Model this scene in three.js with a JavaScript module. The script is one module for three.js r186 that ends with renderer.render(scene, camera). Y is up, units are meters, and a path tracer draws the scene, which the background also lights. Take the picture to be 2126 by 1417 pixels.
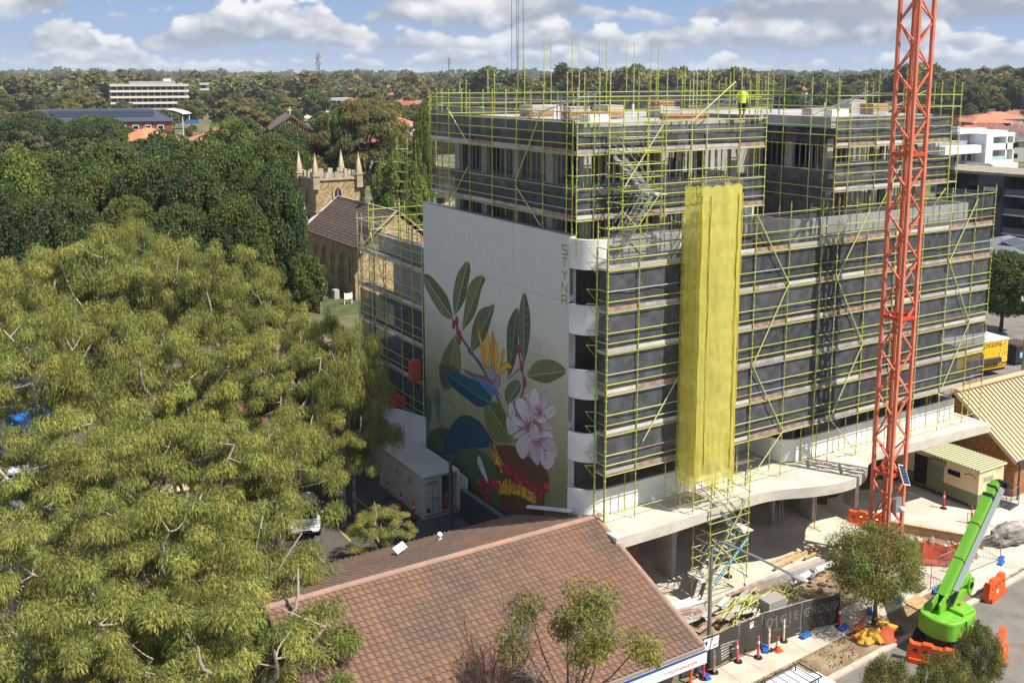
import * as THREE from 'three';
import { mergeGeometries } from 'three/addons/utils/BufferGeometryUtils.js';

// ---------------------------------------------------------------- camera, sky, sun, exposure
const scene = new THREE.Scene();
const EYE = new THREE.Vector3(-28.03, 27, 36.98), FOC = 2105, CX = 1063, CY = 498, YAW = 31.64 * Math.PI / 180, PITCH = Math.atan2(333, 2105);
const camera = new THREE.PerspectiveCamera(2 * Math.atan(919 / FOC) * 180 / Math.PI, 2126 / 1838, 0.5, 12000);
camera.rotation.set(-PITCH, -YAW, 0, 'YXZ');
camera.position.copy(EYE);
camera.setViewOffset(2126, 1838, 0, 421, 2126, 1417);
camera.updateMatrixWorld();
const renderer = new THREE.WebGLRenderer({ antialias: true });
renderer.toneMapping = THREE.LinearToneMapping;
renderer.toneMappingExposure = 1.52;
renderer.shadowMap.enabled = true;

function rngOf(seed) { let a = seed >>> 0; return () => { a = (a + 0x6D2B79F5) | 0; let t = Math.imul(a ^ (a >>> 15), 1 | a); t = (t + Math.imul(t ^ (t >>> 7), 61 | t)) ^ t; return ((t ^ (t >>> 14)) >>> 0) / 4294967296; }; }
const clamp = (x, a = 0, b = 1) => Math.min(b, Math.max(a, x));
const sstep = (a, b, x) => { const t = clamp((x - a) / (b - a)); return t * t * (3 - 2 * t); };
const lerp = (a, b, t) => a + (b - a) * t;
// value noise in 3D
const PERM = new Uint8Array(512); { const r = rngOf(77), p = [...Array(256).keys()]; for (let i = 255; i > 0; i--) { const j = Math.floor(r() * (i + 1)); [p[i], p[j]] = [p[j], p[i]]; } for (let i = 0; i < 512; i++) PERM[i] = p[i & 255]; }
const GV = new Float32Array(256); { const r = rngOf(5); for (let i = 0; i < 256; i++) GV[i] = r(); }
function vn3(x, y, z) {
  const xi = Math.floor(x), yi = Math.floor(y), zi = Math.floor(z); let u = x - xi, v = y - yi, w = z - zi;
  u = u * u * (3 - 2 * u); v = v * v * (3 - 2 * v); w = w * w * (3 - 2 * w);
  const X = xi & 255, Y = yi & 255, Z = zi & 255;
  const A = PERM[X] + Y, B = PERM[X + 1 & 255] + Y, AA = PERM[A & 255] + Z, AB = PERM[A + 1 & 255] + Z, BA = PERM[B & 255] + Z, BB = PERM[B + 1 & 255] + Z;
  const g = (i) => GV[PERM[i & 255]];
  const x00 = lerp(g(AA), g(BA), u), x10 = lerp(g(AB), g(BB), u), x01 = lerp(g(AA + 1), g(BA + 1), u), x11 = lerp(g(AB + 1), g(BB + 1), u);
  return lerp(lerp(x00, x10, v), lerp(x01, x11, v), w);
}
function fbm(x, y, z, o) { let s = 0, a = 0.5, n = 0; for (let i = 0; i < o; i++) { s += a * vn3(x, y, z); n += a; a *= 0.52; x = x * 2.03 + 11.3; y = y * 2.03 + 5.1; z = z * 2.03 + 7.7; } return s / n; }

const SUN = new THREE.Vector3(0.6, 1.6, 1.0).normalize();
{ // sky: blue air with ranks of flat-based cumulus all round, computed
  const W = 4096, H = 2048, data = new Float32Array(W * H * 4);
  const rows = [[0.3, 0.9, 7.5, .53], [0.9, 1.5, 5, .48], [1.8, 2.6, 3.4, .48], [3.3, 4.0, 2.4, .485], [5.6, 5.4, 1.8, .48], [9.2, 7, 1.5, .47], [14, 10, 1.1, .47], [21, 14, .9, .47], [31, 18, .8, .47], [44, 24, .7, .47], [62, 26, .7, .48]];
  for (let j = 0; j < H; j++) {
    const el = (j + 0.5) / H * 180 - 90, e = Math.max(el, -1);
    const k = sstep(0, 1, Math.pow(clamp(e / 60), 0.55));
    const low = Math.exp(-Math.max(e, 0) / 2.6), mid = Math.exp(-Math.max(e, 0) / 16);
    let ar = lerp(0.145, 0.195, mid), ag = lerp(0.25, 0.30, mid), ab = lerp(0.48, 0.48, mid);
    ar = lerp(ar, 0.35, low); ag = lerp(ag, 0.40, low); ab = lerp(ab, 0.475, low);
    const active = rows.map((r, i) => [i, ...r]).filter(([, b, h]) => el > b - 0.6 - h * .1 && el < b + h * 1.15);
    for (let i = 0; i < W; i++) {
      const o4 = (j * W + i) * 4; let r = ar, g = ag, b = ab;
      if (el > -0.5 && el < 86 && active.length) {
        const az = (i + 0.5) / W * Math.PI * 2, ca = Math.cos(az), sa = Math.sin(az);
        for (let q = active.length - 1; q >= 0; q--) { // far (low) ranks first
          const [id, base, hgt, fr, thr] = active[active.length - 1 - q];
          const R = fr * 2.6, sd = id * 17.3;
          const n1 = fbm(ca * R + sd, sa * R + sd, id * 3.1, 3);
          const top = sstep(thr - 0.17, thr + 0.24, n1) * hgt; // height of the heap at this azimuth
          const bs = base + (fbm(ca * R * 2 + 3, sa * R * 2, id, 2) - .5) * hgt * .28;
          const rel = (el - bs) / hgt;
          if (rel < -0.25 || rel > 1.2) continue;
          const oct = el < 16 ? 6 : 4;
          const det = fbm(ca * R * 5 + sd, sa * R * 5 - sd, rel * 3.6 + id * 9.2, oct);
          const edge = top / hgt - rel + (det - 0.5) * 0.95;
          let a = sstep(0.03, 0.12, edge) * sstep(-0.13, 0.03, rel + (det - .5) * .22);
          if (a <= 0) continue;
          const lum = clamp(0.34 + rel * 1.25 + (det - 0.5) * 2.7 - edge * 0.30 + (n1 - thr) * -0.5);
          const fade = Math.exp(-Math.max(el, .1) / 1.1) * 0.66;
          let cr = lerp(0.25, 0.66, lum), cg = lerp(0.28, 0.655, lum), cb = lerp(0.34, 0.655, lum);
          cr = lerp(cr, 0.37, fade); cg = lerp(cg, 0.415, fade); cb = lerp(cb, 0.485, fade);
          a *= 0.95 - fade * 0.35;
          r = lerp(r, cr, a); g = lerp(g, cg, a); b = lerp(b, cb, a);
        }
      }
      if (el < 0) { const t = sstep(0, -6, el); r = lerp(r, 0.16, t); g = lerp(g, 0.17, t); b = lerp(b, 0.15, t); }
      data[o4] = r; data[o4 + 1] = g; data[o4 + 2] = b; data[o4 + 3] = 1;
    }
  }
  const sky = new THREE.DataTexture(data, W, H, THREE.RGBAFormat, THREE.FloatType);
  sky.mapping = THREE.EquirectangularReflectionMapping; sky.magFilter = THREE.LinearFilter; sky.minFilter = THREE.LinearFilter; sky.colorSpace = THREE.LinearSRGBColorSpace; sky.needsUpdate = true;
  scene.background = sky; scene.environment = sky;
}
const sun = new THREE.DirectionalLight(new THREE.Color().setRGB(1, 0.945, 0.84), 5);
sun.name = 'sun'; sun.position.copy(SUN).multiplyScalar(300).add(new THREE.Vector3(10, 0, -20)); sun.target.position.set(10, 0, -20);
sun.castShadow = true; sun.shadow.mapSize.set(4096, 4096); sun.shadow.radius = 1;
Object.assign(sun.shadow.camera, { left: -130, right: 130, top: 130, bottom: -130, near: 1, far: 700 });
scene.add(sun, sun.target);

// ---------------------------------------------------------------- pixel of the photograph -> point on a plane of the place
const VF = new THREE.Vector3(Math.sin(YAW) * Math.cos(PITCH), -Math.sin(PITCH), -Math.cos(YAW) * Math.cos(PITCH)), VR = new THREE.Vector3(Math.cos(YAW), 0, Math.sin(YAW)), VU = new THREE.Vector3().crossVectors(VR, VF);
const rayOf = (px, py) => VF.clone().multiplyScalar(FOC).addScaledVector(VR, px - CX).addScaledVector(VU, CY - py).normalize();
function onPlane(px, py, axis, v) { const r = rayOf(px, py); return EYE.clone().addScaledVector(r, (v - EYE[axis]) / r[axis]); }
function bearing(px, dist) { const r = rayOf(px, 165); r.y = 0; r.normalize(); return [EYE.x + r.x * dist, EYE.z + r.z * dist]; } // ground position at a distance
// ---------------------------------------------------------------- helpers
const V = (x, y, z) => new THREE.Vector3(x, y, z);
const names = new Map();
function numbered(n) { const k = names.get(n) || 0; names.set(n, k + 1); return k ? `${n}_${String(k).padStart(3, '0')}` : n; }
function tag(o, label, category, group, kind) { o.userData = { label, category }; if (group) o.userData.group = group; if (kind) o.userData.kind = kind; return o; }
function thing(name, label, category, [x, y, z] = [0, 0, 0], turn = 0, group) { const o = new THREE.Group(); o.name = numbered(name); o.position.set(x, y, z); o.rotation.y = turn; tag(o, label, category, group); scene.add(o); return o; }
function mesh(name, geo, m, parent) { const o = new THREE.Mesh(geo, m); o.name = parent ? name : numbered(name); o.castShadow = o.receiveShadow = true; (parent || scene).add(o); return o; }
function structure(name, geo, m) { const o = mesh(name, geo, m); o.userData = { kind: 'structure' }; return o; }
function copyOf(src, label) { const o = src.clone(); o.name = numbered(src.name.replace(/_\d{3}$/, '')); o.userData = { ...src.userData }; if (label) o.userData.label = label; scene.add(o); return o; }
const C3 = (c) => (Array.isArray(c) ? new THREE.Color().setRGB(...c) : new THREE.Color(c));
const M = (c, rough = 0.85, o = {}) => new THREE.MeshStandardMaterial({ color: C3(c), roughness: rough, ...o });
const UNIT = new THREE.BoxGeometry(1, 1, 1), CYL = new THREE.CylinderGeometry(1, 1, 1, 8), CYL5 = new THREE.CylinderGeometry(1, 1, 1, 6);
function metreUV(g) { const p = g.attributes.position, n = g.attributes.normal, uv = new Float32Array(p.count * 2); for (let i = 0; i < p.count; i++) { const ax = Math.abs(n.getX(i)), ay = Math.abs(n.getY(i)), az = Math.abs(n.getZ(i)); let u, v; if (ay >= ax && ay >= az) { u = p.getX(i); v = p.getZ(i); } else if (ax >= az) { u = p.getZ(i); v = p.getY(i); } else { u = p.getX(i); v = p.getY(i); } uv[i * 2] = u; uv[i * 2 + 1] = v; } g.setAttribute('uv', new THREE.BufferAttribute(uv, 2)); return g; }
const boxG = (w, h, d) => metreUV(new THREE.BoxGeometry(w, h, d));
// box given by its limits
function boxAt(x0, x1, y0, y1, z0, z1) { const g = new THREE.BoxGeometry(x1 - x0, y1 - y0, z1 - z0); g.translate((x0 + x1) / 2, (y0 + y1) / 2, (z0 + z1) / 2); return metreUV(g); }
function ubox(name, m, parent, c, s, turn = 0) { const o = mesh(name, UNIT, m, parent); o.position.set(...c); o.scale.set(...s); o.rotation.y = turn; return o; }
const UPV = V(0, 1, 0);
function tube(name, m, parent, a, b, r, geo = CYL) { const o = mesh(name, geo, m, parent), d = b.clone().sub(a), l = d.length(); o.position.copy(a).add(b).multiplyScalar(0.5); o.quaternion.setFromUnitVectors(UPV, d.divideScalar(l)); o.scale.set(r, l, r); return o; }
function bar(name, m, parent, a, b, w, h) { const o = mesh(name, UNIT, m, parent), d = b.clone().sub(a), l = d.length(); o.position.copy(a).add(b).multiplyScalar(0.5); const q = new THREE.Matrix4().lookAt(b, a, Math.abs(d.y) > .99 * l ? V(0, 0, 1) : UPV); o.quaternion.setFromRotationMatrix(q); o.scale.set(w, h, l); return o; }
function tubeGeo(a, b, r0, r1 = r0, n = 6) { const d = b.clone().sub(a), l = d.length(), g = new THREE.CylinderGeometry(r1, r0, l, n, 1, true); g.translate(0, l / 2, 0); g.applyQuaternion(new THREE.Quaternion().setFromUnitVectors(UPV, d.divideScalar(l))); g.translate(a.x, a.y, a.z); return g; }
function barGeo(a, b, w, h) { const d = b.clone().sub(a), l = d.length(), g = new THREE.BoxGeometry(w, h, l); g.applyMatrix4(new THREE.Matrix4().lookAt(b, a, Math.abs(d.y) > .99 * l ? V(0, 0, 1) : UPV)); g.translate((a.x + b.x) / 2, (a.y + b.y) / 2, (a.z + b.z) / 2); return g; }
// plan outline [x, z] raised from y0 to y1
function plan(pts, y0, y1) { const s = new THREE.Shape(pts.map(([x, z]) => new THREE.Vector2(x, -z))); const g = new THREE.ExtrudeGeometry(s, { depth: y1 - y0, bevelEnabled: false }); g.rotateX(-Math.PI / 2); g.translate(0, y0, 0); return metreUV(g); }
function arcPts(cx, cz, r, a0, a1, n = 8) { const o = []; for (let i = 0; i <= n; i++) { const a = a0 + (a1 - a0) * i / n; o.push([cx + Math.cos(a) * r, cz + Math.sin(a) * r]); } return o; }
// a wall of thickness t along a plan path (t to the right-hand side of travel)
function wallAlong(pts, y0, y1, t) { const off = pts.map((p, i) => { const a = pts[Math.max(0, i - 1)], b = pts[Math.min(pts.length - 1, i + 1)]; let dx = b[0] - a[0], dz = b[1] - a[1]; const l = Math.hypot(dx, dz); return [p[0] - dz / l * -t, p[1] + dx / l * -t]; }); return plan([...pts, ...off.reverse()], y0, y1); }
// tileable noise texture between colours; sRGB
const texCache = new Map();
function tileNoise(x, y, per, seed) { const xi = Math.floor(x), yi = Math.floor(y); let u = x - xi, v = y - yi; u = u * u * (3 - 2 * u); v = v * v * (3 - 2 * v); const h = (a, b) => GV[PERM[(PERM[((a % per) + per) % per & 255] + ((b % per) + per) % per + seed) & 255]]; return lerp(lerp(h(xi, yi), h(xi + 1, yi), u), lerp(h(xi, yi + 1), h(xi + 1, yi + 1), u), v); }
function noiseData(size, f0, oct, seed, sx = 1) { const a = new Float32Array(size * size); for (let j = 0; j < size; j++) for (let i = 0; i < size; i++) { let s = 0, w = .5, n = 0, f = f0; for (let o = 0; o < oct; o++) { s += w * tileNoise(i / size * f * sx, j / size * f, f * (sx > 1 ? sx : 1), seed + o * 13); n += w; w *= .6; f *= 2; } a[j * size + i] = s / n; } return a; }
function texOf(size, fill, repeat = 1, srgb = true) { const d = new Uint8Array(size * size * 4); fill(d); const t = new THREE.DataTexture(d, size, size); t.wrapS = t.wrapT = THREE.RepeatWrapping; t.magFilter = THREE.LinearFilter; t.minFilter = THREE.LinearMipmapLinearFilter; t.generateMipmaps = true; if (srgb) t.colorSpace = THREE.SRGBColorSpace; t.repeat.set(1 / repeat, 1 / repeat); t.needsUpdate = true; return t; }
function mottled(c0, c1, metres, { size = 256, f = 4, oct = 6, seed = 1, gain = 1.6, specks = 0, speck = [40, 38, 34] } = {}) {
  const n = noiseData(size, f, oct, seed), n2 = noiseData(size, f * 8, 3, seed + 50), a = new THREE.Color(c0).getHex(), b = new THREE.Color(c1).getHex(), r = rngOf(seed);
  const ca = [a >> 16, a >> 8 & 255, a & 255], cb = [b >> 16, b >> 8 & 255, b & 255];
  return texOf(size, (d) => { for (let i = 0; i < size * size; i++) { const t = clamp(.5 + (n[i] - .5) * gain * 1.5 + (n2[i] - .5) * .5), sp = r() < specks; for (let k = 0; k < 3; k++) d[i * 4 + k] = sp ? speck[k] : ca[k] + (cb[k] - ca[k]) * t; d[i * 4 + 3] = 255; } }, metres);
}
function bumpTex(metres, f = 8, oct = 5, seed = 9) { const size = 256, n = noiseData(size, f, oct, seed); return texOf(size, (d) => { for (let i = 0; i < size * size; i++) { d[i * 4] = d[i * 4 + 1] = d[i * 4 + 2] = clamp(n[i]) * 255; d[i * 4 + 3] = 255; } }, metres, false); }
function canvasTex(w, h, draw) { const c = document.createElement('canvas'); c.width = w; c.height = h; draw(c.getContext('2d'), w, h); const t = new THREE.CanvasTexture(c); t.colorSpace = THREE.SRGBColorSpace; t.magFilter = THREE.LinearFilter; return t; }
const BUMP = bumpTex(2.2), BUMPF = bumpTex(.6, 8, 4, 21);
const mapped = (t, rough = .9, o = {}) => new THREE.MeshStandardMaterial({ map: t, roughness: rough, ...o });
// a rough heap outline: jittered low-poly stone
function stoneGeo(rr, sx, sy, sz) { const g = new THREE.IcosahedronGeometry(1, 0), p = g.attributes.position, k = new Map(); for (let i = 0; i < p.count; i++) { const key = [p.getX(i), p.getY(i), p.getZ(i)].map((v) => v.toFixed(2)).join(); if (!k.has(key)) k.set(key, .65 + rr() * .5); const s = k.get(key); p.setXYZ(i, p.getX(i) * sx * s, p.getY(i) * sy * s, p.getZ(i) * sz * s); } g.computeVertexNormals(); return g; }

// shared materials
const MT = {
  concrete: mapped(mottled('#8e8983', '#b3aea6', 5, { seed: 3, gain: 1.2, specks: .01, speck: [96, 92, 86] }), .92, { bumpMap: BUMP, bumpScale: .006 }),
  slab: mapped(mottled('#b3ab9d', '#cfc7b8', 6, { seed: 4, gain: 1.5, specks: .008, speck: [120, 112, 100] }), .93, { bumpMap: BUMP, bumpScale: .005 }),
  white: mapped(mottled('#cfcec9', '#e9e9e7', 5, { seed: 6, gain: 1.5, size: 512, oct: 7 }), .6),
  render: mapped(mottled('#b9b8b3', '#cfcecb', 4, { seed: 8, gain: .8 }), .85),
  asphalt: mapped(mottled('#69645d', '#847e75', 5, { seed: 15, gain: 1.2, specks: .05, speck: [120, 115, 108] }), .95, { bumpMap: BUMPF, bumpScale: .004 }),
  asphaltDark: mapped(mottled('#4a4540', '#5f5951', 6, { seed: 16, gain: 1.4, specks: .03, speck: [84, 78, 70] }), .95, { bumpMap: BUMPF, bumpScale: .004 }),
  footpath: mapped(mottled('#b0a493', '#cbbfad', 4, { seed: 17, gain: 1.3, specks: .01, speck: [130, 120, 104] }), .94, { bumpMap: BUMPF, bumpScale: .003 }),
  dirt: mapped(mottled('#7d6a52', '#a08b6d', 3, { seed: 18, gain: 1.9, specks: .05, speck: [70, 60, 44] }), 1, { bumpMap: BUMPF, bumpScale: .02 }),
  galv: M('#a3a7a8', .45, { metalness: .7 }), steel: M('#7d7f80', .5, { metalness: .6 }), black: M('#17181a', .6), darkgrey: M('#34363a', .7), dark: M('#22252b', .8),
  stud: M('#9aa3a8', .4, { metalness: .75 }), timber: mapped(mottled('#a3835a', '#c7a678', .8, { seed: 31, f: 4 }), .8), ply: mapped(mottled('#9b6b4a', '#b98a62', 1, { seed: 32 }), .85),
  orange: M('#d9531e', .45), red: M('#c22a2c', .5), pink: M('#d0596a', .5), blue: M('#2c5fb0', .5), whiteP: M('#dfdfdb', .5), yellow: M('#d9a92b', .5), glass: new THREE.MeshStandardMaterial({ color: C3('#11161c'), roughness: .08, metalness: .0 }), rubber: M('#1e1e1f', .9),
};
// ---------------------------------------------------------------- ground
const RISE = [[0, 0], [130, 0], [250, 2.6], [400, 5], [600, 7.5], [1000, 10], [1700, 15], [2600, 23], [4200, 32], [9000, 44]];
function T(x, z) {
  const r = Math.hypot(x - EYE.x, z - EYE.z); let k = 1; while (k < RISE.length - 1 && RISE[k][0] < r) k++;
  const [r0, h0] = RISE[k - 1], [r1, h1] = RISE[k], far = lerp(h0, h1, clamp((r - r0) / (r1 - r0)));
  const und = (fbm(x / 420 + 9, z / 420, 2.2, 3) - .5) * sstep(180, 900, r) * 12 * (1 + sstep(1200, 3000, r));
  return -0.2 + 1.8 * sstep(-5, -9, z) + far + und;
}
{
  const rs = [0]; while (rs[rs.length - 1] < 9000) { const r = rs[rs.length - 1]; rs.push(r < 110 ? r + 2 : r * 1.075); }
  const NA = 192, pos = [], idx = [], uv = [];
  rs.forEach((r, i) => { for (let k = 0; k <= NA; k++) { const a = k / NA * Math.PI * 2, x = EYE.x + Math.cos(a) * r, z = EYE.z + Math.sin(a) * r; pos.push(x, T(x, z), z); uv.push(x, z); if (i && k) { const q = i * (NA + 1) + k; idx.push(q - NA - 2, q - 1, q - NA - 1, q - NA - 1, q - 1, q); } } });
  const g = new THREE.BufferGeometry(); g.setAttribute('position', new THREE.Float32BufferAttribute(pos, 3)); g.setAttribute('uv', new THREE.Float32BufferAttribute(uv, 2)); g.setIndex(idx.map((_, i) => idx[i - i % 3 + [0, 2, 1][i % 3]])); g.computeVertexNormals();
  if (g.attributes.normal.getY(500) < 0) { g.setIndex(idx); g.computeVertexNormals(); }
  structure('ground', g, mapped(mottled('#4d4f2c', '#79704c', 23, { seed: 41, size: 512, f: 4, oct: 7, gain: 1.7, specks: .02, speck: [60, 62, 36] }), 1));
}
const kz = (x, z0) => z0 - .07 * x; // lines along the street
const strip = (x0, x1, za, zb, y0, y1) => plan([[x0, kz(x0, zb)], [x1, kz(x1, zb)], [x1, kz(x1, za)], [x0, kz(x0, za)]], y0, y1);
structure('road', strip(-60, 120, 8.75, 22, -.4, -.13), MT.asphalt);
{ const k = new THREE.Group(); k.name = 'kerb'; k.userData = { kind: 'structure' }; scene.add(k); for (let x = -30; x < 60; x += 2.4) mesh('kerb_stone', strip(x, x + 2.39, 8.62, 8.9, -.38, .006 + .008 * Math.sin(x * 7)), MT.footpath, k); }
structure('verge', strip(-60, 80, 6.95, 8.615, -.38, -.012), MT.dirt);
{ const k = new THREE.Group(); k.name = 'footpath'; k.userData = { kind: 'structure' }; scene.add(k); const r = rngOf(8); for (let x = -30; x < 19; x += 1.5) mesh('paving_slab', strip(x, x + 1.485, 5.25, 6.93, -.38, .004 + r() * .012), MT.footpath, k); }
structure('site_ground', plan([[-1, 5.2], [19, 4.0], [19, .6], [-1, .6]], -.38, .02), MT.dirt);
structure('driveway', plan([[19.02, 7.1], [60, 4.2], [60, -9], [19.52, -9], [19.52, .58], [19.02, .58]], -.38, .05), MT.slab);
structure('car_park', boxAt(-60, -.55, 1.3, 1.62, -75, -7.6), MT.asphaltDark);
structure('yard', boxAt(-26, 8, 1.25, 1.606, -74, -40), MT.dirt);
structure('side_street', boxAt(44, 95, 1.3, 1.64, -60, -8), MT.asphalt);
for (const [x, z] of [[-5.2, -16], [-7.8, -15.5], [-10.4, -15], [-13, -14.5], [-15.6, -14.2]]) { const o = structure('parking_line', boxAt(-.05, .05, 0, .004, -2.5, 2.5), M('#b79a4a', .8)); o.position.set(x, 1.621, z); }
{ const r = rngOf(33), g = []; // ragged grass tufts on the verge
  for (let i = 0; i < 2600; i++) { const x = -2 + r() * 34, zz = kz(x, r() < .7 ? 7.6 + r() * .9 : 6.98 + r() * .4); if (fbm(x * .7, zz * .7, 1, 2) < .47) continue; const a = r() * 6.28, h = .05 + r() * .09, w = .03; const q = new THREE.BufferGeometry(); q.setAttribute('position', new THREE.Float32BufferAttribute([x - Math.cos(a) * w, -.012, zz - Math.sin(a) * w, x + Math.cos(a) * w, -.012, zz + Math.sin(a) * w, x + (r() - .5) * .1, h, zz + (r() - .5) * .1], 3)); g.push(q); }
  const o = mesh('verge_grass', mergeGeometries(g), M([.12, .13, .04], 1, { side: THREE.DoubleSide })); tag(o, 'thin tufts of dry grass on the dirt verge', 'grass', null, 'stuff'); }
scene.fog = new THREE.FogExp2(new THREE.Color().setRGB(.62, .70, .82), .00011);
// ---------------------------------------------------------------- the apartment building under construction
const FL = [5.7, 8.9, 12.1, 15.3, 18.5], R90 = Math.PI / 2, MURX = -.5;
const bld = thing('apartment_building', 'unfinished concrete apartment building with a painted botanical end wall', 'building');
// outline of the storeys: two rounded bays with a recess between them
const bayA = [[MURX + .01, -17.9], [MURX + .01, -2.43], ...arcPts(.83, -2.43, 1.33, Math.PI, Math.PI / 2, 22), [8.7, -1.1], ...arcPts(8.7, -2.4, 1.3, Math.PI / 2, 0, 22), [10, -4]];
const bayB = [[13.2, -4], [13.2, -2.4], ...arcPts(14.5, -2.4, 1.3, Math.PI, Math.PI / 2, 22), [28.5, -1.1], [28.5, -17.9]];
const outline = [...bayA, ...bayB];
const shrink = (pts, d) => pts.map(([x, z]) => [x + (x < 14 ? (x < 5 ? d : -d * (x > 8.7 ? 1 : 0)) : (x > 20 ? -d : d * (x < 14.5 ? 1 : 0))), z - d * (z > -3 ? 1 : 0)]);
FL.forEach((y, i) => {
  if (i) mesh('floor_slab', plan(shrink(outline, .12), y - .42, y), MT.concrete, bld);
  const top = i === 0 ? y + 1.3 : y + 1.0, bot = i === 0 ? y + .01 : y - .45;
  mesh('parapet', wallAlong(bayA.slice(1), bot, top, .18), i === 4 ? MT.white : MT.white, bld);
  mesh('parapet', wallAlong(bayB, bot, top, .18), MT.white, bld);
  mesh('recess_wall', boxAt(10.02, 13.18, y - .44, y + 2.76, -4.4, -4.0), MT.white, bld);
});
mesh('terrace_upstand', boxAt(1.4, 8.6, 18.6, 19.62, -1.36, -1.29), MT.concrete, bld);
// inner walls, piers and columns behind the balconies
for (let i = 0; i < 4; i++) {
  const y0 = FL[i] + .01, y1 = FL[i + 1] - .43;
  mesh('inner_wall', boxAt(1.2, 9.6, y0, y1, -5.2, -5.0), MT.concrete, bld); mesh('inner_wall', boxAt(13.6, 28.2, y0, y1, -5.2, -5.0), MT.concrete, bld);
  mesh('inner_wall', boxAt(9.5, 9.7, y0, y1, -5, -3.2), MT.concrete, bld); mesh('side_wall', boxAt(28.2, 28.4, y0, y1, -17.6, -2.2), MT.concrete, bld);
  for (const x of [3.4, 6.4, 15.2, 18.4, 21.6, 24.8, 27.6]) mesh('column', boxAt(x - .12, x + .12, y0, y1, -2.9, -2.2), MT.concrete, bld);
  mesh('end_pier', boxAt(MURX + .02, MURX + .24, y0, y1, -2.75, -2.44), MT.render, bld);
  for (const x of [5, 8.2, 16.8, 20, 23.2, 26.2]) { const d = mesh('sliding_door', boxAt(x - 1, x + 1, y0 + .02, y0 + 2.2, -4.995, -4.95), MT.glass, bld); mesh('frame', boxAt(x - .03, x + .03, y0 + .02, y0 + 2.2, -4.948, -4.9), MT.darkgrey, d); }
}
mesh('brick_pier', boxAt(16.3, 19.4, 5.72, 8.46, -2.7, -2.4), MT.concrete, bld);
// rear storeys left of the end wall (behind the rear scaffold)
for (let i = 0; i < 3; i++) { mesh('rear_slab', boxAt(.6, 14, FL[i + 1] - .3, FL[i + 1] + .05, -27.2, -18), MT.concrete, bld); mesh('rear_wall', boxAt(1.6, 1.85, FL[i], FL[i + 1] - .31, -27, -18.1), MT.concrete, bld); }
mesh('rear_parapet', wallAlong([[.6, -27.2], [.6, -20], ...arcPts(1.9, -20, 1.3, Math.PI, Math.PI * .5, 6)], 15.36, 16.4, .18), MT.white, bld);
mesh('rear_wall', boxAt(.7, .95, 1.2, 8.5, -27, -18.0), MT.render, bld);
// low white wall left of the end wall
mesh('low_wall', plan([[-3.4, -27], [MURX - .02, -18.3], [MURX - .02, -18.02], [-3.8, -27]], 1.3, 6.0), MT.white, bld);
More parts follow.
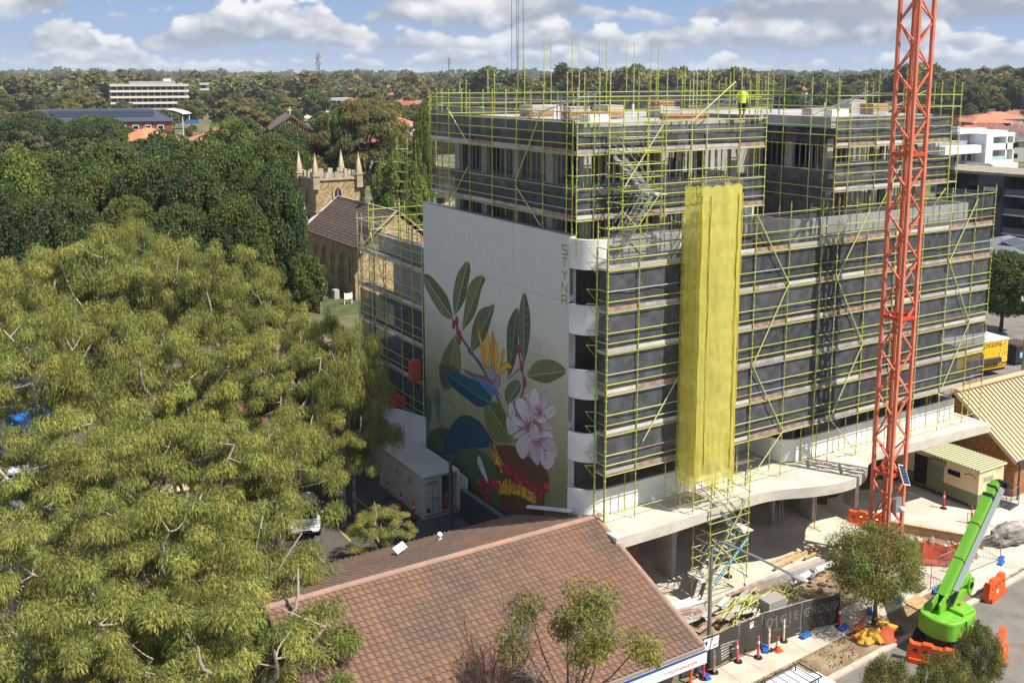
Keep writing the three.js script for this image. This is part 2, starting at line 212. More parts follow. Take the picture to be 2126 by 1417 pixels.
// end wall with the mural: four rows of panels with real joints
const MUR = { w: 15.62, y0: .4, y1: 19.62 };
function drawMural(c, W, H) {
  const S = W / MUR.w, X = (s) => s * S, Y = (y) => (MUR.y1 - y) * S; let r = rngOf(4);
  const bg = c.createLinearGradient(0, Y(19.6), 0, Y(3)); [[0, '#cbcac5'], [.32, '#c4c1b8'], [.45, '#b3af9e'], [.58, '#9b987a'], [.72, '#7b7b55'], [.86, '#616843'], [1, '#4a5640']].forEach(([t, k]) => bg.addColorStop(t, k)); c.fillStyle = bg; c.fillRect(0, 0, W, H);
  for (let i = 0; i < 260; i++) { c.globalAlpha = .035; c.fillStyle = r() < .5 ? '#d8d2bb' : '#5f6a38'; c.beginPath(); const y = 13.6 - r() * 10; c.ellipse(X(r() * 15.6), Y(y), X(.4 + r() * 1.6), X(.3 + r()), r() * 3, 0, 7); c.fill(); } c.globalAlpha = 1;
  const P = (a) => { const n = a.length / 2, q = (i) => [X(a[(i + n) % n * 2]), Y(a[(i + n) % n * 2 + 1])]; c.beginPath(); const s = q(0); c.moveTo(...s); for (let i = 1; i < n; i++) { const p = q(i), m = q(i + 1); if (i === n - 1) c.quadraticCurveTo(p[0], p[1], ...s); else c.quadraticCurveTo(p[0], p[1], (p[0] + m[0]) / 2, (p[1] + m[1]) / 2); } c.closePath(); };
  const L = (a, w, col) => { c.strokeStyle = col; c.lineWidth = X(w); c.lineCap = 'round'; c.lineJoin = 'round'; c.beginPath(); c.moveTo(X(a[0]), Y(a[1])); for (let i = 2; i < a.length; i += 2) { const e = i + 2 >= a.length; if (e) c.lineTo(X(a[i]), Y(a[i + 1])); else c.quadraticCurveTo(X(a[i]), Y(a[i + 1]), X((a[i] + a[i + 2]) / 2), Y((a[i + 1] + a[i + 3]) / 2)); } c.stroke(); };
  // leaf: outline, base, tip, dark and light pigment, vein colour
  const leaf = (o, bx, by, tx, ty, k0, k1, vein, nv = 11, bow = 0) => {
    c.save(); P(o); c.fillStyle = k0; c.fill(); c.clip(); const dx = tx - bx, dy = ty - by, nx = -dy, ny = dx, mx = (bx + tx) / 2 + nx * bow, my = (by + ty) / 2 + ny * bow;
    c.globalAlpha = .75; c.fillStyle = k1; c.beginPath(); c.moveTo(X(bx), Y(by)); c.quadraticCurveTo(X(mx), Y(my), X(tx), Y(ty)); c.lineTo(X(tx + nx * .6), Y(ty + ny * .6)); c.lineTo(X(bx + nx * .6), Y(by + ny * .6)); c.fill();
    c.globalAlpha = .12; for (let i = 0; i < 140; i++) { c.strokeStyle = r() < .5 ? '#1d2716' : '#c9c48b'; c.lineWidth = 1 + r() * 3; const t = r(), q = (r() - .5) * .8, ax = bx + dx * t + nx * q, ay = by + dy * t + ny * q; c.beginPath(); c.moveTo(X(ax), Y(ay)); c.lineTo(X(ax + dx * .12 + nx * q * .2), Y(ay + dy * .12 + ny * q * .2)); c.stroke(); }
    c.globalAlpha = .8; for (let i = 1; i <= nv; i++) { const t = i / (nv + 1.5), ax = lerp(lerp(bx, mx, t), lerp(mx, tx, t), t), ay = lerp(lerp(by, my, t), lerp(my, ty, t), t); for (const s of [-1, 1]) L([ax, ay, ax + dx * .07 + nx * .16 * s, ay + dy * .07 + ny * .16 * s, ax + dx * .1 + nx * .42 * s, ay + dy * .1 + ny * .42 * s], .022, vein); }
    L([bx, by, mx, my, tx, ty], .07, vein); c.restore(); c.globalAlpha = .45; P(o); c.strokeStyle = vein; c.lineWidth = X(.03); c.stroke(); c.globalAlpha = 1;
  };
  const G0 = '#4a5138', G1 = '#6b6c45', GV2 = '#b3b48f';
  // pale shapes at the left foot and the dark mounds
  c.globalAlpha = .8; P([0, 3.4, 0, 4.8, 1, 5.5, 2.2, 6.1, 3.4, 6.3, 4.6, 5.2, 5, 3]); c.fillStyle = '#3c4a2c'; c.fill(); P([2, 1, 3.2, 4.3, 5.9, 6.2, 9.1, 5.9, 10, 3, 8, .5]); c.fillStyle = '#38502e'; c.fill();
  c.globalAlpha = .45; P([.2, 5.2, .3, 6.6, 1.6, 7.5, 3.3, 7.9, 4.5, 7.3, 3.6, 6.3, 2, 6]); c.fillStyle = '#9aa08a'; c.fill(); c.globalAlpha = .75; P([.3, 5.3, -.2, 6.8, .4, 7.8, 1.1, 6.7]); c.fillStyle = '#3f5f52'; c.fill(); P([1.7, 6.0, 1.05, 7.5, 1.7, 8.6, 2.2, 7.5]); c.fillStyle = '#42655a'; c.fill(); c.globalAlpha = 1;
  L([1.9, 5.9, 2.4, 7.0, 3.0, 7.8], .05, '#5d6b48'); L([1.9, 5.9, 2.8, 6.8, 3.9, 7.4], .04, '#5d6b48');
  L([4, 13, 4.5, 12.3, 6, 11.6, 6.9, 11.1, 7.8, 10.6, 9.0, 9.6, 10, 8.4], .2, '#4d4f30'); L([11, 12.9, 11.2, 12.2, 11.6, 11.4, 11.4, 10.6, 10.8, 9.7], .17, '#565a3a'); L([11.2, 12, 9.9, 11], .08, '#565a3a');
  leaf([3.8, 13.1, 2.9, 12.9, 1.5, 13.4, 0, 14.5, -.1, 15.2, .7, 15.3, 1.7, 15, 3.1, 14.4, 3.6, 13.6], 3.8, 13.1, .1, 15.0, G0, G1, GV2); leaf([3.9, 13.3, 3.6, 14.2, 4.1, 15.7, 4.8, 16.4, 5.6, 16.95, 5.95, 16.5, 5.6, 15.6, 5.2, 14.3], 3.9, 13.2, 5.6, 16.9, '#454e36', '#66693f', GV2);
  leaf([4.8, 12.6, 5.1, 14, 5.6, 15.5, 6.3, 16, 7, 16.3, 7.7, 16.2, 7.1, 15.6, 6.6, 14.2, 5.8, 13.3], 4.8, 12.6, 7.2, 16.2, '#56593c', '#6d6d48', '#9a9c78', 6); leaf([5.9, 11.6, 5.8, 12.5, 6.3, 13.7, 7, 14.4, 8, 14.7, 8.65, 15.05, 8.3, 14.2, 7.5, 12.7, 6.6, 12], 5.9, 11.6, 8.5, 14.9, '#4a5036', '#5f6240', '#8d9070', 5);
  leaf([4.1, 12.3, 2.7, 11.2, 1.8, 9.6, 2.1, 8.6, 3, 8.4, 4.7, 9.8, 4.7, 11.7], 4.1, 12.3, 2.6, 8.6, '#5d5f3c', '#75734a', '#a5a47e', 9); c.globalAlpha = .6; P([1.8, 9.9, 3.2, 10.3, 4.7, 10.2, 4.7, 9.7, 2.8, 8.5, 2.0, 8.7]); c.fillStyle = '#39402a'; c.fill(); c.globalAlpha = 1;
  leaf([9.9, 11.1, 9.7, 13.6, 10.1, 14.5, 11, 15.4, 11, 14.4, 10.9, 12.6, 10.2, 11.3], 10, 11.2, 10.9, 15.2, '#3b4532', '#4b543c', '#7f8768', 5); leaf([11.5, 12.2, 11, 13.1, 10.9, 14.7, 11.5, 16.4, 12.1, 15.4, 12.2, 14.2, 11.8, 12.7], 11.5, 12.2, 11.5, 16.3, '#46503a', '#55603f', '#8d9676', 8); leaf([11.8, 11.7, 12.3, 12.5, 13.3, 13, 14.6, 13.2, 15.65, 12.9, 14.6, 12.2, 13.3, 11.6], 11.8, 11.7, 15.5, 12.9, '#565c3a', '#6a6c43', '#8f926a', 7);
  leaf([9.9, 9.6, 9.4, 10, 9.9, 10.8, 10.7, 11.3, 11.4, 11.2, 11, 10.4], 9.9, 9.7, 11.2, 11.2, '#475037', '#5a6141', '#8f9676', 6); leaf([10.4, 7.6, 8.4, 6.9, 7.5, 7.6, 7.2, 8.9, 8.8, 9.6, 9.9, 9], 10.4, 7.7, 7.4, 9.2, '#4c552c', '#636a38', '#959a5c', 10);
  // teal leaves and the strelitzia
  leaf([2.4, 9.7, 4.2, 10, 6, 10.05, 7.6, 10.1, 8.5, 9.5, 7, 8.5, 5.2, 8.7, 3.6, 8.9, 2.9, 9.3], 2.5, 9.65, 8.2, 9.2, '#12384a', '#1a4c60', '#4f7f8e', 14, -.03); leaf([8.7, 6.8, 5.7, 5.8, 4.2, 5.2, 3, 4.2, 1.9, 4.0, 2.9, 6.1, 4.6, 7.6, 6.5, 7.9, 7.8, 7.4], 8.5, 6.9, 2.2, 4.2, '#123f50', '#1b5265', '#5a8a96', 14, .06);
  const pet = (a, k, e) => { P(a); c.fillStyle = k; c.fill(); c.strokeStyle = e; c.lineWidth = X(.05); c.stroke(); };
  pet([4.8, 10.35, 6.5, 10.4, 7.8, 10.7, 8.7, 10.3, 7.5, 10.05, 6, 10.1], '#7a4f3c', '#4d5a8c'); pet([6.4, 10.25, 8.4, 10.4, 9.2, 9.9, 8.1, 9.65, 7.1, 10], '#48669c', '#637fae'); pet([7.2, 11.1, 6, 11.4, 5.2, 11.7, 6.5, 11.5], '#34589c', '#22345e');
  pet([7.5, 11, 6.9, 12.2, 6.45, 13.6, 7.2, 12.5, 7.45, 11.8], '#c9941f', '#8a5a1c'); pet([7.55, 11, 7.3, 12, 7.7, 13.4, 8.05, 12.5, 7.9, 11.6], '#d19d22', '#8f5f1e'); pet([8.4, 10.9, 8, 11.5, 8.3, 13.8, 8.6, 12.4, 8.5, 11.6], '#b8841c', '#7c4c1a'); pet([8.55, 10.9, 8.5, 11.5, 8.5, 13.2, 8.95, 12.4, 8.85, 11.6], '#cf9a22', '#8a5a1c'); pet([9.1, 11.5, 9.15, 12.1, 9.5, 12.8, 9.65, 12.3], '#c4922a', '#8a5a1c'); pet([8.5, 10.6, 9, 11.5, 9.9, 12.1, 10.5, 11.75, 9.6, 11.6], '#cd9926', '#7e4a1c'); pet([8.5, 10.5, 7.6, 10.9, 8.1, 11.5, 8.5, 11.1], '#8f8297', '#6a5a72'); pet([8.6, 10.2, 8.5, 10.9, 9.1, 11.1, 9.2, 10.4], '#857590', '#6a4a52');
  for (const [x, y] of [[4.2, 13.1], [3.8, 12.8], [4.3, 12.5], [4.6, 12.3], [4.5, 12.0], [11, 12.95], [11.3, 12.1], [11.6, 11.3]]) { c.fillStyle = '#7e2431'; c.beginPath(); c.ellipse(X(x), Y(y), X(.2), X(.3), 0, 0, 7); c.fill(); c.fillStyle = '#a5404a'; c.beginPath(); c.ellipse(X(x - .04), Y(y + .06), X(.09), X(.14), 0, 0, 7); c.fill(); }
  // pot, garlands, blossom
  P([8.2, 6.7, 10.4, 7.7, 13.9, 7.4, 14.05, 6.3, 13.6, 6, 13.5, 4.6, 13.4, 1.5, 9.2, 1.2, 9.1, 4, 8.6, 6]); c.fillStyle = '#59361d'; c.fill(); c.save(); c.clip(); for (let i = 0; i < 160; i++) { c.globalAlpha = .14; c.strokeStyle = r() < .5 ? '#7a4c29' : '#3a2212'; c.lineWidth = 2 + r() * 9; const y = 1.5 + r() * 6, x = 8 + r() * 6; c.beginPath(); c.moveTo(X(x), Y(y)); c.lineTo(X(x + .5 + r()), Y(y + (r() - .5) * .3)); c.stroke(); } c.restore(); c.globalAlpha = 1;
  const beads = (a, k, n, rad, sp) => { for (let i = 0; i < n; i++) { const t = i / (n - 1) * (a.length / 2 - 1), j = Math.min(Math.floor(t), a.length / 2 - 2), f = t - j, x = lerp(a[j * 2], a[j * 2 + 2], f) + (r() - .5) * sp, y = lerp(a[j * 2 + 1], a[j * 2 + 3], f) + (r() - .5) * sp; c.fillStyle = k[Math.floor(r() * k.length)]; c.beginPath(); c.ellipse(X(x), Y(y), X(rad * (.7 + r() * .6)), X(rad * (.6 + r() * .5)), r() * 3, 0, 7); c.fill(); } };
  const RD = ['#8e2233', '#a02c3b', '#6f1626', '#b23a48'], YE = ['#c2961c', '#d9b02e', '#a57a14', '#8c6412'];
  beads([8.3, 6.7, 8.8, 6.1, 9.5, 5.8], YE, 150, .11, .45); beads([9.5, 5.9, 10.7, 5.9, 11.7, 5.7, 12.7, 5.5, 13.9, 6.3], RD, 60, .2, .3); beads([8.9, 4.5, 10.4, 5.1], YE, 170, .11, .6); beads([10.5, 5.1, 12.5, 5.25], YE, 170, .1, .5); beads([6.8, 4.1, 8.1, 4.45, 8.9, 4.5], RD, 34, .16, .4); beads([7.0, 3.9, 7.4, 3.7, 7.9, 3.4, 8, 2.9], RD, 30, .17, .3); beads([8.1, 6.75, 8.3, 6.6], RD, 5, .13, .1);
  leaf([7.8, 4.4, 6.5, 4.9, 6.6, 5.9, 7.5, 5.0], 7.8, 4.4, 6.6, 5.8, '#a7b0a4', '#bcc4b8', '#d6dcd2', 3);
  const PET = [[12.7,9.9,12.0,10.1,11.8,10.6,12.1,10.8,12.5,10.4],[12.8,9.9,12.0,10.2,12.2,10.9,12.6,11.3,13.0,11.0,13.1,10.4],[13.1,10.3,13.2,11.1,13.6,11.3,13.9,11.2,13.8,10.6,13.3,10.1],[13.4,10.1,13.9,10.6,14.3,10.7,14.5,10.5,14.0,10.1,13.4,9.9],[12.9,9.9,13.4,10.0,13.8,9.9,13.3,9.5,12.7,9.6,12.5,9.8],[13.2,9.4,13.9,9.9,14.3,9.6,14.2,9.1,13.7,9.1,13.3,9.2],[10.4,8.9,10.0,9.1,10.1,9.6,10.3,9.8,10.6,9.5,10.6,9.2],[11.8,9.1,11.0,9.5,10.7,9.9,11.0,10.3,11.8,10.3,12.1,9.9,12.2,9.4],[12.2,9.4,12.0,10.0,11.8,10.3,12.2,10.3,12.5,9.9,12.5,9.4],[11.0,8.6,10.4,8.2,10.0,8.0,9.8,8.6,9.9,8.9,10.4,8.7],[11.8,9.0,11.0,8.7,10.4,8.8,10.2,9.2,10.6,9.2,11.4,9.1],[11.8,8.8,11.4,8.2,10.6,7.9,10.4,8.0,10.9,8.4],[12.0,8.6,11.2,8.1,10.8,7.6,11.0,7.3,11.4,7.1,11.8,7.4,12.2,8.3,12.2,8.5],[13.2,9.1,13.9,9.4,14.3,9.2,14.2,8.9,13.5,8.9,13.0,8.7],[13.5,8.8,14.0,9.0,14.5,8.9,14.7,8.4,14.6,8.1,14.2,8.2,13.7,8.2,13.2,8.5],[13.5,8.0,13.9,8.2,14.4,8.1,14.3,7.7,13.8,7.3,13.4,7.3],[13.0,8.3,13.1,7.7,13.3,7.3,13.5,7.5,13.5,8.0,13.3,8.3],[12.6,8.4,12.1,8.1,12.1,7.7,12.4,7.3,13.0,7.2,13.1,7.9,12.9,8.3],[12.3,9.2,12.8,9.3,13.0,8.9,12.9,8.5,12.4,8.4,12.2,8.8]];
  P([10, 8, 10, 9.6, 10.9, 10.3, 12, 10.6, 13, 10.4, 14.2, 9.7, 14.5, 8.2, 13.6, 7.4, 12.4, 7.4, 11.4, 7.3, 10.8, 7.8]); c.fillStyle = '#7d6d70'; c.fill();
  PET.forEach((a, i) => { // ruffled petal: pale body, lilac rim, fine veins running to its base
    const n = a.length / 2; let mx = 0, my = 0; for (let k = 0; k < n; k++) { mx += a[k * 2] / n; my += a[k * 2 + 1] / n; } const big = a.map((v, k) => (k % 2 ? my : mx) + (v - (k % 2 ? my : mx)) * 1.14); P(big); c.fillStyle = i === 5 ? '#b79a8e' : ['#b9adb0', '#c4b9bb', '#ae9fa5'][i % 3]; c.fill(); c.save(); c.clip();
    for (let k = 0; k < 26; k++) { const t = r() * n, j = Math.floor(t), f = t - j, ex = lerp(big[j * 2], big[(j + 1) % n * 2], f), ey = lerp(big[j * 2 + 1], big[(j + 1) % n * 2 + 1], f); c.globalAlpha = .3; L([big[0], big[1], lerp(big[0], mx, .8), lerp(big[1], my, .8), ex, ey], .016 + r() * .02, r() < .55 ? '#8a7886' : '#e0dcda'); }
    c.globalAlpha = .4; c.fillStyle = '#8c5c78'; c.beginPath(); c.ellipse(X(big[0]), Y(big[1]), X(.3), X(.26), 0, 0, 7); c.fill(); c.restore(); c.globalAlpha = .85; P(big); c.strokeStyle = i % 3 ? '#7b5a70' : '#d9d3d1'; c.lineWidth = X(.035); c.stroke(); c.globalAlpha = 1; });
  for (const [x, y] of [[12.9, 10.2], [11.95, 9.1], [12.7, 8.35]]) for (let i = 0; i < 34; i++) { const q = r() * 6.28, l = .15 + r() * .4; L([x, y, x + Math.cos(q) * l, y + Math.sin(q) * l], .022, ['#8c2850', '#b0703a', '#a5486a'][i % 3]); }
  P([12.45, 9.3, 12.6, 9.6, 12.95, 9.55, 12.9, 9.25]); c.fillStyle = '#8a6a34'; c.fill();
  // lettering down the right edge
  c.strokeStyle = '#8c8a5e'; c.lineWidth = X(.085); c.lineJoin = 'miter'; c.lineCap = 'butt'; const gl = { S: [[1, 1, 0, 1, 0, .55, 1, .45, 1, 0, 0, 0]], T: [[0, 1, 1, 1], [.5, 1, .5, 0]], Y: [[0, 1, .5, .5, 1, 1], [.5, .5, .5, 0]], N: [[0, 0, 0, 1, 1, 0, 1, 1]], A: [[0, 0, 0, 1, 1, 1, 1, 0], [0, .5, 1, .5]] };
  [...'STYNA'].forEach((ch, i) => { for (const st of gl[ch]) { c.beginPath(); for (let k = 0; k < st.length; k += 2) { const x = X(15.0 + st[k] * .42), y = Y(18.65 - i * .62 + st[k + 1] * .44); k ? c.lineTo(x, y) : c.moveTo(x, y); } c.stroke(); } });
  for (let i = 0; i < 5200; i++) { c.globalAlpha = .05; c.strokeStyle = ['#4b4a38', '#d9d4c4', '#6f6f52', '#a8a090'][i % 4]; c.lineWidth = 1 + r() * 7; const x = r() * W, y = r() * H, q = r() * 6.28, l = 8 + r() * 50; c.beginPath(); c.moveTo(x, y); c.quadraticCurveTo(x + Math.cos(q) * l, y + Math.sin(q) * l, x + Math.cos(q + .5) * l * 1.6, y + Math.sin(q + .5) * l * 1.6); c.stroke(); } for (let i = 0; i < 70; i++) { c.globalAlpha = .05; c.fillStyle = i % 2 ? '#7d7a6c' : '#e2e0d8'; const x = r() * W; c.fillRect(x, r() * H * .8, 2 + r() * 8, 60 + r() * 420); }
  c.globalAlpha = .06; for (let i = 0; i < 9000; i++) { c.fillStyle = r() < .5 ? '#000' : '#fff'; c.fillRect(r() * W, r() * H, 2, 2); } c.globalAlpha = 1;
}
{
  const tex = canvasTex(1664, 2048, drawMural), mm = mapped(tex, .7), wall = mesh('mural_wall', boxAt(MURX + .03, MURX + .4, .4, 19.6, -18.02, -2.44), MT.render, bld);
  const ys = [.4, 3.5, 6.7, 9.9, 13.1, 16.3, 19.62], ss = [0, 5.2, 10.5, 15.6];
  for (let j = 0; j < 6; j++) for (let i = 0; i < 3; i++) { const s0 = ss[i] + .006, s1 = ss[i + 1] - .006, y0 = ys[j] + .006, y1 = ys[j + 1] - .006, g = new THREE.BoxGeometry(.03, y1 - y0, s1 - s0), p = g.attributes.position, uv = g.attributes.uv; for (let k = 0; k < p.count; k++) { const s = s0 + (p.getZ(k) + (s1 - s0) / 2), y = y0 + p.getY(k) + (y1 - y0) / 2; uv.setXY(k, s / MUR.w, (y - (MUR.y1 - 2048 / 1664 * MUR.w)) / (2048 / 1664 * MUR.w)); } g.translate(MURX + .012, (y0 + y1) / 2, -18.04 + (s0 + s1) / 2); mesh('mural_panel', g, mm, wall); }
  mesh('coping', boxAt(MURX - .03, MURX + .42, 19.63, 19.66, -18.05, -2.43), MT.galv, wall);
}
// top two storeys, set back, still bare frames
const BLOCKS = [[.9, 11.2, -3.2, -16.6], [18.2, 26.8, -3.2, -16.6]];
mesh('link_slab', boxAt(11.2, 18.2, 21.3, 21.7, -16.6, -8.2), MT.concrete, bld); mesh('link_slab', boxAt(11.2, 18.2, 24.5, 24.9, -16.6, -8.2), MT.concrete, bld); mesh('link_wall', boxAt(11.2, 18.2, 18.51, 21.29, -8.6, -8.4), MT.concrete, bld); mesh('link_wall', boxAt(11.2, 18.2, 21.71, 24.49, -8.6, -8.4), MT.concrete, bld);
for (const [x0, x1, zf, zb] of BLOCKS) {
  mesh('roof_slab', boxAt(x0 - .25, x1 + .25, 24.25, 24.9, zb, zf + .25), MT.concrete, bld); mesh('floor_slab', boxAt(x0 - .25, x1 + .25, 21.35, 21.7, zb, zf + .25), MT.concrete, bld);
  for (const y of [18.51, 21.71]) {
    const yt = y === 18.51 ? 21.34 : 24.24; for (const x of [x0 + .25, (x0 + x1) / 2, x1 - .25]) mesh('column', boxAt(x - .25, x + .25, y, yt, zf - .45, zf - .15), MT.concrete, bld);
    for (const z of [-6.3, -9.6, -13.0, -16.2]) for (const x of [x0 + .12, x1 - .12]) mesh('column', boxAt(x - .12, x + .12, y, yt, z - .3, z + .3), MT.concrete, bld);
    mesh('plasterboard_wall', boxAt(x0 + 3.4, x1 - 2.2, y, yt, -7.2, -7.08), MT.ply, bld); mesh('core_wall', boxAt(x0 + 2.6, x0 + 2.8, y, yt, zb + 1, -8.6), MT.concrete, bld); mesh('core_wall', boxAt(x1 - 1.6, x1 - 1.4, y, yt, zb + 1, -8.6), MT.concrete, bld); mesh('back_wall', boxAt(x0 + .4, x1 - .4, y, yt, zb + .2, zb + .3), MT.concrete, bld);
    const row = (ax, a0, a1, fix) => { const f = mesh('stud_frame', ax === 'x' ? boxAt(a0, a1, y + .01, y + .06, fix - .04, fix + .04) : boxAt(fix - .04, fix + .04, y + .01, y + .06, a0, a1), MT.stud, bld); for (let a = a0 + .2; a < a1; a += .46) { const o = mesh('stud', UNIT, MT.stud, f); o.position.set(ax === 'x' ? a : fix, (y + .06 + yt - .02) / 2, ax === 'x' ? fix : a); o.scale.set(.05, yt - y - .08, .05); } const o = mesh('noggin', UNIT, MT.stud, f); o.position.set(ax === 'x' ? (a0 + a1) / 2 : fix, y + 2.2, ax === 'x' ? fix : (a0 + a1) / 2); o.scale.set(ax === 'x' ? a1 - a0 : .05, .05, ax === 'x' ? .05 : a1 - a0); };
    row('x', x0 + .7, x1 - .7, zf - .7); row('z', -16, -4, x0 + .3); row('z', -16, -4, x1 - .3); row('x', x0 + .8, x1 - 1, -5.1);
  }
  mesh('roof_upstand', boxAt(x0 + .2, x0 + 1.6, 24.91, 25.3, zf - .7, zf - .1), MT.white, bld); mesh('roof_upstand', boxAt(x1 - 2.6, x1 - 1.2, 24.91, 25.5, -8, -6.8), MT.concrete, bld);
}
for (const [x, z] of [[3, -9], [3.3, -9.1], [3.6, -9.3], [8, -6], [9.2, -10], [22, -7]]) tube('riser_pipe', MT.whiteP, bld, V(x, 24.9, z), V(x, 25.6, z), .07);
// wavy podium canopy, its columns, ground floor slab and back wall
const wave = [[-.3, -1], [-.3, 1.35], [3, 1.35], [6, 1.2], [8.5, 1.05], [9.9, 1.1], [11, 1.4], [12, 1.8], [13, 2.1], [14.2, 2.3], [15.4, 2.25], [16.4, 1.95], [17.3, 1.4], [18, .8], [18.8, .35], [19.6, .2], [21, .35], [29.6, .75], [29.6, -17.9], [-.4, -17.9], [-.4, -2.4]];
const waveS = (() => { const e = wave.slice(2, 18), cv = new THREE.CatmullRomCurve3(e.map(([x, z]) => V(x, 0, z)), false, 'centripetal').getPoints(70).map((p) => [p.x, p.z]); return [...wave.slice(0, 2), ...cv, ...wave.slice(18)]; })();
mesh('canopy', plan(waveS, 5.12, 5.68), MT.slab, bld);
mesh('ground_slab', plan([[-.4, -8.4], [-.4, 1.3], [7, 1.2], [9.5, .85], [15.5, .82], [16.2, .5], [18.2, -.4], [19.5, -.6], [19.5, -8.4]], -.3, .7), MT.slab, bld);
for (const [x, z, w, d] of [[5.9, -2.3, .32, 1.3], [12.6, -4.2, .25, .25], [15.2, -3.6, .25, .25], [17.9, -3.2, .35, .9], [21.6, -3.1, .35, .9], [9.3, -5.4, .25, .25], [25.2, -3.3, .3, .3]]) mesh('column', boxAt(x - w / 2, x + w / 2, .705, 5.115, z - d / 2, z + d / 2), MT.concrete, bld);
mesh('shop_back_wall', boxAt(-.3, 24, .71, 5.11, -8.3, -8), MT.concrete, bld); mesh('shop_side_wall', boxAt(-.35, -.15, .71, 5.11, -8, -.6), MT.render, bld); mesh('shop_wall', boxAt(18.0, 18.2, .71, 5.11, -8, -3.7), MT.concrete, bld); mesh('shop_wall', boxAt(1.6, 5.6, .71, 5.11, -4.4, -4.2), MT.ply, bld);
mesh('white_flashing', barGeo(V(-.66, 4.7, -5.8), V(-.66, 5.93, -1.9), .26, .12), MT.white, bld);
// ---------------------------------------------------------------- scaffolding
const SC = { a: M([.47, .49, .085], .5), b: M([.36, .41, .08], .55), c: M([.54, .55, .2], .6), rust: M([.36, .2, .09], .8), g: M([.42, .43, .38], .5, { metalness: .35 }) };
const scr = rngOf(91), scMat = () => { const k = scr(); return k < .44 ? SC.a : k < .7 ? SC.b : k < .86 ? SC.c : k < .96 ? SC.g : SC.rust; };
const PLK = ['#a9a199', '#bdb5ab', '#948c86', '#8f6f60', '#b3a79b'].map((c, i) => mapped(mottled(c, new THREE.Color(c).lerp(C3('#d8d2c8'), .45).getStyle(), 1.3, { seed: 60 + i, size: 128, gain: 1.8 }), .9));
const netTex = mottled('#3d3e41', '#58595d', 1.9, { seed: 71, f: 5, gain: 1.5 });
const NET = new THREE.MeshStandardMaterial({ map: netTex, roughness: 1, side: THREE.DoubleSide, transparent: true, opacity: .82 });
const netTex2 = mottled('#45464a', '#5e5f64', 2.3, { seed: 72, f: 4, gain: 1.8 }), netTex3 = mottled('#36373a', '#4e4f54', 1.7, { seed: 73, f: 6, gain: 1.7 });
const NETS = [NET, new THREE.MeshStandardMaterial({ map: netTex2, roughness: 1, side: THREE.DoubleSide, transparent: true, opacity: .8 }), new THREE.MeshStandardMaterial({ map: netTex3, roughness: 1, side: THREE.DoubleSide, transparent: true, opacity: .86 }), new THREE.MeshStandardMaterial({ map: netTex2, roughness: 1, side: THREE.DoubleSide, transparent: true, opacity: .79 })];
const NETT = new THREE.MeshStandardMaterial({ map: netTex, roughness: 1, side: THREE.DoubleSide, transparent: true, opacity: .62 });
const postCache = new Map();
function postGeo(len) { const k = len.toFixed(1); if (!postCache.has(k)) { const L = +k, g = [new THREE.CylinderGeometry(.0245, .0245, L, 7).translate(0, L / 2, 0)]; for (let y = .25; y < L; y += .5) g.push(new THREE.CylinderGeometry(.05, .05, .06, 6).translate(0, y, 0)); postCache.set(k, mergeGeometries(g)); } return postCache.get(k); }
function post(parent, x, y0, y1, z) { const o = mesh('standard', postGeo(y1 - y0), [SC.a, SC.b, SC.a, SC.c][Math.floor(scr() * 4)], parent); o.position.set(x, y0, z); o.rotation.y = scr() * 3; return o; }
const netCache = new Map();
function netGeo(w, h, seed) { const k = `${w.toFixed(1)},${h.toFixed(1)},${seed}`; if (!netCache.has(k)) { const nx = Math.max(4, Math.round(w * 2.5)), ny = Math.max(3, Math.round(h * 2.5)), g = new THREE.PlaneGeometry(w, h, nx, ny), p = g.attributes.position; for (let i = 0; i < p.count; i++) { const x = p.getX(i), y = p.getY(i), e = Math.min(1, (h / 2 - Math.abs(y)) * 2.2); p.setZ(i, ((fbm(x * 1.3 + seed * 7, y * .9, seed, 3) - .5) * .16 + Math.sin(x * 2.6) * .012) * e); } g.computeVertexNormals(); const uv = g.attributes.uv; for (let i = 0; i < p.count; i++) uv.setXY(i, p.getX(i) + seed * .7, p.getY(i) + seed * .4); netCache.set(k, g); } return netCache.get(k); }
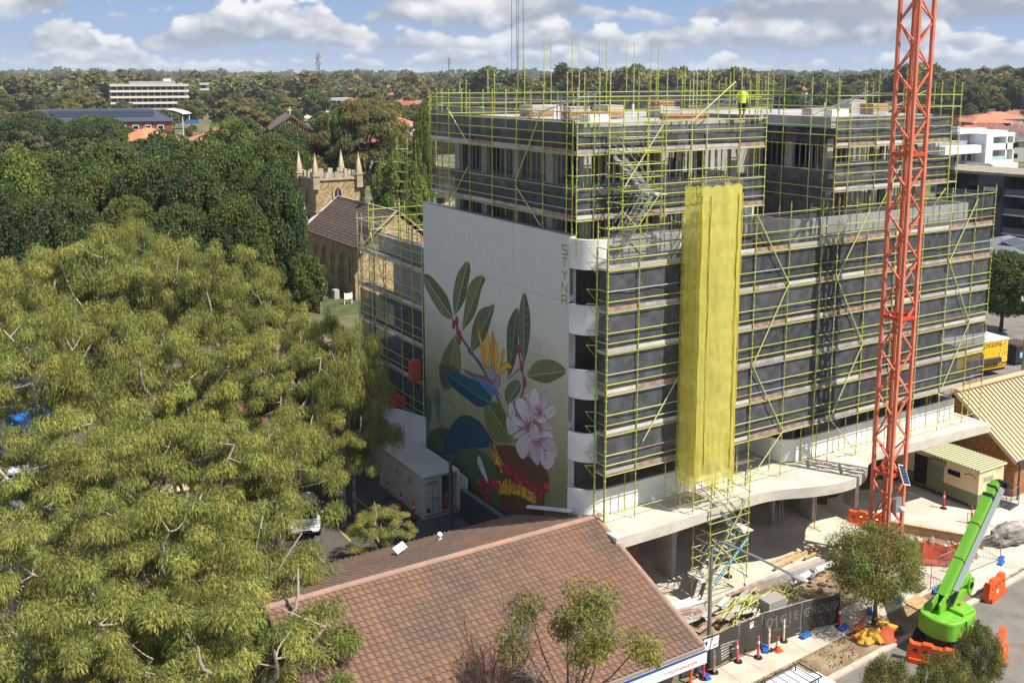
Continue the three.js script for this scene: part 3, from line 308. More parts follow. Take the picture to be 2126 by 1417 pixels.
// a run of scaffold: o = [x, z] of its first outer standard, u = direction along, v = direction inwards, as = positions of standards along u
function scaffold(name, label, { o, u, v, as, w, yb, yt, decks, rails = [.54, 1.04], ledgers = [], nets = [], netM = NET, braces = [], skip = () => false, inner = true, innerTop = 0, yts = null, yis = null, group }) {
  const t = thing(name, label, 'scaffold', [0, 0, 0], 0, group), P = (a, b, y) => V(o[0] + u[0] * a + v[0] * b, y, o[1] + u[1] * a + v[1] * b);
  const turn = Math.atan2(-u[1], u[0]);
  as.forEach((a, i) => { let p = P(a, 0, 0); post(t, p.x, yb, yts ? yts(i) : yt, p.z); if (inner) { p = P(a, w, 0); post(t, p.x, yb, yis ? yis(i) : yt - innerTop, p.z); } });
  const run = (nm, b, y, i, m = scMat()) => tube(nm, m, t, P(as[i] - .03, b, y), P(as[i + 1] + .03, b, y + (scr() - .5) * .012), .0235, CYL5);
  for (let i = 0; i + 1 < as.length; i++) {
    for (const y of decks) if (!skip(i, y)) {
      run('ledger', 0, y, i); if (inner) run('inner_ledger', w, y, i);
      const L = as[i + 1] - as[i], c = P((as[i] + as[i + 1]) / 2, w * .52, y + .065), d = mesh('deck', boxG(+L.toFixed(2) - .03, .05, w - .06), PLK[Math.floor(scr() * 5)], t); d.position.copy(c); d.rotation.y = turn;
      const tb = mesh('toe_board', boxG(+L.toFixed(2) - .05, .17, .03), PLK[Math.floor(scr() * 4.2)], t); tb.position.copy(P((as[i] + as[i + 1]) / 2, .05, y + .19)); tb.rotation.y = turn;
      for (const r of rails) run('guard_rail', 0, y + r, i);
    }
    for (const y of ledgers) if (!skip(i, y)) run('ledger', 0, y, i);
  }
  as.forEach((a, i) => { for (const y of [...decks]) if (!skip(i, y)) tube('transom', scMat(), t, P(a, -.06, y + .03), P(a, w + .06, y + .03), .0235, CYL5); if (inner) for (const y of ledgers) if (i % 2 === 0) tube('transom', scMat(), t, P(a, -.12, y - .02), P(a, w + .08, y - .02), .0235, CYL5); });
  nets.forEach(([y0, y1, step = 2, m = netM], k) => { for (let i = 0; i + 1 < as.length; i += step) { const j = Math.min(as.length - 1, i + step), L = as[j] - as[i]; if (skip(i, y0 + .02)) continue; const s = mesh('shade_net', netGeo(L - .02, y1 - y0, (k * 3 + i) % 5), m === NET ? NETS[Math.floor(scr() * 4)] : m, t); s.position.copy(P((as[i] + as[j]) / 2, .11, (y0 + y1) / 2)); s.rotation.y = turn; } });
  for (const [a0, y0, a1, y1] of braces) tube('brace', SC.c, t, P(a0, -.07, y0), P(a1, -.07, y1), .03);
  return t;
}
const FX = [0, 1.85, 4.45, 6.95, 9.42, 11.86, 14.28, 15.55, 17.95, 20.4, 22.84, 25.3, 27.7, 29.55];
const D2 = [8.2, 10.2, 12.2, 14.2, 16.2, 18.2], zig = (a0, a1, ys) => { const o = []; for (let k = 0; k + 1 < ys.length; k++) o.push(k % 2 ? [a1, ys[k], a0, ys[k + 1]] : [a0, ys[k], a1, ys[k + 1]]); return o; };
scaffold('facade_scaffold', 'tall yellow green tube scaffold with dark netting along the sunlit street front', { o: [0, 0], u: [1, 0], v: [0, -1], as: FX, w: .82, yb: 5.72, yt: 20.7, decks: D2, ledgers: [6.25, 20.2], nets: [...D2.slice(0, 5).map((y) => [y + .02, y + 1.98, 2]), [18.22, 20.2, 2, NETT]], innerTop: .3,
  braces: [...zig(9.42, 11.86, [20.1, 16.4, 12.3, 8.3, 5.9]), ...zig(17.95, 15.55, [19.9, 16.3, 12.3, 8.3, 5.9]), ...zig(27.7, 25.3, [19.9, 16.3, 12.3, 8.3]), [4.3, 12.4, 2.2, 9.6], [22.84, 14.4, 20.6, 18]] });
// returns at the two ends of the front
scaffold('end_scaffold', 'narrow scaffold return with dark net beside the white curved balconies', { o: [-.02, -.86], u: [0, 1], v: [1, 0], as: [0, .8], w: .1, inner: false, yb: 5.72, yt: 19.2, decks: [], ledgers: D2.flatMap((y) => [y, y + .54, y + 1.04]), nets: D2.slice(0, 5).map((y) => [y + .02, y + 1.98, 1]) });
{ // hop-up brackets on that return
  const t = thing('scaffold_hop_up', 'row of yellow hop-up brackets hanging towards the curved balconies', 'scaffold'); for (const y of D2) for (const dy of [.3, 1.0]) { const a = V(-.03, y + dy, -.86), b = V(-.5, y + dy + .06, -.98); tube('bracket_arm', SC.a, t, a, b, .022); tube('bracket_strut', SC.b, t, V(-.03, y + dy - .55, -.86), b, .018); }
}
// scaffold round the two set-back storeys
const U2 = [20.32, 23.45], UR = [.54, 1.04, 1.54], UL = [25.5, 26.1];
scaffold('terrace_scaffold', 'shaded upper scaffold standing above the top edge of the mural wall', { o: [-.42, -17.2], u: [0, 1], v: [1, 0], as: [0, 2.45, 4.9, 7.35, 9.8, 12.3, 14.85], w: .85, yb: 19.67, yt: 26.5, decks: U2, rails: UR, ledgers: [25.5, 26.0], nets: [[20.36, 21.95, 2], [23.5, 25.1, 2]], braces: [[2.4, 25.4, 4.8, 23.5], [4.8, 22.2, 2.5, 19.8], [12.2, 25.4, 9.8, 21.8], [9.8, 21.6, 12.2, 19.8]] });
scaffold('terrace_scaffold', 'upper scaffold on the left front terrace above the stair flights', { o: [-.42, -2.0], u: [1, 0], v: [0, -1], as: [0, 1.0, 1.9, 4.3, 5.4, 7.1, 8.1, 10.4, 12.3], w: .85, yb: 18.55, yt: 27.4, decks: U2, rails: UR, ledgers: [19.4, 22.5, 25.5, 26.2], nets: [[20.36, 21.95, 3], [23.5, 24.7, 3]], yts: (i) => [26.6, 26.4, 27.6, 26.2, 27.5, 27.3, 27.6, 27.6, 27.3][i], braces: [[9.9, 26.9, 7.0, 24.9]] });
scaffold('terrace_scaffold', 'upper scaffold lining the shaded recess between the two roof blocks', { o: [17.35, -8.1], u: [0, 1], v: [1, 0], as: [0, 2.1, 4.2, 6.1], w: .8, inner: false, yb: 18.55, yt: 27.2, decks: [], ledgers: [20.3, 20.9, 21.9, 23.3, 23.9, 24.4, 25.5, 26.1], nets: [[18.6, 21.9, 3], [23.4, 24.2, 3]] });
scaffold('terrace_scaffold', 'upper scaffold turning into the recess at the end of the left roof block', { o: [12.3, -2.85], u: [0, -1], v: [-1, 0], as: [0, 2.4, 4.8], w: .85, yb: 18.55, yt: 27, decks: U2, rails: UR, ledgers: [25.5, 26.1], nets: [[23.5, 25.1, 2], [20.36, 21.9, 2]] });
scaffold('terrace_scaffold', 'upper scaffold on the right front terrace behind the orange crane mast', { o: [17.35, -2.0], u: [1, 0], v: [0, -1], as: [0, 1.1, 3.4, 5.8, 8.0, 10.3], w: .85, yb: 18.55, yt: 27, decks: [20.7, 23.2], rails: UR, ledgers: [19.6, 22.7, 25.4, 26.1], nets: [[20.75, 22.4, 2], [23.25, 24.9, 2]], yts: (i) => [27.6, 26.2, 27.4, 27.6, 26.8, 27.6][i], braces: [[10, 20.4, 8.1, 18.6], [5.6, 22, 3.5, 19]] });
scaffold('terrace_scaffold', 'end return of the upper scaffold facing the white apartment block', { o: [28.4, -2.0], u: [0, -1], v: [-1, 0], as: [0, 1.9, 4.2, 6.6], w: .8, yb: 18.55, yt: 26.8, decks: [20.7, 23.2], rails: UR, ledgers: [25.4, 26.1], nets: [[20.75, 22.3, 3], [23.25, 25.2, 3]] });
scaffold('roof_edge_scaffold', 'row of bare scaffold standards along the far edge of the left roof', { o: [.2, -17.4], u: [1, 0], v: [0, -1], as: [0, 2, 4, 6.2, 8.2, 10.4, 12.6, 14.9, 17, 19.4, 21.8, 24, 26.4, 28], w: .8, yb: 19, yt: 29, decks: [], ledgers: [25.0, 25.6, 26.2], nets: [[22.5, 26.2, 2, NET]], yts: (i) => [26.6, 27, 27.4, 28.2, 29.6, 29.6, 29.6, 29.4, 29.6, 28, 27.6, 27.8, 27.4, 27.4][i], yis: (i) => [26.2, 26.8, 27.6, 29.4, 29.6, 29.6, 29.6, 29.7, 29.5, 27.4, 27, 27.2, 27, 27][i] });
// rear wing
scaffold('rear_scaffold', 'shaded scaffold with black netting between the sandstone church and the mural wall', { o: [-.55, -28.2], u: [0, 1], v: [1, 0], as: [0, .75, 2.4, 4.6, 7, 8.6, 10], w: .85, yb: 1.7, yt: 17.9, decks: [5.6, 8.0, 10.4, 12.8, 15.2], rails: [.6, 1.2], ledgers: [17.5, 3.4], nets: [[3.4, 5.5, 2], [5.65, 7.9, 2], [8.05, 10.3, 2], [10.45, 12.6, 2], [15.2, 17.0, 2, NETT]], braces: zig(2.4, 4.6, [16.8, 13.4, 10, 6.4]) });
scaffold('rear_scaffold', 'open scaffold over the rear wing roof beside the grey gable of the church', { o: [.4, -28.4], u: [1, 0], v: [0, 1], as: [0, 2.4, 4.8, 7.2, 9.6, 12], w: .85, yb: 8.9, yt: 18.6, decks: [15.2], ledgers: [16.6, 17.4, 18], nets: [] });
{ // tall corner stack left of the roof scaffold
  scaffold('corner_scaffold', 'slim bright green scaffold stack in front of the leafy tree by the church', { o: [-1.3, -19.9], u: [0, 1], v: [1, 0], as: [0, 1.2], w: .7, yb: 17, yt: 23.5, decks: [], ledgers: [18.9, 19.6, 20.2, 20.8, 21.4, 22, 22.8] }); }
// stairs
function stairFlight(t, a, b, side, w, m = MT.galv) { // a top, b foot, side = horizontal direction across
  const d = b.clone().sub(a), n = Math.max(3, Math.round(Math.abs(d.y) / .24)), fl = new THREE.Group(); fl.name = 'stair_flight'; t.add(fl); const s = side.clone().multiplyScalar(w);
  for (const k of [0, 1]) bar('stringer', m, fl, a.clone().addScaledVector(s, k), b.clone().addScaledVector(s, k), .05, .2);
  for (let i = 1; i < n; i++) { const c = a.clone().lerp(b, i / n).addScaledVector(s, .5), o = mesh('tread', UNIT, PLK[i % 3], fl); o.position.copy(c); o.scale.set(Math.abs(side.x) > .5 ? w : .24, .03, Math.abs(side.x) > .5 ? .24 : w); }
  for (const k of [0, 1]) for (const h of [.55, 1.0]) tube('handrail', MT.galv, fl, a.clone().addScaledVector(s, k).add(V(0, h, 0)), b.clone().addScaledVector(s, k).add(V(0, h, 0)), .022, CYL5);
}
function tower(name, label, { x0, x1, z0, z1, y0, y1, levels, flights, braces = [] }) {
  const t = thing(name, label, 'scaffold stair'); for (const x of [x0, x1]) for (const z of [z0, z1]) post(t, x, y0, y1 + scr() * .6, z);
  for (const y of levels) { for (const z of [z0, z1]) tube('ledger', scMat(), t, V(x0 - .1, y, z), V(x1 + .1, y, z), .0235, CYL5); for (const x of [x0, x1]) tube('transom', scMat(), t, V(x, y + .04, z0 - .1), V(x, y + .04, z1 + .1), .0235, CYL5); }
  for (const [ax, ay, bx, by] of flights) stairFlight(t, V(ax, ay, z0 + .2), V(bx, by, z0 + .2), V(0, 0, 1), z1 - z0 - .4);
  for (const [y, xa, xb] of flights.map(([ax, ay, bx, by]) => [by, bx, bx + (bx > ax ? .7 : -.7)])) { const o = mesh('landing', UNIT, PLK[1], t); o.position.set((xa + xb) / 2, y, (z0 + z1) / 2); o.scale.set(Math.abs(xb - xa), .05, z1 - z0 - .1); }
  for (const [ax, ay, bx, by, m] of braces) tube('brace', m || SC.a, t, V(ax, ay, z1 + .06), V(bx, by, z1 + .06), .028);
  return t;
}
const lv = (a, b, s) => { const o = []; for (let y = a; y <= b; y += s) o.push(y); return o; };
tower('stair_tower', 'scaffold stair tower with zigzag flights on the upper terrace', { x0: 1.35, x1: 3.7, z0: -1.85, z1: -.75, y0: 18.6, y1: 25.6, levels: lv(19.3, 25.4, .62), flights: [[1.5, 23.4, 3.4, 21.5], [3.3, 21.5, 1.6, 19.2]], braces: [[1.4, 22, 3.7, 24.9, SC.c], [3.6, 21.6, 1.5, 19.2, M([.36, .44, .16], .6)], [1.4, 20.8, 3.4, 18.9, SC.c]] });
tower('stair_tower', 'scaffold stair tower rising from the concrete slab below the yellow netting', { x0: 5.62, x1: 8.25, z0: .12, z1: 1.35, y0: .72, y1: 7.3, levels: lv(1.5, 7.2, .58), flights: [[5.9, 5.9, 8.0, 3.9], [8.0, 3.9, 5.9, 2.0]], braces: [[8.2, 6.0, 5.7, 2.6, SC.a], [5.7, 4.2, 8.2, 1.8, SC.c]] });
{ // the printed blue-green strip on that stair
  const tx = canvasTex(512, 64, (c, w, h) => { c.fillStyle = '#27777e'; c.fillRect(0, 0, w, h); c.fillStyle = '#cfe3df'; c.font = 'bold 44px sans-serif'; c.textBaseline = 'middle'; c.textAlign = 'center'; c.fillText('NEW WAVE SCAFFOLDING', w / 2, h / 2, w - 12); });
  const o = mesh('stair_banner', new THREE.BoxGeometry(3.0, .22, .02), mapped(tx, .7)); o.position.set(7.0, 2.75, 1.5); o.rotation.z = .72; tag(o, 'blue green lettered strip slanting down the lower stair tower', 'banner');
}
// yellow net shaft
{
  const YT = mottled('#e9de5c', '#f2ea80', 2.5, { seed: 81, f: 4, gain: 1.2 });
  const YN = new THREE.MeshPhysicalMaterial({ map: YT, roughness: .95, side: THREE.DoubleSide, transparent: true, opacity: .8, transmission: .5, thickness: 0 });
  const t = thing('hoist_shaft', 'scaffold shaft wrapped in translucent yellow netting on the street front', 'shaft'); const x0 = 4.42, x1 = 7.0, z0 = .1, z1 = 1.35, y0 = 7.0, y1 = 22.0;
  for (const x of [x0 + .12, x1 - .12]) for (const z of [z0 + .15, z1 - .15]) post(t, x, 5.72, 23.2 + scr() * .7, z);
  for (let y = 6.3; y < 22.4; y += 1) { for (const z of [z0 + .15, z1 - .15]) tube('ledger', scMat(), t, V(x0 + .1, y, z), V(x1 - .1, y, z), .0235, CYL5); for (const x of [x0 + .12, x1 - .12]) tube('transom', scMat(), t, V(x, y, z0 + .1), V(x, y, z1 - .1), .0235, CYL5); }
  for (let k = 0; k < 6; k++) { const a = 7.6 + k * 2.3; tube('brace', SC.c, t, V(k % 2 ? x0 + .15 : x1 - .15, a, z1 - .2), V(k % 2 ? x1 - .15 : x0 + .15, a + 2.2, z1 - .2), .03); const o = mesh('platform', UNIT, PLK[2], t); o.position.set((x0 + x1) / 2, a, (z0 + z1) / 2); o.scale.set(1.9, .05, .9); stairFlight(t, V(k % 2 ? x1 - .4 : x0 + .4, a + 2.3, z0 + .25), V(k % 2 ? x0 + .5 : x1 - .5, a + .05, z0 + .25), V(0, 0, 1), .6); }
  const sheet = (nm, ax, az, bx, bz, seed, hem) => { const w = Math.hypot(bx - ax, bz - az), nx = Math.round(w * 9), ny = 150, g = new THREE.PlaneGeometry(w, y1 - y0, nx, ny), p = g.attributes.position, uv = g.attributes.uv; for (let i = 0; i < p.count; i++) { const x = p.getX(i), y = p.getY(i), f = (y + (y1 - y0) / 2) / (y1 - y0), fall = Math.pow(1 - f, 5); const s = (x + w / 2) / w, pin = Math.sin(s * Math.PI); let d = (fbm(x * 2 + seed, y * .35, seed, 3) - .5) * .16 * pin + Math.sin(x * 9 + fbm(x * 3, y, 2, 2) * 7) * (.012 + fall * .05) + (fbm(x * 5, y * 2.2, seed + 4, 3) - .5) * .07; p.setZ(i, d); if (f > .98) p.setY(i, y - Math.abs(Math.sin(s * Math.PI * Math.round(w / .6))) * -.12 - .06); if (f < .05) p.setY(i, y + (fbm(x * 3 + seed, 1, 1, 2) - .3) * hem * (1 - f / .05)); uv.setXY(i, x, y); } g.computeVertexNormals(); const o = mesh(nm, g, YN, t); o.position.set((ax + bx) / 2, (y0 + y1) / 2, (az + bz) / 2); o.rotation.y = Math.atan2(-(bz - az), bx - ax); return o; };
  sheet('net_sheet', x0, z0, x0, z1, 1, .5); sheet('net_sheet', x0, z1, x1, z1, 2, 1.1); sheet('net_sheet', x1, z1, x1, z0, 3, .6);
  for (const [x, z] of [[x0 + .02, z1 + .03], [x0 + .55, z1 + .05], [x1 - .25, z1 + .05], [x1 + .03, z1]]) { const pts = []; for (let y = y0 + .8; y <= y1; y += .6) pts.push(V(x + (scr() - .5) * .06, y, z + (scr() - .5) * .04)); mesh('net_seam', new THREE.TubeGeometry(new THREE.CatmullRomCurve3(pts), 60, .028, 5), M([.6, .46, .04], .9), t); }
  if (0) mesh('torn_tail', new THREE.TubeGeometry(new THREE.CatmullRomCurve3([V(x0 + .1, 8, z1), V(x0 + .35, 7.2, z1 + .1), V(x0 + .7, 6.7, z1 + .15), V(x0 + 1.0, 6.1, z1 + .2)]), 20, .1, 5), YN, t);
}
// loose raking props on the upper roof
{ const r = rngOf(14); [[1.2, -9, 3.4, -6], [3, -12, 5.6, -8], [9, -5, 11.6, -3], [18.6, -5, 21.4, -3.2], [22, -8, 25, -5.4], [24, -4.4, 27, -3.4]].forEach(([a, b, c, d], i) => { const o = tube('roof_prop', MT.galv, null, V(a, 24.93, b), V(c, 26.2 + r() * .4, d), .03); tag(o, 'pale steel raking prop leaning on the flat roof', 'prop', 'raking props on the flat roofs'); }); }
{ // material standing about on the flat roofs
  const r = rngOf(15); [[2.2, -5, 2.2, .5, .9], [5.6, -7.6, 1.2, .7, 1.2], [8.4, -4.6, 2.6, .35, .7], [9.6, -8, 1.2, .9, 1], [20, -5.6, 2.4, .4, .8], [23.6, -4.6, 1.4, .6, 1], [25.2, -7.6, 1.2, .8, 1.2], [4.4, -12.4, 2.4, .6, 1.1], [7.6, -13.6, 1.6, .5, 1]].forEach(([x, z, w, h, d], i) => { const t = thing('material_stack', 'stack of boards strapped on the flat roof', 'stack', [x, 24.92, z], r() * .6 - .3, 'board stacks on the flat roofs'); const n = Math.round(h / .08); for (let k = 0; k < n; k++) ubox('board', [PLK[0], PLK[2], MT.ply, MT.timber, PLK[1]][(i + (k >> 1)) % 5], t, [(r() - .5) * .06, .04 + k * .08, (r() - .5) * .06], [w, .07, d]); });
  for (let i = 0; i < 12; i++) { const x = i % 2 ? 1.6 + r() * 9 : 18.6 + r() * 7.6, z = -4.4 - r() * 11; tag(tube('starter_bar_post', MT.steel, null, V(x, 24.9, z), V(x + (r() - .5) * .1, 25.7 + r() * .5, z), .035), 'slim upright steel post on the flat roof', 'post', 'slim posts on the flat roofs'); }
}
// ---------------------------------------------------------------- tower crane mast
{
  const t = thing('tower_crane', 'orange lattice tower crane mast rising beside the scaffold', 'crane', [16.9, .02, 3.1]); const OR = mapped(mottled('#cc6a4e', '#d98068', 3, { seed: 101, gain: 1.2 }), .55), OD = M('#c04a28', .5), w = .57, H = 41;
  mesh('base', boxAt(-1.2, 1.2, 0, .5, -1.2, 1.2), MT.concrete, t);
  const L = [[-1, 1], [1, 1], [1, -1], [-1, -1]]; L.forEach(([a, b], i) => mesh('leg', boxAt(a * w - .085, a * w + .085, .5, H, b * w - .085, b * w + .085), i === 3 ? OR : OR, t));
  const st = 1.22; for (let s = 0; s < 4; s++) { const [a, b] = L[s], [c, d] = L[(s + 1) % 4]; for (let k = 0; k * st + .6 < H - st; k++) { const y = .6 + k * st, f = (k + s) % 2; bar('lacing', OR, t, V((f ? a : c) * w, y, (f ? b : d) * w), V((f ? c : a) * w, y + st, (f ? d : b) * w), .075, .075); } for (let y = 6; y < H; y += 8.6) bar('collar', OD, t, V(a * w, y, b * w), V(c * w, y, d * w), .14, .18); }
  for (let y = 1; y < H; y += .34) if (y < 38) tube('rung', OD, t, V(.1, y, -.3), V(.45, y, -.3), .014, CYL5); for (const x of [.1, .45]) tube('ladder_rail', OD, t, V(x, .5, -.3), V(x, H, -.3), .025); tube('cable', MT.black, t, V(-.25, .5, .1), V(-.2, H, .1), .018);
  // solar panel and control box hung on the mast: things of their own
  const sp = thing('mast_solar_unit', 'small white framed solar panel hung on the orange crane mast', 'solar panel', [17.05, 6.05, 3.95], .25); sp.rotation.x = -.55; sp.rotation.z = -.25; mesh('frame', boxAt(-.34, .34, -.55, .55, -.02, .02), MT.whiteP, sp); const cm = M('#1a2238', .2); for (let i = 0; i < 4; i++) for (let j = 0; j < 6; j++) mesh('cell', boxAt(-.3 + i * .152, -.3 + i * .152 + .142, -.5 + j * .168, -.5 + j * .168 + .158, .021, .027), cm, sp); bar('bracket', MT.steel, sp, V(0, 0, -.02), V(0, -.2, -.4), .05, .05);
  const cb = thing('control_box', 'grey control box fixed under the solar panel on the mast', 'box', [16.75, 4.4, 3.82], .1); mesh('case', boxAt(-.28, .28, -.4, .4, -.15, .15), MT.galv, cb); mesh('lamp_head', new THREE.SphereGeometry(.16, 12, 8).translate(.2, -.25, .25), MT.whiteP, cb); mesh('lamp_arm', boxAt(.1, .16, -.2, -.15, .15, .3), MT.steel, cb);
  [1063.5, 1074, 1077.5, 1087.5].map((p) => { const q = onPlane(p, 100, 'z', -21); return [q.x, -21]; }).forEach(([x, z]) => tag(tube('hoist_cable', MT.dark, null, V(x, 22, z), V(x - .15, 48, z), .014, CYL5), 'thin dark hoist cable hanging from above over the roof', 'cable', 'crane hoist cables'));
}
// ---------------------------------------------------------------- worker on the roof
function bodyMesh() {
  // closed skin of revolution-like rings joined along one figure: legs, trunk, neck, head as one surface via merged lofts
  const ring = (pts, n = 12) => { const pos = [], idx = []; pts.forEach(([x, y, z, rx, rz], i) => { for (let k = 0; k < n; k++) { const a = k / n * 6.2832; pos.push(x + Math.cos(a) * rx, y, z + Math.sin(a) * rz); if (i) { const p = (i - 1) * n + k, q = (i - 1) * n + (k + 1) % n; idx.push(p, p + n, q, q, p + n, q + n); } } }); const g = new THREE.BufferGeometry(); g.setAttribute('position', new THREE.Float32BufferAttribute(pos, 3)); g.setIndex(idx); g.computeVertexNormals(); return g; };
  return ring;
}
{
  const q = onPlane(1553, 245, 'y', 24.95), ring = bodyMesh(), t = thing('person', 'worker in a bright lime shirt and dark shorts standing on the scaffold top', 'person', [10.55, 24.9, -2.5], -.6); const skin = M([.42, .25, .17], .6), hv = M([.62, .85, .06], .7), dk = M('#1d2027', .8);
  const leg = (s) => ring([[s * .1, 0, .06, .05, .12], [s * .1, .08, 0, .05, .06], [s * .1, .3, -.01, .06, .065], [s * .1, .48, .01, .055, .06], [s * .09, .7, 0, .075, .08], [s * .08, .9, 0, .095, .1]]), arm = (s) => ring([[s * .31, .86, .1, .03, .045], [s * .31, .95, .06, .035, .035], [s * .29, 1.1, -.01, .04, .04], [s * .25, 1.3, -.02, .05, .05], [s * .19, 1.44, 0, .06, .06]]);
  const parts = [leg(-1), leg(1), arm(-1), arm(1), ring([[0, .85, 0, .15, .11], [0, 1.0, 0, .16, .12], [0, 1.2, 0, .18, .13], [0, 1.4, 0, .19, .12], [0, 1.48, 0, .1, .09], [0, 1.52, 0, .055, .06], [0, 1.58, .01, .06, .07], [0, 1.64, .02, .08, .1], [0, 1.72, .01, .085, .105], [0, 1.78, 0, .065, .08], [0, 1.82, 0, .01, .01]]), new THREE.ConeGeometry(.018, .05, 5).rotateX(1.57).translate(0, 1.66, .13)];
  for (const s of [-1, 1]) for (let k = 0; k < 5; k++) parts.push(tubeGeo(V(s * .31 + (k - 2) * .012 * s, .87, .1 + (k - 2) * .018), V(s * .31 + (k - 2) * .014 * s, .78 + (k === 4 ? .05 : Math.abs(k - 2) * .008), .13 + (k - 2) * .02), .009, .007, 5));
  mesh('body', mergeGeometries(parts.map((g) => { const n = g.index ? g.toNonIndexed() : g; n.deleteAttribute('uv'); return n; })), skin, t);
  const sleeve = (s) => ring([[s * .275, 1.14, -.01, .062, .062], [s * .25, 1.3, -.02, .072, .072], [s * .18, 1.46, 0, .08, .08]]); mesh('shirt', mergeGeometries([ring([[0, .88, 0, .2, .15], [0, 1.05, 0, .19, .145], [0, 1.25, 0, .205, .15], [0, 1.42, 0, .205, .135], [0, 1.5, 0, .1, .09]]), sleeve(-1), sleeve(1)]), hv, t);
  const sh = (s) => ring([[s * .1, .5, 0, .09, .095], [s * .085, .9, 0, .115, .125]]); mesh('shorts', mergeGeometries([sh(-1), sh(1), ring([[0, .82, 0, .17, .13], [0, .98, 0, .17, .13]])]), dk, t); mesh('cap', new THREE.SphereGeometry(.1, 10, 6, 0, 6.3, 0, 1.5).scale(.95, .9, 1.15).translate(0, 1.73, .01), M('#3a3030', .8), t); for (const s of [-1, 1]) mesh('boot', boxAt(s * .1 - .055, s * .1 + .055, 0, .12, -.1, .19), M('#5a452c', .8), t);
}
// ---------------------------------------------------------------- boom lift
{
  const LG = mapped(mottled('#66a428', '#78b636', 1.6, { seed: 205, gain: 1.6, specks: .01, speck: [96, 120, 60] }), .45), t = thing('boom_lift', 'lime green boom lift with a raised boom and black tyres on the road', 'boom lift', [14.0, -.13, 9.25], .15); t.scale.setScalar(.95); // +x runs along the street
  const wheel = (x, z) => { const w = new THREE.Group(); w.name = 'wheel'; w.position.set(x, .46, z); t.add(w); const ty = mesh('tyre', new THREE.TorusGeometry(.3, .16, 10, 22), MT.rubber, w); ty.scale.z = 1.35; for (let k = 0; k < 18; k++) { const a = k / 18 * 6.283, o = mesh('tread_lug', UNIT, MT.rubber, w); o.position.set(Math.cos(a) * .45, Math.sin(a) * .45, 0); o.rotation.z = a; o.scale.set(.05, .06, .36); } mesh('rim', new THREE.CylinderGeometry(.2, .2, .3, 14).rotateX(1.5708), MT.whiteP, w); };
  for (const x of [-1.15, 1.35]) for (const z of [-.95, .95]) wheel(x, z); mesh('chassis', boxAt(-1.3, 1.5, .45, .85, -.62, .62), MT.darkgrey, t); for (const x of [-1.15, 1.35]) mesh('axle', boxAt(x - .1, x + .1, .38, .55, -.9, .9), MT.black, t); mesh('turntable', new THREE.CylinderGeometry(.6, .6, .2, 20).translate(0, .95, 0), MT.black, t);
  // counterweight body, rounded
  const body = new THREE.Shape(); body.moveTo(-1.35, -.8); body.quadraticCurveTo(-1.62, -.6, -1.65, 0); body.quadraticCurveTo(-1.62, .6, -1.35, .85); body.quadraticCurveTo(-.4, 1.15, .6, 1.05); body.quadraticCurveTo(.95, 1.0, .98, .7); body.lineTo(.95, -.6); body.quadraticCurveTo(.8, -.95, .2, -.98); body.quadraticCurveTo(-.7, -1.05, -1.35, -.8);
  mesh('turret_body', new THREE.ExtrudeGeometry(body, { depth: .78, bevelEnabled: true, bevelSize: .1, bevelThickness: .12, bevelSegments: 4, curveSegments: 10 }).rotateX(-1.5708).translate(0, 1.1, 0), LG, t);
  mesh('cover', new THREE.ExtrudeGeometry(new THREE.Shape([[-.2, -.4], [.8, -.45], [.85, .35], [.55, .8], [-.3, .7]].map(([a, b]) => new THREE.Vector2(a, -b))), { depth: .1, bevelEnabled: true, bevelSize: .06, bevelThickness: .05 }).rotateX(-1.5708).translate(-.05, 2.02, .1), LG, t); mesh('vent', boxAt(.15, .75, 1.35, 1.6, 1.125, 1.155), MT.black, t);
  { const tx = canvasTex(128, 96, (c) => { c.fillStyle = '#79c51f'; c.fillRect(0, 0, 128, 96); c.fillStyle = '#eef2ea'; c.font = 'italic bold 74px sans-serif'; c.fillText('M', 24, 76); }); mesh('decal', new THREE.PlaneGeometry(.34, .26).translate(.0, 1.5, 1.165), mapped(tx, .5), t); }
  for (const z of [-.5, -.12]) mesh('boom_cheek', new THREE.ExtrudeGeometry(new THREE.Shape([[-1.1, 1.95], [.15, 1.95], [.15, 2.5], [-.3, 2.85], [-.7, 2.7], [-1.1, 2.5]].map(([a, b]) => new THREE.Vector2(a, b))), { depth: .1, bevelEnabled: false }).translate(0, 0, z), LG, t); tube('pivot', MT.black, t, V(-.4, 2.55, -.6), V(-.4, 2.55, .05), .1);
  // riser box lying along the machine
  mesh('riser', boxAt(-.1, 2.6, 1.75, 2.15, -.75, -.25), LG, t); mesh('riser_arm', boxAt(.0, 2.7, 2.42, 2.86, -.78, -.28), LG, t); bar('riser_link', LG, t, V(.2, 2.1, -.5), V(2.3, 2.5, -.5), .2, .16); mesh('riser_knuckle', new THREE.CylinderGeometry(.4, .4, .6, 14).rotateX(1.5708).scale(.8, 1.25, 1).translate(2.6, 2.25, -.5), LG, t); mesh('knuckle_pin', new THREE.CylinderGeometry(.16, .16, .72, 12).rotateX(1.5708).translate(2.6, 2.3, -.5), MT.black, t); tube('hose', MT.black, t, V(2.8, 2.2, -.5), V(3.3, 2.35, -.4), .06);
  // telescopic boom
  const a = V(-.35, 2.6, -.3), b = V(4.1, 6.75, -.3), d = b.clone().sub(a).normalize(); bar('boom', LG, t, a, b, .46, .52); bar('boom_tip', LG, t, b, b.clone().addScaledVector(d, .9), .36, .42); bar('boom_collar', MT.black, t, b.clone().addScaledVector(d, -.1), b.clone().addScaledVector(d, .06), .5, .58); bar('boom_collar', MT.black, t, b.clone().addScaledVector(d, .5), b.clone().addScaledVector(d, .58), .44, .5);
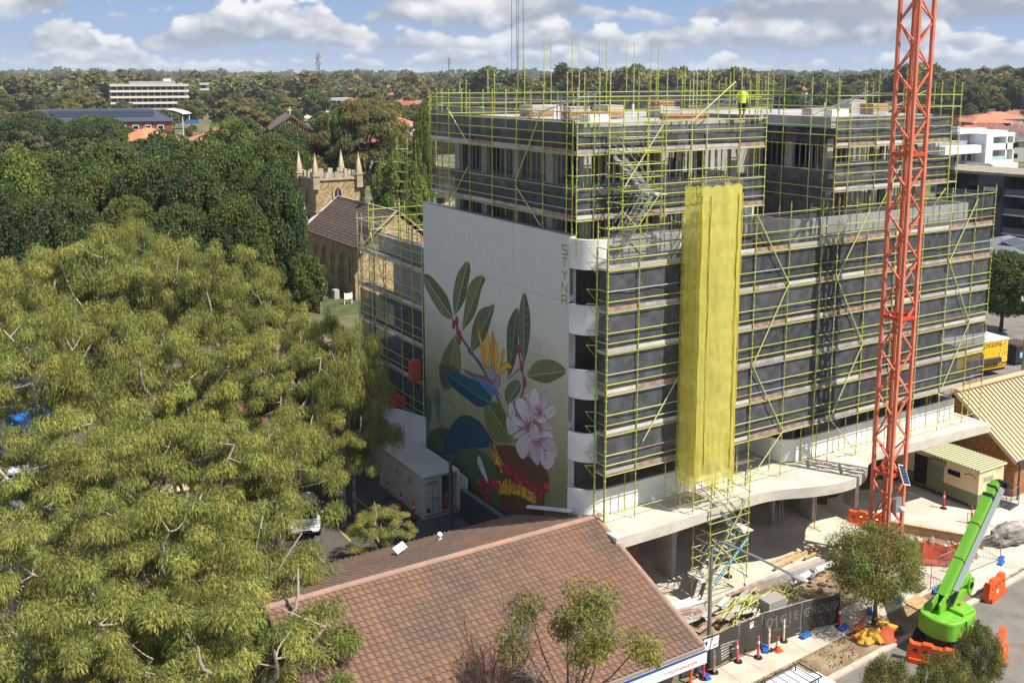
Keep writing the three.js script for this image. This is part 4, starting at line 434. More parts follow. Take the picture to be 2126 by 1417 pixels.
  const off = V(.1, -.15, .38); bar('cable_track', M('#b4b6bb', .4, { metalness: .4 }), t, a.clone().add(off).addScaledVector(d, .6), b.clone().add(off).addScaledVector(d, .75), .2, .22); const e = b.clone().addScaledVector(d, .95); bar('jib_link', LG, t, e, e.clone().add(V(.25, -1.5, .1)), .12, .16); tube('slave_cylinder', MT.steel, t, e.clone().add(V(.1, .0, -.15)), e.clone().add(V(.4, -1.3, -.1)), .05); tube('hose', MT.black, t, V(-.1, 2.3, .1), V(.3, 2.9, .15), .09); tube('hose', MT.black, t, e.clone(), e.clone().add(V(.25, -.2, .2)), .06);
  mesh('panel_seam', boxAt(-.66, -.64, 1.1, 1.98, 1.1, 1.165), MT.black, t); mesh('hazard_plate', boxAt(-1.1, -.8, 1.15, 1.3, 1.03, 1.1), MT.yellow, t); mesh('beacon', new THREE.CylinderGeometry(.06, .07, .1, 10).translate(.3, 2.24, .3), MT.orange, t); for (let k = 0; k < 4; k++) tube('hose', MT.black, t, V(-.5 + k * .12, 2.1, .05 + k * .03), V(-.2 + k * .14, 2.75, .02), .03); for (const s of [.35, .7]) bar('boom_band', MT.black, t, a.clone().lerp(b, s), a.clone().lerp(b, s + .008), .48, .54);
  // basket at the boom's end
  const k = new THREE.Group(); k.name = 'basket'; k.position.copy(e).add(V(.75, -1.5, -.2)); t.add(k); for (const y of [.05, .55, 1.1]) for (const z of [-.4, .9]) tube('rail', MT.steel, k, V(-.4, y, z), V(.6, y, z), .02, CYL5); for (const y of [.05, .55, 1.1]) for (const x of [-.4, .6]) tube('rail', MT.steel, k, V(x, y, -.4), V(x, y, .9), .02, CYL5); for (const x of [-.4, .6]) for (const z of [-.4, .25, .9]) tube('post', MT.steel, k, V(x, 0, z), V(x, 1.1, z), .02, CYL5); mesh('floor', boxAt(-.4, .6, 0, .05, -.4, .9), MT.darkgrey, k); mesh('console', boxAt(.2, .5, .9, 1.2, -.2, .4), MT.black, k);
  tag(mesh('wrapped_bale', (() => { const g = new THREE.IcosahedronGeometry(1, 5), p = g.attributes.position; for (let i = 0; i < p.count; i++) { const k = .62 + fbm(p.getX(i) * 2.3 + 4, p.getY(i) * 2.3, p.getZ(i) * 2.3, 4) * .8; p.setXYZ(i, p.getX(i) * k * 1.5, Math.max(-.5, p.getY(i) * k * .62), p.getZ(i) * k * .75); } g.computeVertexNormals(); return g.translate(26.6, .55, 4.4); })(), mapped(mottled('#6d675e', '#a7a199', .9, { seed: 111, gain: 2 }), .6)), 'grey plastic wrapped bundle lying on the driveway by the shed', 'bundle');
}
// ---------------------------------------------------------------- site shed
{
  const t = thing('site_shed', 'cream and green site shed with ribbed roof and open door', 'shed', [28.85, .1, .75]); const CR = mapped(mottled('#cdb98f', '#dcc9a0', 2, { seed: 121 }), .7), GN = M('#6d7355', .7), L = 8.4, W = 2.6, H = 2.55;
  mesh('body', boxAt(0, W, .25, H, -L, 0), CR, t); mesh('skirt', boxAt(-.012, W + .012, .22, 1.0, -L - .012, .012), GN, t); mesh('roof', boxAt(-.12, W + .12, H, H + .1, -L - .1, .12), M('#c3bf9e', .5), t); for (let z = -L; z < .1; z += .24) mesh('roof_rib', boxAt(-.12, W + .12, H + .1, H + .14, z - .03, z + .03), M('#7f8262', .6), t); for (const z of [-.6, -3, -5.5, -8]) mesh('skid', boxAt(.1, W - .1, 0, .22, z - .1, z + .1), MT.steel, t);
  mesh('doorway', boxAt(-.02, -.013, .35, 2.3, -4.7, -3.5), MT.black, t); const d = mesh('door', boxAt(-.05, -.0, .35, 2.3, -1.2, 0), GN, t); d.position.set(-.04, 0, -2.45); d.rotation.y = 0; mesh('handle', boxAt(-.09, -.05, 1.25, 1.33, -.15, -.05), MT.galv, d); mesh('window', boxAt(-.02, -.012, 1.7, 2.05, -2.2, -1.3), MT.glass, t); mesh('window', boxAt(.5, 1.5, 1.75, 2.05, .013, .02), M('#8d9184', .3), t); mesh('air_conditioner', boxAt(-.2, -.02, 2.1, 2.4, -3.3, -2.3), M('#8a7f6a', .6), t);
  const lg = canvasTex(256, 96, (c) => { c.fillStyle = '#d8c59b'; c.fillRect(0, 0, 256, 96); c.fillStyle = '#a8402c'; c.beginPath(); c.moveTo(8, 72); c.quadraticCurveTo(120, -34, 248, 72); c.lineTo(222, 72); c.quadraticCurveTo(120, 6, 40, 72); c.fill(); }); { const g = new THREE.PlaneGeometry(1.0, .4); g.rotateY(-Math.PI / 2); g.translate(-.018, 2.1, -.62); mesh('logo_plate', g, mapped(lg, .7), t); const g2 = new THREE.PlaneGeometry(.7, .3); g2.translate(2.1, 2.3, .018); mesh('logo_plate', g2, mapped(lg, .7), t); }
}
// ---------------------------------------------------------------- water-filled barriers, bollards, cone
function barrier(x, y, z, turn, label) { const t = thing('plastic_barrier', label, 'barrier', [x, y, z], turn, null); const s = new THREE.Shape(); s.moveTo(-1, 0); s.lineTo(1, 0); s.lineTo(1.05, .35); s.lineTo(.95, .95); s.lineTo(.6, .95); s.lineTo(.5, .86); s.lineTo(.1, .86); s.lineTo(0, .95); s.lineTo(-.35, .95); s.lineTo(-.45, .86); s.lineTo(-.8, .86); s.lineTo(-.95, .98); s.lineTo(-1.05, .35); for (const cx of [-.68, -.23, .22, .67]) { const h = new THREE.Path(); h.absellipse(cx, .58, .14, .13, 0, 6.2832, true); s.holes.push(h); } mesh('shell', new THREE.ExtrudeGeometry(s, { depth: .22, bevelEnabled: true, bevelSize: .03, bevelThickness: .05, bevelSegments: 2, curveSegments: 8 }).translate(0, .03, -.11), MT.orange, t); mesh('foot', boxAt(-.95, .95, 0, .22, -.3, .3), MT.orange, t); mesh('notice', boxAt(-.1, .14, .18, .42, .165, .17), MT.whiteP, t); return t; }
barrier(11.75, -.13, 9.9, -1.05, 'orange plastic water barrier with a notice beside the lift wheels'); barrier(15.2, -.13, 11.2, .5, 'orange plastic water barrier half hidden by bushes behind the lift'); barrier(20.9, .06, -1.4, -1.0, 'orange plastic water barrier on the slab behind the crane mast'); barrier(20.2, -.1, 7.6, .2, 'orange plastic water barrier at the kerb past the lift');
function bollard(x, y, z, k, label, lean = 0, group) { const t = thing('traffic_bollard', label, 'bollard', [x, y, z], 0, group), m = [MT.red, MT.pink, MT.orange, M('#cdb9a2', .7)][k]; t.rotation.z = lean; mesh('foot', new THREE.CylinderGeometry(.2, .22, .06, 12).translate(0, .03, 0), MT.rubber, t); mesh('post', new THREE.CylinderGeometry(.055, .065, 1.0, 10).translate(0, .55, 0), m, t); mesh('handle', new THREE.TorusGeometry(.05, .02, 6, 10).translate(0, 1.08, 0), m, t); mesh('reflector', new THREE.CylinderGeometry(.063, .066, .14, 10).translate(0, .82, 0), MT.whiteP, t); return t; }
bollard(11.97, -.13, 11.1, 0, 'red bollard standing at the road edge before the barrier'); bollard(20.4, .05, 5.2, 0, 'red bollard standing below the green boom'); bollard(10.55, 0, 5.55, 0, 'red bollard against the dark banner by the tree'); bollard(26.9, .05, 1.7, 0, 'red bollard beside the site shed corner'); bollard(27.4, .05, -.6, 0, 'red bollard in front of the shed door'); bollard(8.5, .72, -.2, 0, 'small red bollard on the concrete slab');
bollard(.9, 0, 5.35, 2, 'yellow orange bollard leaning against the banner by the green cabinet', -.12); bollard(1.75, 0, 5.3, 0, 'red bollard standing between the faded posts at the banner'); bollard(2.5, 0, 5.2, 3, 'stubby faded orange bollard by the blue fence foot'); bollard(4.05, 0, 5.15, 1, 'pink bollard leaning beside the lettered banner', .1); bollard(5.1, 0, 5.4, 1, 'pink bollard with a red top beside the lettered banner'); bollard(6.0, 0, 5.2, 3, 'faded white bollard next to the traffic cone'); bollard(7.2, 0, 5.0, 3, 'grey post standing behind the traffic cone');
{ const t = thing('traffic_cone', 'orange traffic cone with a white band on the footpath', 'cone', [6.35, .01, 5.45]); mesh('base', boxAt(-.2, .2, 0, .04, -.2, .2), MT.orange, t); mesh('cone', new THREE.CylinderGeometry(.03, .15, .7, 14).translate(0, .38, 0), MT.orange, t); mesh('band', new THREE.CylinderGeometry(.075, .112, .22, 14).translate(0, .4, 0), MT.whiteP, t); }
// ---------------------------------------------------------------- temporary fences with printed banners
const wireM = new THREE.MeshStandardMaterial({ color: C3('#7e8286'), roughness: .6, metalness: .4, transparent: true, opacity: .3, side: THREE.DoubleSide });
function banner(w, h, draw) { return mapped(canvasTex(w, h, (c) => { c.fillStyle = '#3d3934'; c.fillRect(0, 0, w, h); const r = rngOf(w + h); for (let i = 0; i < 500; i++) { c.globalAlpha = .08; c.fillStyle = r() < .5 ? '#000' : '#6a645c'; c.fillRect(r() * w, r() * h, 2 + r() * 50, 1 + r() * 4); } c.globalAlpha = 1; draw(c, w, h); }), .85, { side: THREE.DoubleSide }); }
function fencePanel(x0, z0, x1, z1, label, bm, y = 0) { const L = Math.hypot(x1 - x0, z1 - z0), t = thing('temporary_fence', label, 'fence', [(x0 + x1) / 2, y, (z0 + z1) / 2], Math.atan2(-(z1 - z0), x1 - x0)), H = 1.75; for (const x of [-L / 2, L / 2]) tube('post', MT.galv, t, V(x, 0, 0), V(x, H, 0), .02); for (const yy of [.14, H]) tube('rail', MT.galv, t, V(-L / 2, yy, 0), V(L / 2, yy, 0), .018); for (let i = 1; i < L / .28; i++) tube('wire', MT.galv, t, V(-L / 2 + i * .28, .14, 0), V(-L / 2 + i * .28, H, 0), .005, CYL5); for (let i = 1; i < 7; i++) tube('wire', MT.galv, t, V(-L / 2, .14 + i * .27, 0), V(L / 2, .14 + i * .27, 0), .005, CYL5); if (bm) { const g = new THREE.PlaneGeometry(L - .06, H - .2, 24, 8), p = g.attributes.position; for (let i = 0; i < p.count; i++) p.setZ(i, .04 + (fbm(p.getX(i) * 2 + x0, p.getY(i) * 1.5, 3, 2) - .5) * .14); g.computeVertexNormals(); const o = mesh('banner', g, bm, t); o.position.y = H / 2 + .05; } return t; }
function fenceFoot(x, z, turn, y = 0) { const t = thing('fence_foot', 'blue plastic block foot under the temporary fence', 'fence foot', [x, y, z], turn, 'blue fence feet'); mesh('block', new THREE.ExtrudeGeometry(new THREE.Shape([[-.3, -.11], [.3, -.11], [.3, .11], [-.3, .11]].map(([a, b]) => new THREE.Vector2(a, b))), { depth: .1, bevelEnabled: true, bevelSize: .02, bevelThickness: .03 }).rotateX(-1.5708).translate(0, .03, 0), MT.blue, t); for (const x of [-.15, .15]) mesh('socket', new THREE.CylinderGeometry(.03, .03, .03, 8).translate(x, .175, 0), MT.dark, t); }
const bOGE = (a, b) => banner(512, 400, (c, w) => { c.globalAlpha = .55; c.fillStyle = '#cfcac2'; c.strokeStyle = '#cfcac2'; c.lineWidth = 4; c.font = '150px sans-serif'; c.textAlign = 'center'; c.strokeText(a, w / 2, 190, w - 30); c.font = '30px sans-serif'; c.fillText(b, w / 2, 270, w - 90); c.globalAlpha = 1; });
fencePanel(-.2, 4.75, 1.85, 4.95, 'fence panel with a dark lettered banner behind the leaning bollards', banner(420, 400, (c, w) => { c.fillStyle = '#cfcac2'; c.font = '120px sans-serif'; c.fillText('O|', 20, 130); c.font = '30px sans-serif'; c.fillText('GEORGE PROJECTS', 60, 190, 340);  })); 
fencePanel(1.9, 4.95, 4.3, 4.85, 'fence panel with a dark banner and a white phone number sign', banner(512, 400, (c) => { c.fillStyle = '#e6e4df'; c.fillRect(30, 20, 200, 150); c.fillStyle = '#2e6fb0'; c.font = 'bold 30px sans-serif'; c.fillText('NTED', 130, 60); c.fillStyle = '#3a3733'; c.fillRect(50, 50, 26, 54); c.font = 'bold 42px sans-serif'; c.fillText('606', 150, 150); c.fillStyle = '#cfcac2'; for (let i = 0; i < 6; i++) for (let x = 0; x < 190 - i % 3 * 40; x += 13) c.fillRect(270 + x, 180 + i * 34, 9, 12 + (x * 7 + i) % 5); })); 
fencePanel(4.35, 4.85, 5.9, 4.8, 'fence panel with a plain dark banner and small white card', banner(300, 400, (c) => { c.fillStyle = '#dedbd5'; c.fillRect(130, 40, 60, 76); c.fillStyle = '#a33'; c.fillRect(138, 50, 44, 20); })); fencePanel(5.95, 4.8, 8.3, 5.05, 'fence panel with large thin white letters on a dark banner by the cone', bOGE('O|G|E', 'OSCAR GEORGE')); fencePanel(8.35, 5.05, 10.7, 5.4, 'fence panel with large pale letters on a dark banner under the tree', bOGE('GROUP', 'oge'));
fencePanel(20.9, 5.5, 23.9, 5.55, 'wire fence panel in front of the rubble heap', null); fencePanel(17.6, 5.6, 19.4, 5.5, 'wire fence panel behind the round street tree', null); fencePanel(23.95, 5.5, 24.6, 2.9, 'wire fence panel at the end of the rubble heap', null); fencePanel(-.4, 2.1, 1.4, 4.7, 'wire fence panel along the tiled roof edge', null);
for (const [x, z, a] of [[1.9, 5.25, 1.4], [5.85, 5.1, .9], [8.4, 5.3, .1], [10.6, 5.75, .2], [23.6, 5.8, .3], [24.1, 5.5, .4], [17.7, 5.9, .6], [19.4, 5.8, .2], [13.0, 5.4, .7], [15.2, 5.5, .2], [8.0, 4.6, 1.2]]) fenceFoot(x, z, a);
// ---------------------------------------------------------------- rubble bay with orange mesh
{
  const t = thing('rubble_bay', 'orange mesh lined bay in front of the shed', 'barricade'); const om = new THREE.MeshStandardMaterial({ color: C3('#c23c1a'), roughness: .9, side: THREE.DoubleSide, transparent: true, opacity: .85 });
  const sheet = (a, b, h, seed) => { const L = a.distanceTo(b), g = new THREE.PlaneGeometry(L, h, Math.round(L * 6), 8), p = g.attributes.position; for (let i = 0; i < p.count; i++) { p.setZ(i, (fbm(p.getX(i) * 3 + seed, p.getY(i) * 2, seed, 3) - .5) * .3); p.setY(i, p.getY(i) + (p.getY(i) > .3 ? (fbm(p.getX(i) * 1.5, 2, seed, 2) - .5) * .5 : 0)); } g.computeVertexNormals(); const o = mesh('orange_mesh', g, om, t); o.position.copy(a).add(b).multiplyScalar(.5); o.position.y += h / 2; o.rotation.y = Math.atan2(-(b.z - a.z), b.x - a.x); };
  sheet(V(18.6, .1, .9), V(19.6, .1, 3.6), 1.3, 1); sheet(V(19.6, .1, 3.6), V(21.4, .1, 5.3), 1.4, 2); sheet(V(18.6, .1, .8), V(20.4, .1, .2), 1.0, 3); mesh('back_board', boxAt(0, 5.2, 0, .7, -.1, .1).rotateY(-1.0), MT.timber, t).position.set(21.6, .05, -.2); for (const [x, z] of [[18.6, .9], [19.1, 2.2], [19.6, 3.6], [20.5, 4.5], [21.4, 5.3]]) tube('stake', MT.steel, t, V(x, .05, z), V(x, 1.6, z), .02);
  const r = rngOf(61), cols = ['#b5aea2', '#cfcac0', '#8f8578', '#a28b70', '#c9b79a', '#7f8f96'].map((c) => M(c, .95)), gs = [0, 1, 2, 3].map(() => stoneGeo(r, 1, .6, .8));
  for (let i = 0; i < 170; i++) { const k = r(), ww = (r() - .5) * 2.2, x = 20.2 + k * 3.0 + ww * .62, z = .9 + k * 3.6 - ww * .55, o = mesh('rubble_lump', gs[i % 4], cols[Math.floor(r() * 6)]); const s = .1 + r() * r() * .28; o.position.set(x, .08 + s * .3 + (1 - Math.abs(ww) / 1.2) * .55 * r(), z); o.scale.setScalar(s); o.rotation.set(r() * 6, r() * 6, r() * 6); tag(o, 'pale lump of demolition rubble heaped behind orange mesh', 'rubble', 'rubble lumps in the heap'); }
  tag(mesh('rubble_soil', new THREE.SphereGeometry(1, 20, 8, 0, 6.3, 0, 1.57).scale(2.6, .5, 1.3).rotateY(-.9).translate(21.7, .04, 2.6), MT.dirt), 'low mound of soil under the rubble', 'soil', null, 'stuff');
}
// ---------------------------------------------------------------- things lying about the site edge
{
  const r = rngOf(62), put = (name, label, cat, group, geo, m, x, y, z, ry = 0, rz = 0) => { const o = mesh(name, geo, m); o.position.set(x, y, z); o.rotation.set(0, ry, rz); tag(o, label, cat, group); return o; };
  mesh('retaining_wall', boxAt(8.6, 15.6, -.3, .62, .86, 1.06), MT.concrete).userData = { label: 'low raw concrete retaining wall along the slab edge', category: 'wall' };
  put('white_pipe', 'long white plastic pipe lying in front of the retaining wall', 'pipe', null, new THREE.CylinderGeometry(.16, .16, 6.6, 16).rotateZ(1.5708), MT.whiteP, 11.3, .55, 1.75, .06, .03);
  { const g = new THREE.PlaneGeometry(9.6, 3.2, 48, 18).rotateX(-Math.PI / 2), p = g.attributes.position; for (let i = 0; i < p.count; i++) { const x = p.getX(i), z = p.getZ(i), e = Math.min(1, (4.8 - Math.abs(x)) * .9, (1.6 - Math.abs(z)) * 1.3); p.setY(i, Math.max(0, e) * (.45 + fbm(x * .8 + 3, z * .8, 2, 4) * .75)); } g.computeVertexNormals(); const o = mesh('spoil_heap', metreUV(g.translate(6.6, .025, 2.9)), MT.dirt); tag(o, 'heap of sandy spoil between the slab and the banner fence', 'soil', null, 'stuff'); }
  for (let i = 0; i < 14; i++) put('timber_plank', 'grey scaffold plank lying in the pile behind the banner fence', 'plank', 'planks in the pile', boxG(2.2 + r() * 1.8, .05, .23), PLK[i % 5], 3.6 + r() * 4, .95 + i * .045, 2.2 + r() * 1.5, (r() - .5) * .9 + .15, (r() - .5) * .14);
  for (let i = 0; i < 8; i++) put('timber_plank', 'grey scaffold plank stacked beside the tiled roof edge', 'plank', 'planks by the roof', boxG(3.6, .05, .23), PLK[i % 4], 2.6 + (i % 2) * .25, .78 + Math.floor(i / 2) * .06, 1.2 + (i % 2) * .3, -.25 + r() * .1);
  for (let i = 0; i < 4; i++) put('plastic_pipe', 'short white plastic pipe on the slab edge by the stair tower', 'pipe', 'white pipes by the stair tower', new THREE.CylinderGeometry(.09, .09, 2.2 + r(), 12).rotateZ(1.5708), MT.whiteP, 3.2 + r() * 1.8, .82 + i * .05, .3 + r() * .9, -.2 + r() * .5);
  for (let i = 0; i < 34; i++) put('scaffold_tube', 'yellow green scaffold tube in the heap behind the banner fence', 'tube', 'scaffold tubes in the heap', new THREE.CylinderGeometry(.026, .026, 1.2 + r() * 1.3, 6).rotateZ(1.5708), scMat(), 5.0 + r() * 2.2, 1.0 + r() * .6, 2.5 + r() * 1.2, r() * 1.0 - .1, (r() - .5) * .5);
  for (let i = 0; i < 12; i++) put('scaffold_tube', 'yellow green scaffold tube on the spoil by the white pipe', 'tube', 'scaffold tubes on the spoil', new THREE.CylinderGeometry(.026, .026, .9 + r() * .9, 6).rotateZ(1.5708), scMat(), 9.0 + r() * 1.6, .85 + r() * .3, 2.2 + r() * 1.2, r() * 3, (r() - .5) * .4);
  tag(mesh('pallet', boxAt(6.9, 8.3, .7, .84, 3.3, 4.3), MT.timber), 'timber pallet under the stacked grey blocks', 'pallet');
  for (let j = 0; j < 4; j++) for (let i = 0; i < 6; i++) for (let k = 0; k < 2; k++) put('breeze_block', 'grey concrete block in the stack behind the banner fence', 'block', 'blocks in the stack', boxG(.38, .19, .19), MT.concrete, 7.1 + i * .2, .94 + j * .195, 3.6 + k * .4, 1.57);
  for (let i = 0; i < 5; i++) { const o = put('timber_beam', 'raw timber beam lying on the concrete slab edge', 'beam', 'beams on the slab', boxG(2.4 + (i % 2), .1, .12), MT.timber, 12.6 + r() * 2, .76 + (i > 2 ? .11 : 0), -.1 + i * .16, .12 + (r() - .5) * .2); }
  for (let i = 0; i < 60; i++) { const o = mesh('spoil_lump', stoneGeo(r, 1, .5, .8), [MT.dirt, MT.concrete, MT.timber][i % 3]); const s = .08 + r() * .2; o.position.set(4 + r() * 9, .75 + s * .3, 1.7 + r() * 2.2); o.scale.setScalar(s); o.rotation.y = r() * 6; tag(o, 'broken lump on the spoil strip in front of the retaining wall', 'rubble', 'lumps on the spoil strip'); }
  for (const [a, b, lb] of [[V(7.6, .1, 2.5), V(8.4, 1.9, .9), 'steel raking post beside the white pipe']]) tag(bar('steel_rake', MT.steel, null, a, b, .1, .1), lb, 'post');
  tag(bar('steel_post', MT.steel, null, V(7.9, .1, 1.6), V(7.9, 1.3, 1.6), .08, .08), 'short upright steel post near the stair tower foot', 'post');
  const y = thing('boundary_stand', 'yellow pole on a round stand on the concrete slab', 'stand', [17.0, .71, -1.9]); tube('pole', MT.timber, y, V(0, 0, 0), V(0, 2.1, 0), .035); for (let k = 0; k < 4; k++) tube('foot', MT.yellow, y, V(0, .06, 0), V(Math.cos(k * 1.57) * .5, .02, Math.sin(k * 1.57) * .5), .025);
  const wc = thing('water_cabinet', 'white and grey cabinet standing on the slab edge by the tree', 'cabinet', [16.6, .02, .9], .3); mesh('case', boxAt(-.3, .3, 0, 1.35, -.25, .25), MT.whiteP, wc); mesh('door', boxAt(-.31, -.3, .1, 1.25, -.22, .22), MT.galv, wc); mesh('cap', boxAt(-.33, .33, 1.35, 1.4, -.28, .28), MT.darkgrey, wc);
  const ld = thing('trestle_ladder', 'steel trestle ladder under the wavy canopy', 'ladder', [15.4, .71, -3.0], .5); for (const x of [-.3, .3]) tube('stile', MT.galv, ld, V(x, 0, 0), V(x, 2.3, -.1), .022); for (let k = 1; k < 7; k++) tube('rung', MT.galv, ld, V(-.3, k * .34, -.01 * k), V(.3, k * .34, -.01 * k), .018);
  tag(bar('raking_prop', MT.galv, null, V(12.2, .72, -2.3), V(10.6, 5.1, -1.7), .06, .06), 'thin steel raking prop from the slab to the canopy', 'prop');
  for (const [x, z] of [[12.2, -5.5], [14.2, -6.2]]) { const s = thing('trestle', 'steel scaffold trestle standing inside the shaded shop floor', 'trestle', [x, .71, z], 0, 'trestles in the shop floor'); for (const a of [-.7, .7]) for (const b of [-.4, .4]) tube('leg', MT.steel, s, V(a, 0, b), V(a, 2, b), .02); for (const yy of [.5, 1, 1.5]) for (const b of [-.4, .4]) tube('rail', MT.steel, s, V(-.7, yy, b), V(.7, yy, b), .018); mesh('deck', boxAt(-.8, .8, 2, 2.06, -.45, .45), PLK[1], s); }
  for (const [x, z, c] of [[.6, -1.6, '#cfcdc8'], [1.1, -1.9, '#b9a79a'], [1.3, -1.2, '#8e5a48']]) put('rubbish_bag', 'filled sack standing on the slab beside the tiled roof', 'sack', 'sacks by the roof', new THREE.SphereGeometry(.3, 12, 8).scale(1, 1.25, 1), M(c, .8), x, 1.05, z);
  tag(mesh('plywood_sheet', boxAt(15.3, 16.6, .03, .05, 5.6, 6.6), MT.timber), 'plywood sheet lying flat on the footpath behind the lift', 'sheet'); 
  put('timber_beam', 'short timber offcut lying on the road by the kerb', 'beam', null, boxG(.5, .08, .12), MT.timber, 9.3, -.09, 8.6, .4);
  // debris net bunched round the street tree
  const nm = [new THREE.MeshStandardMaterial({ color: C3('#d8a238'), roughness: .9, side: THREE.DoubleSide, transparent: true, opacity: .8 }), new THREE.MeshStandardMaterial({ color: C3('#c05a30'), roughness: .9, side: THREE.DoubleSide, transparent: true, opacity: .7 })]; const dn = thing('safety_net', 'tangled yellow and orange safety net round the street tree foot', 'net', [11.4, 0, 6.9]);
  for (let i = 0; i < 4; i++) { const g = new THREE.PlaneGeometry(1.9, .8, 22, 6), p = g.attributes.position; for (let q = 0; q < p.count; q++) { const u = p.getX(q), v = p.getY(q), a = u * .8 + i * 1.25, R = .75 + (.5 - v) * .5 + (fbm(u * 2.2 + i * 5, v * 2.6, i, 3) - .5) * 1.3; p.setXYZ(q, Math.cos(a) * R, .36 + v * .6 + (fbm(u * 1.8, i * 3, 2, 2) - .5) * 1.3 * (v + .5), Math.sin(a) * R * .75); } g.computeVertexNormals(); mesh('net_fold', g, nm[i % 2], dn); }
  if (0) for (let i = 0; i < 9; i++) { const a = i * .75, cv = new THREE.CatmullRomCurve3([V(Math.cos(a) * 1.0, 1.0 + r() * .5, Math.sin(a) * .6), V(Math.cos(a + .3) * 1.2, .45 + r() * .2, Math.sin(a + .3) * .8 + .2), V(Math.cos(a + .8) * 1.1, .15 + r() * .2, Math.sin(a + .8) * .8 + .4), V(Math.cos(a + 1.3) * 1.0, .7 + r() * .5, Math.sin(a + 1.2) * .7)]); const g = new THREE.TubeGeometry(cv, 24, .13, 4); g.scale(1, 1, 1); mesh('net_fold', g, nm[i % 2], dn); }
}
// ---------------------------------------------------------------- street lamp, cabinet, parked four-wheel drive
{
  const b = V(2.92, 0, 4.35), l1 = onPlane(1500, 1125, 'y', 5.95), l2 = onPlane(1648, 1194, 'y', 5.6), t = thing('street_lamp', 'tall grey street lamp with a long curved outreach arm', 'street lamp'); mesh('pole', tubeGeo(b, V(b.x, 5.1, b.z), .11, .075, 12), MT.galv, t); const cv = new THREE.CatmullRomCurve3([V(b.x, 5.05, b.z), V(b.x + .06, 5.6, b.z), l1.clone().lerp(V(b.x, 5.9, b.z), .3), l1.clone().lerp(l2, .35).add(V(0, .04, 0)), l2]); mesh('arm', new THREE.TubeGeometry(cv, 40, .055, 8), MT.galv, t); const h = mesh('lamp_head', new THREE.SphereGeometry(1, 14, 8).scale(.42, .09, .17), M('#b9bcbd', .4, { metalness: .5 }), t); h.position.copy(l2).add(l2.clone().sub(l1).normalize().multiplyScalar(.3)); h.rotation.y = Math.atan2(-(l2.z - l1.z), l2.x - l1.x); mesh('base_plate', new THREE.CylinderGeometry(.17, .2, .5, 12).translate(b.x, .25, b.z), MT.galv, t);
  const c = thing('utility_cabinet', 'green steel utility cabinet beside the shop front', 'cabinet', [-.55, 0, 5.6], .1); mesh('case', boxAt(-.35, .35, 0, 1.15, -.25, .25), M('#3f7a52', .6), c); mesh('lid', boxAt(-.38, .38, 1.15, 1.22, -.28, .28), M('#5d9a6c', .6), c); mesh('door_seam', boxAt(-.005, .005, .05, 1.1, .25, .256), MT.dark, c);
  const sg = thing('site_notice', 'white printed site notice fixed to the fence by the green cabinet', 'sign', [.2, .55, 5.05], -.1); mesh('board', boxAt(-.35, .35, 0, .95, -.015, .015), mapped(canvasTex(128, 170, (k) => { k.fillStyle = '#e8e8e4'; k.fillRect(0, 0, 128, 170); k.fillStyle = '#b03030'; k.fillRect(66, 10, 54, 60); k.fillStyle = '#4a8a8a'; k.fillRect(10, 10, 46, 50); k.fillStyle = '#777'; for (let i = 0; i < 8; i++) k.fillRect(10, 82 + i * 10, 60 + i * 7 % 40, 4); }), .6), sg);
  const v = thing('parked_vehicle', 'white four-wheel drive with a black roof rack at the kerb', 'car', [3.1, -.13, 9.6], .07); const W = M('#e3e4e4', .25, { metalness: 0 });
  const side = new THREE.Shape(); side.moveTo(-2.3, .45); side.lineTo(2.3, .45); side.lineTo(2.35, .95); side.lineTo(1.5, 1.08); side.lineTo(.95, 1.72); side.lineTo(-2.0, 1.78); side.lineTo(-2.35, 1.1); side.closePath(); mesh('body', new THREE.ExtrudeGeometry(side, { depth: 1.6, bevelEnabled: true, bevelSize: .08, bevelThickness: .1, bevelSegments: 3 }).translate(0, 0, -.8), W, v); mesh('windscreen', barGeo(V(1.42, 1.17, 0), V(1.02, 1.66, 0), 1.45, .02).translate(.1, .03, 0), MT.glass, v); for (const s of [-1, 1]) mesh('side_window', boxAt(-1.8, .8, 1.2, 1.6, s * .9 - .012, s * .9 + .012), MT.glass, v); for (const x of [-1.45, 1.45]) for (const s of [-1, 1]) { const w = new THREE.Group(); w.name = 'wheel'; w.position.set(x, .38, s * .8); v.add(w); mesh('tyre', new THREE.TorusGeometry(.28, .11, 8, 18), MT.rubber, w); mesh('rim', new THREE.CylinderGeometry(.2, .2, .16, 12).rotateX(1.5708), MT.galv, w); }
  for (const s of [-1, 1]) mesh('headlight', boxAt(2.3, 2.44, .8, .95, s * .65 - .18, s * .65 + .18), MT.whiteP, v);
  const rk = thing('roof_rack', 'black tubular roof rack on the white vehicle', 'roof rack', [2.75, 1.8, 9.6], .07); for (const s of [-.62, .62]) tube('side_rail', MT.black, rk, V(-1.2, .16, s), V(1.2, .16, s), .03); for (const x of [-1.2, 1.2]) tube('end_rail', MT.black, rk, V(x, .16, -.62), V(x, .16, .62), .03); for (let x = -1; x <= 1; x += .4) tube('cross_bar', MT.black, rk, V(x, .06, -.6), V(x, .06, .6), .02); for (const x of [-1, 1]) for (const s of [-.6, .6]) tube('foot', MT.black, rk, V(x, -.1, s), V(x, .16, s), .025);
}
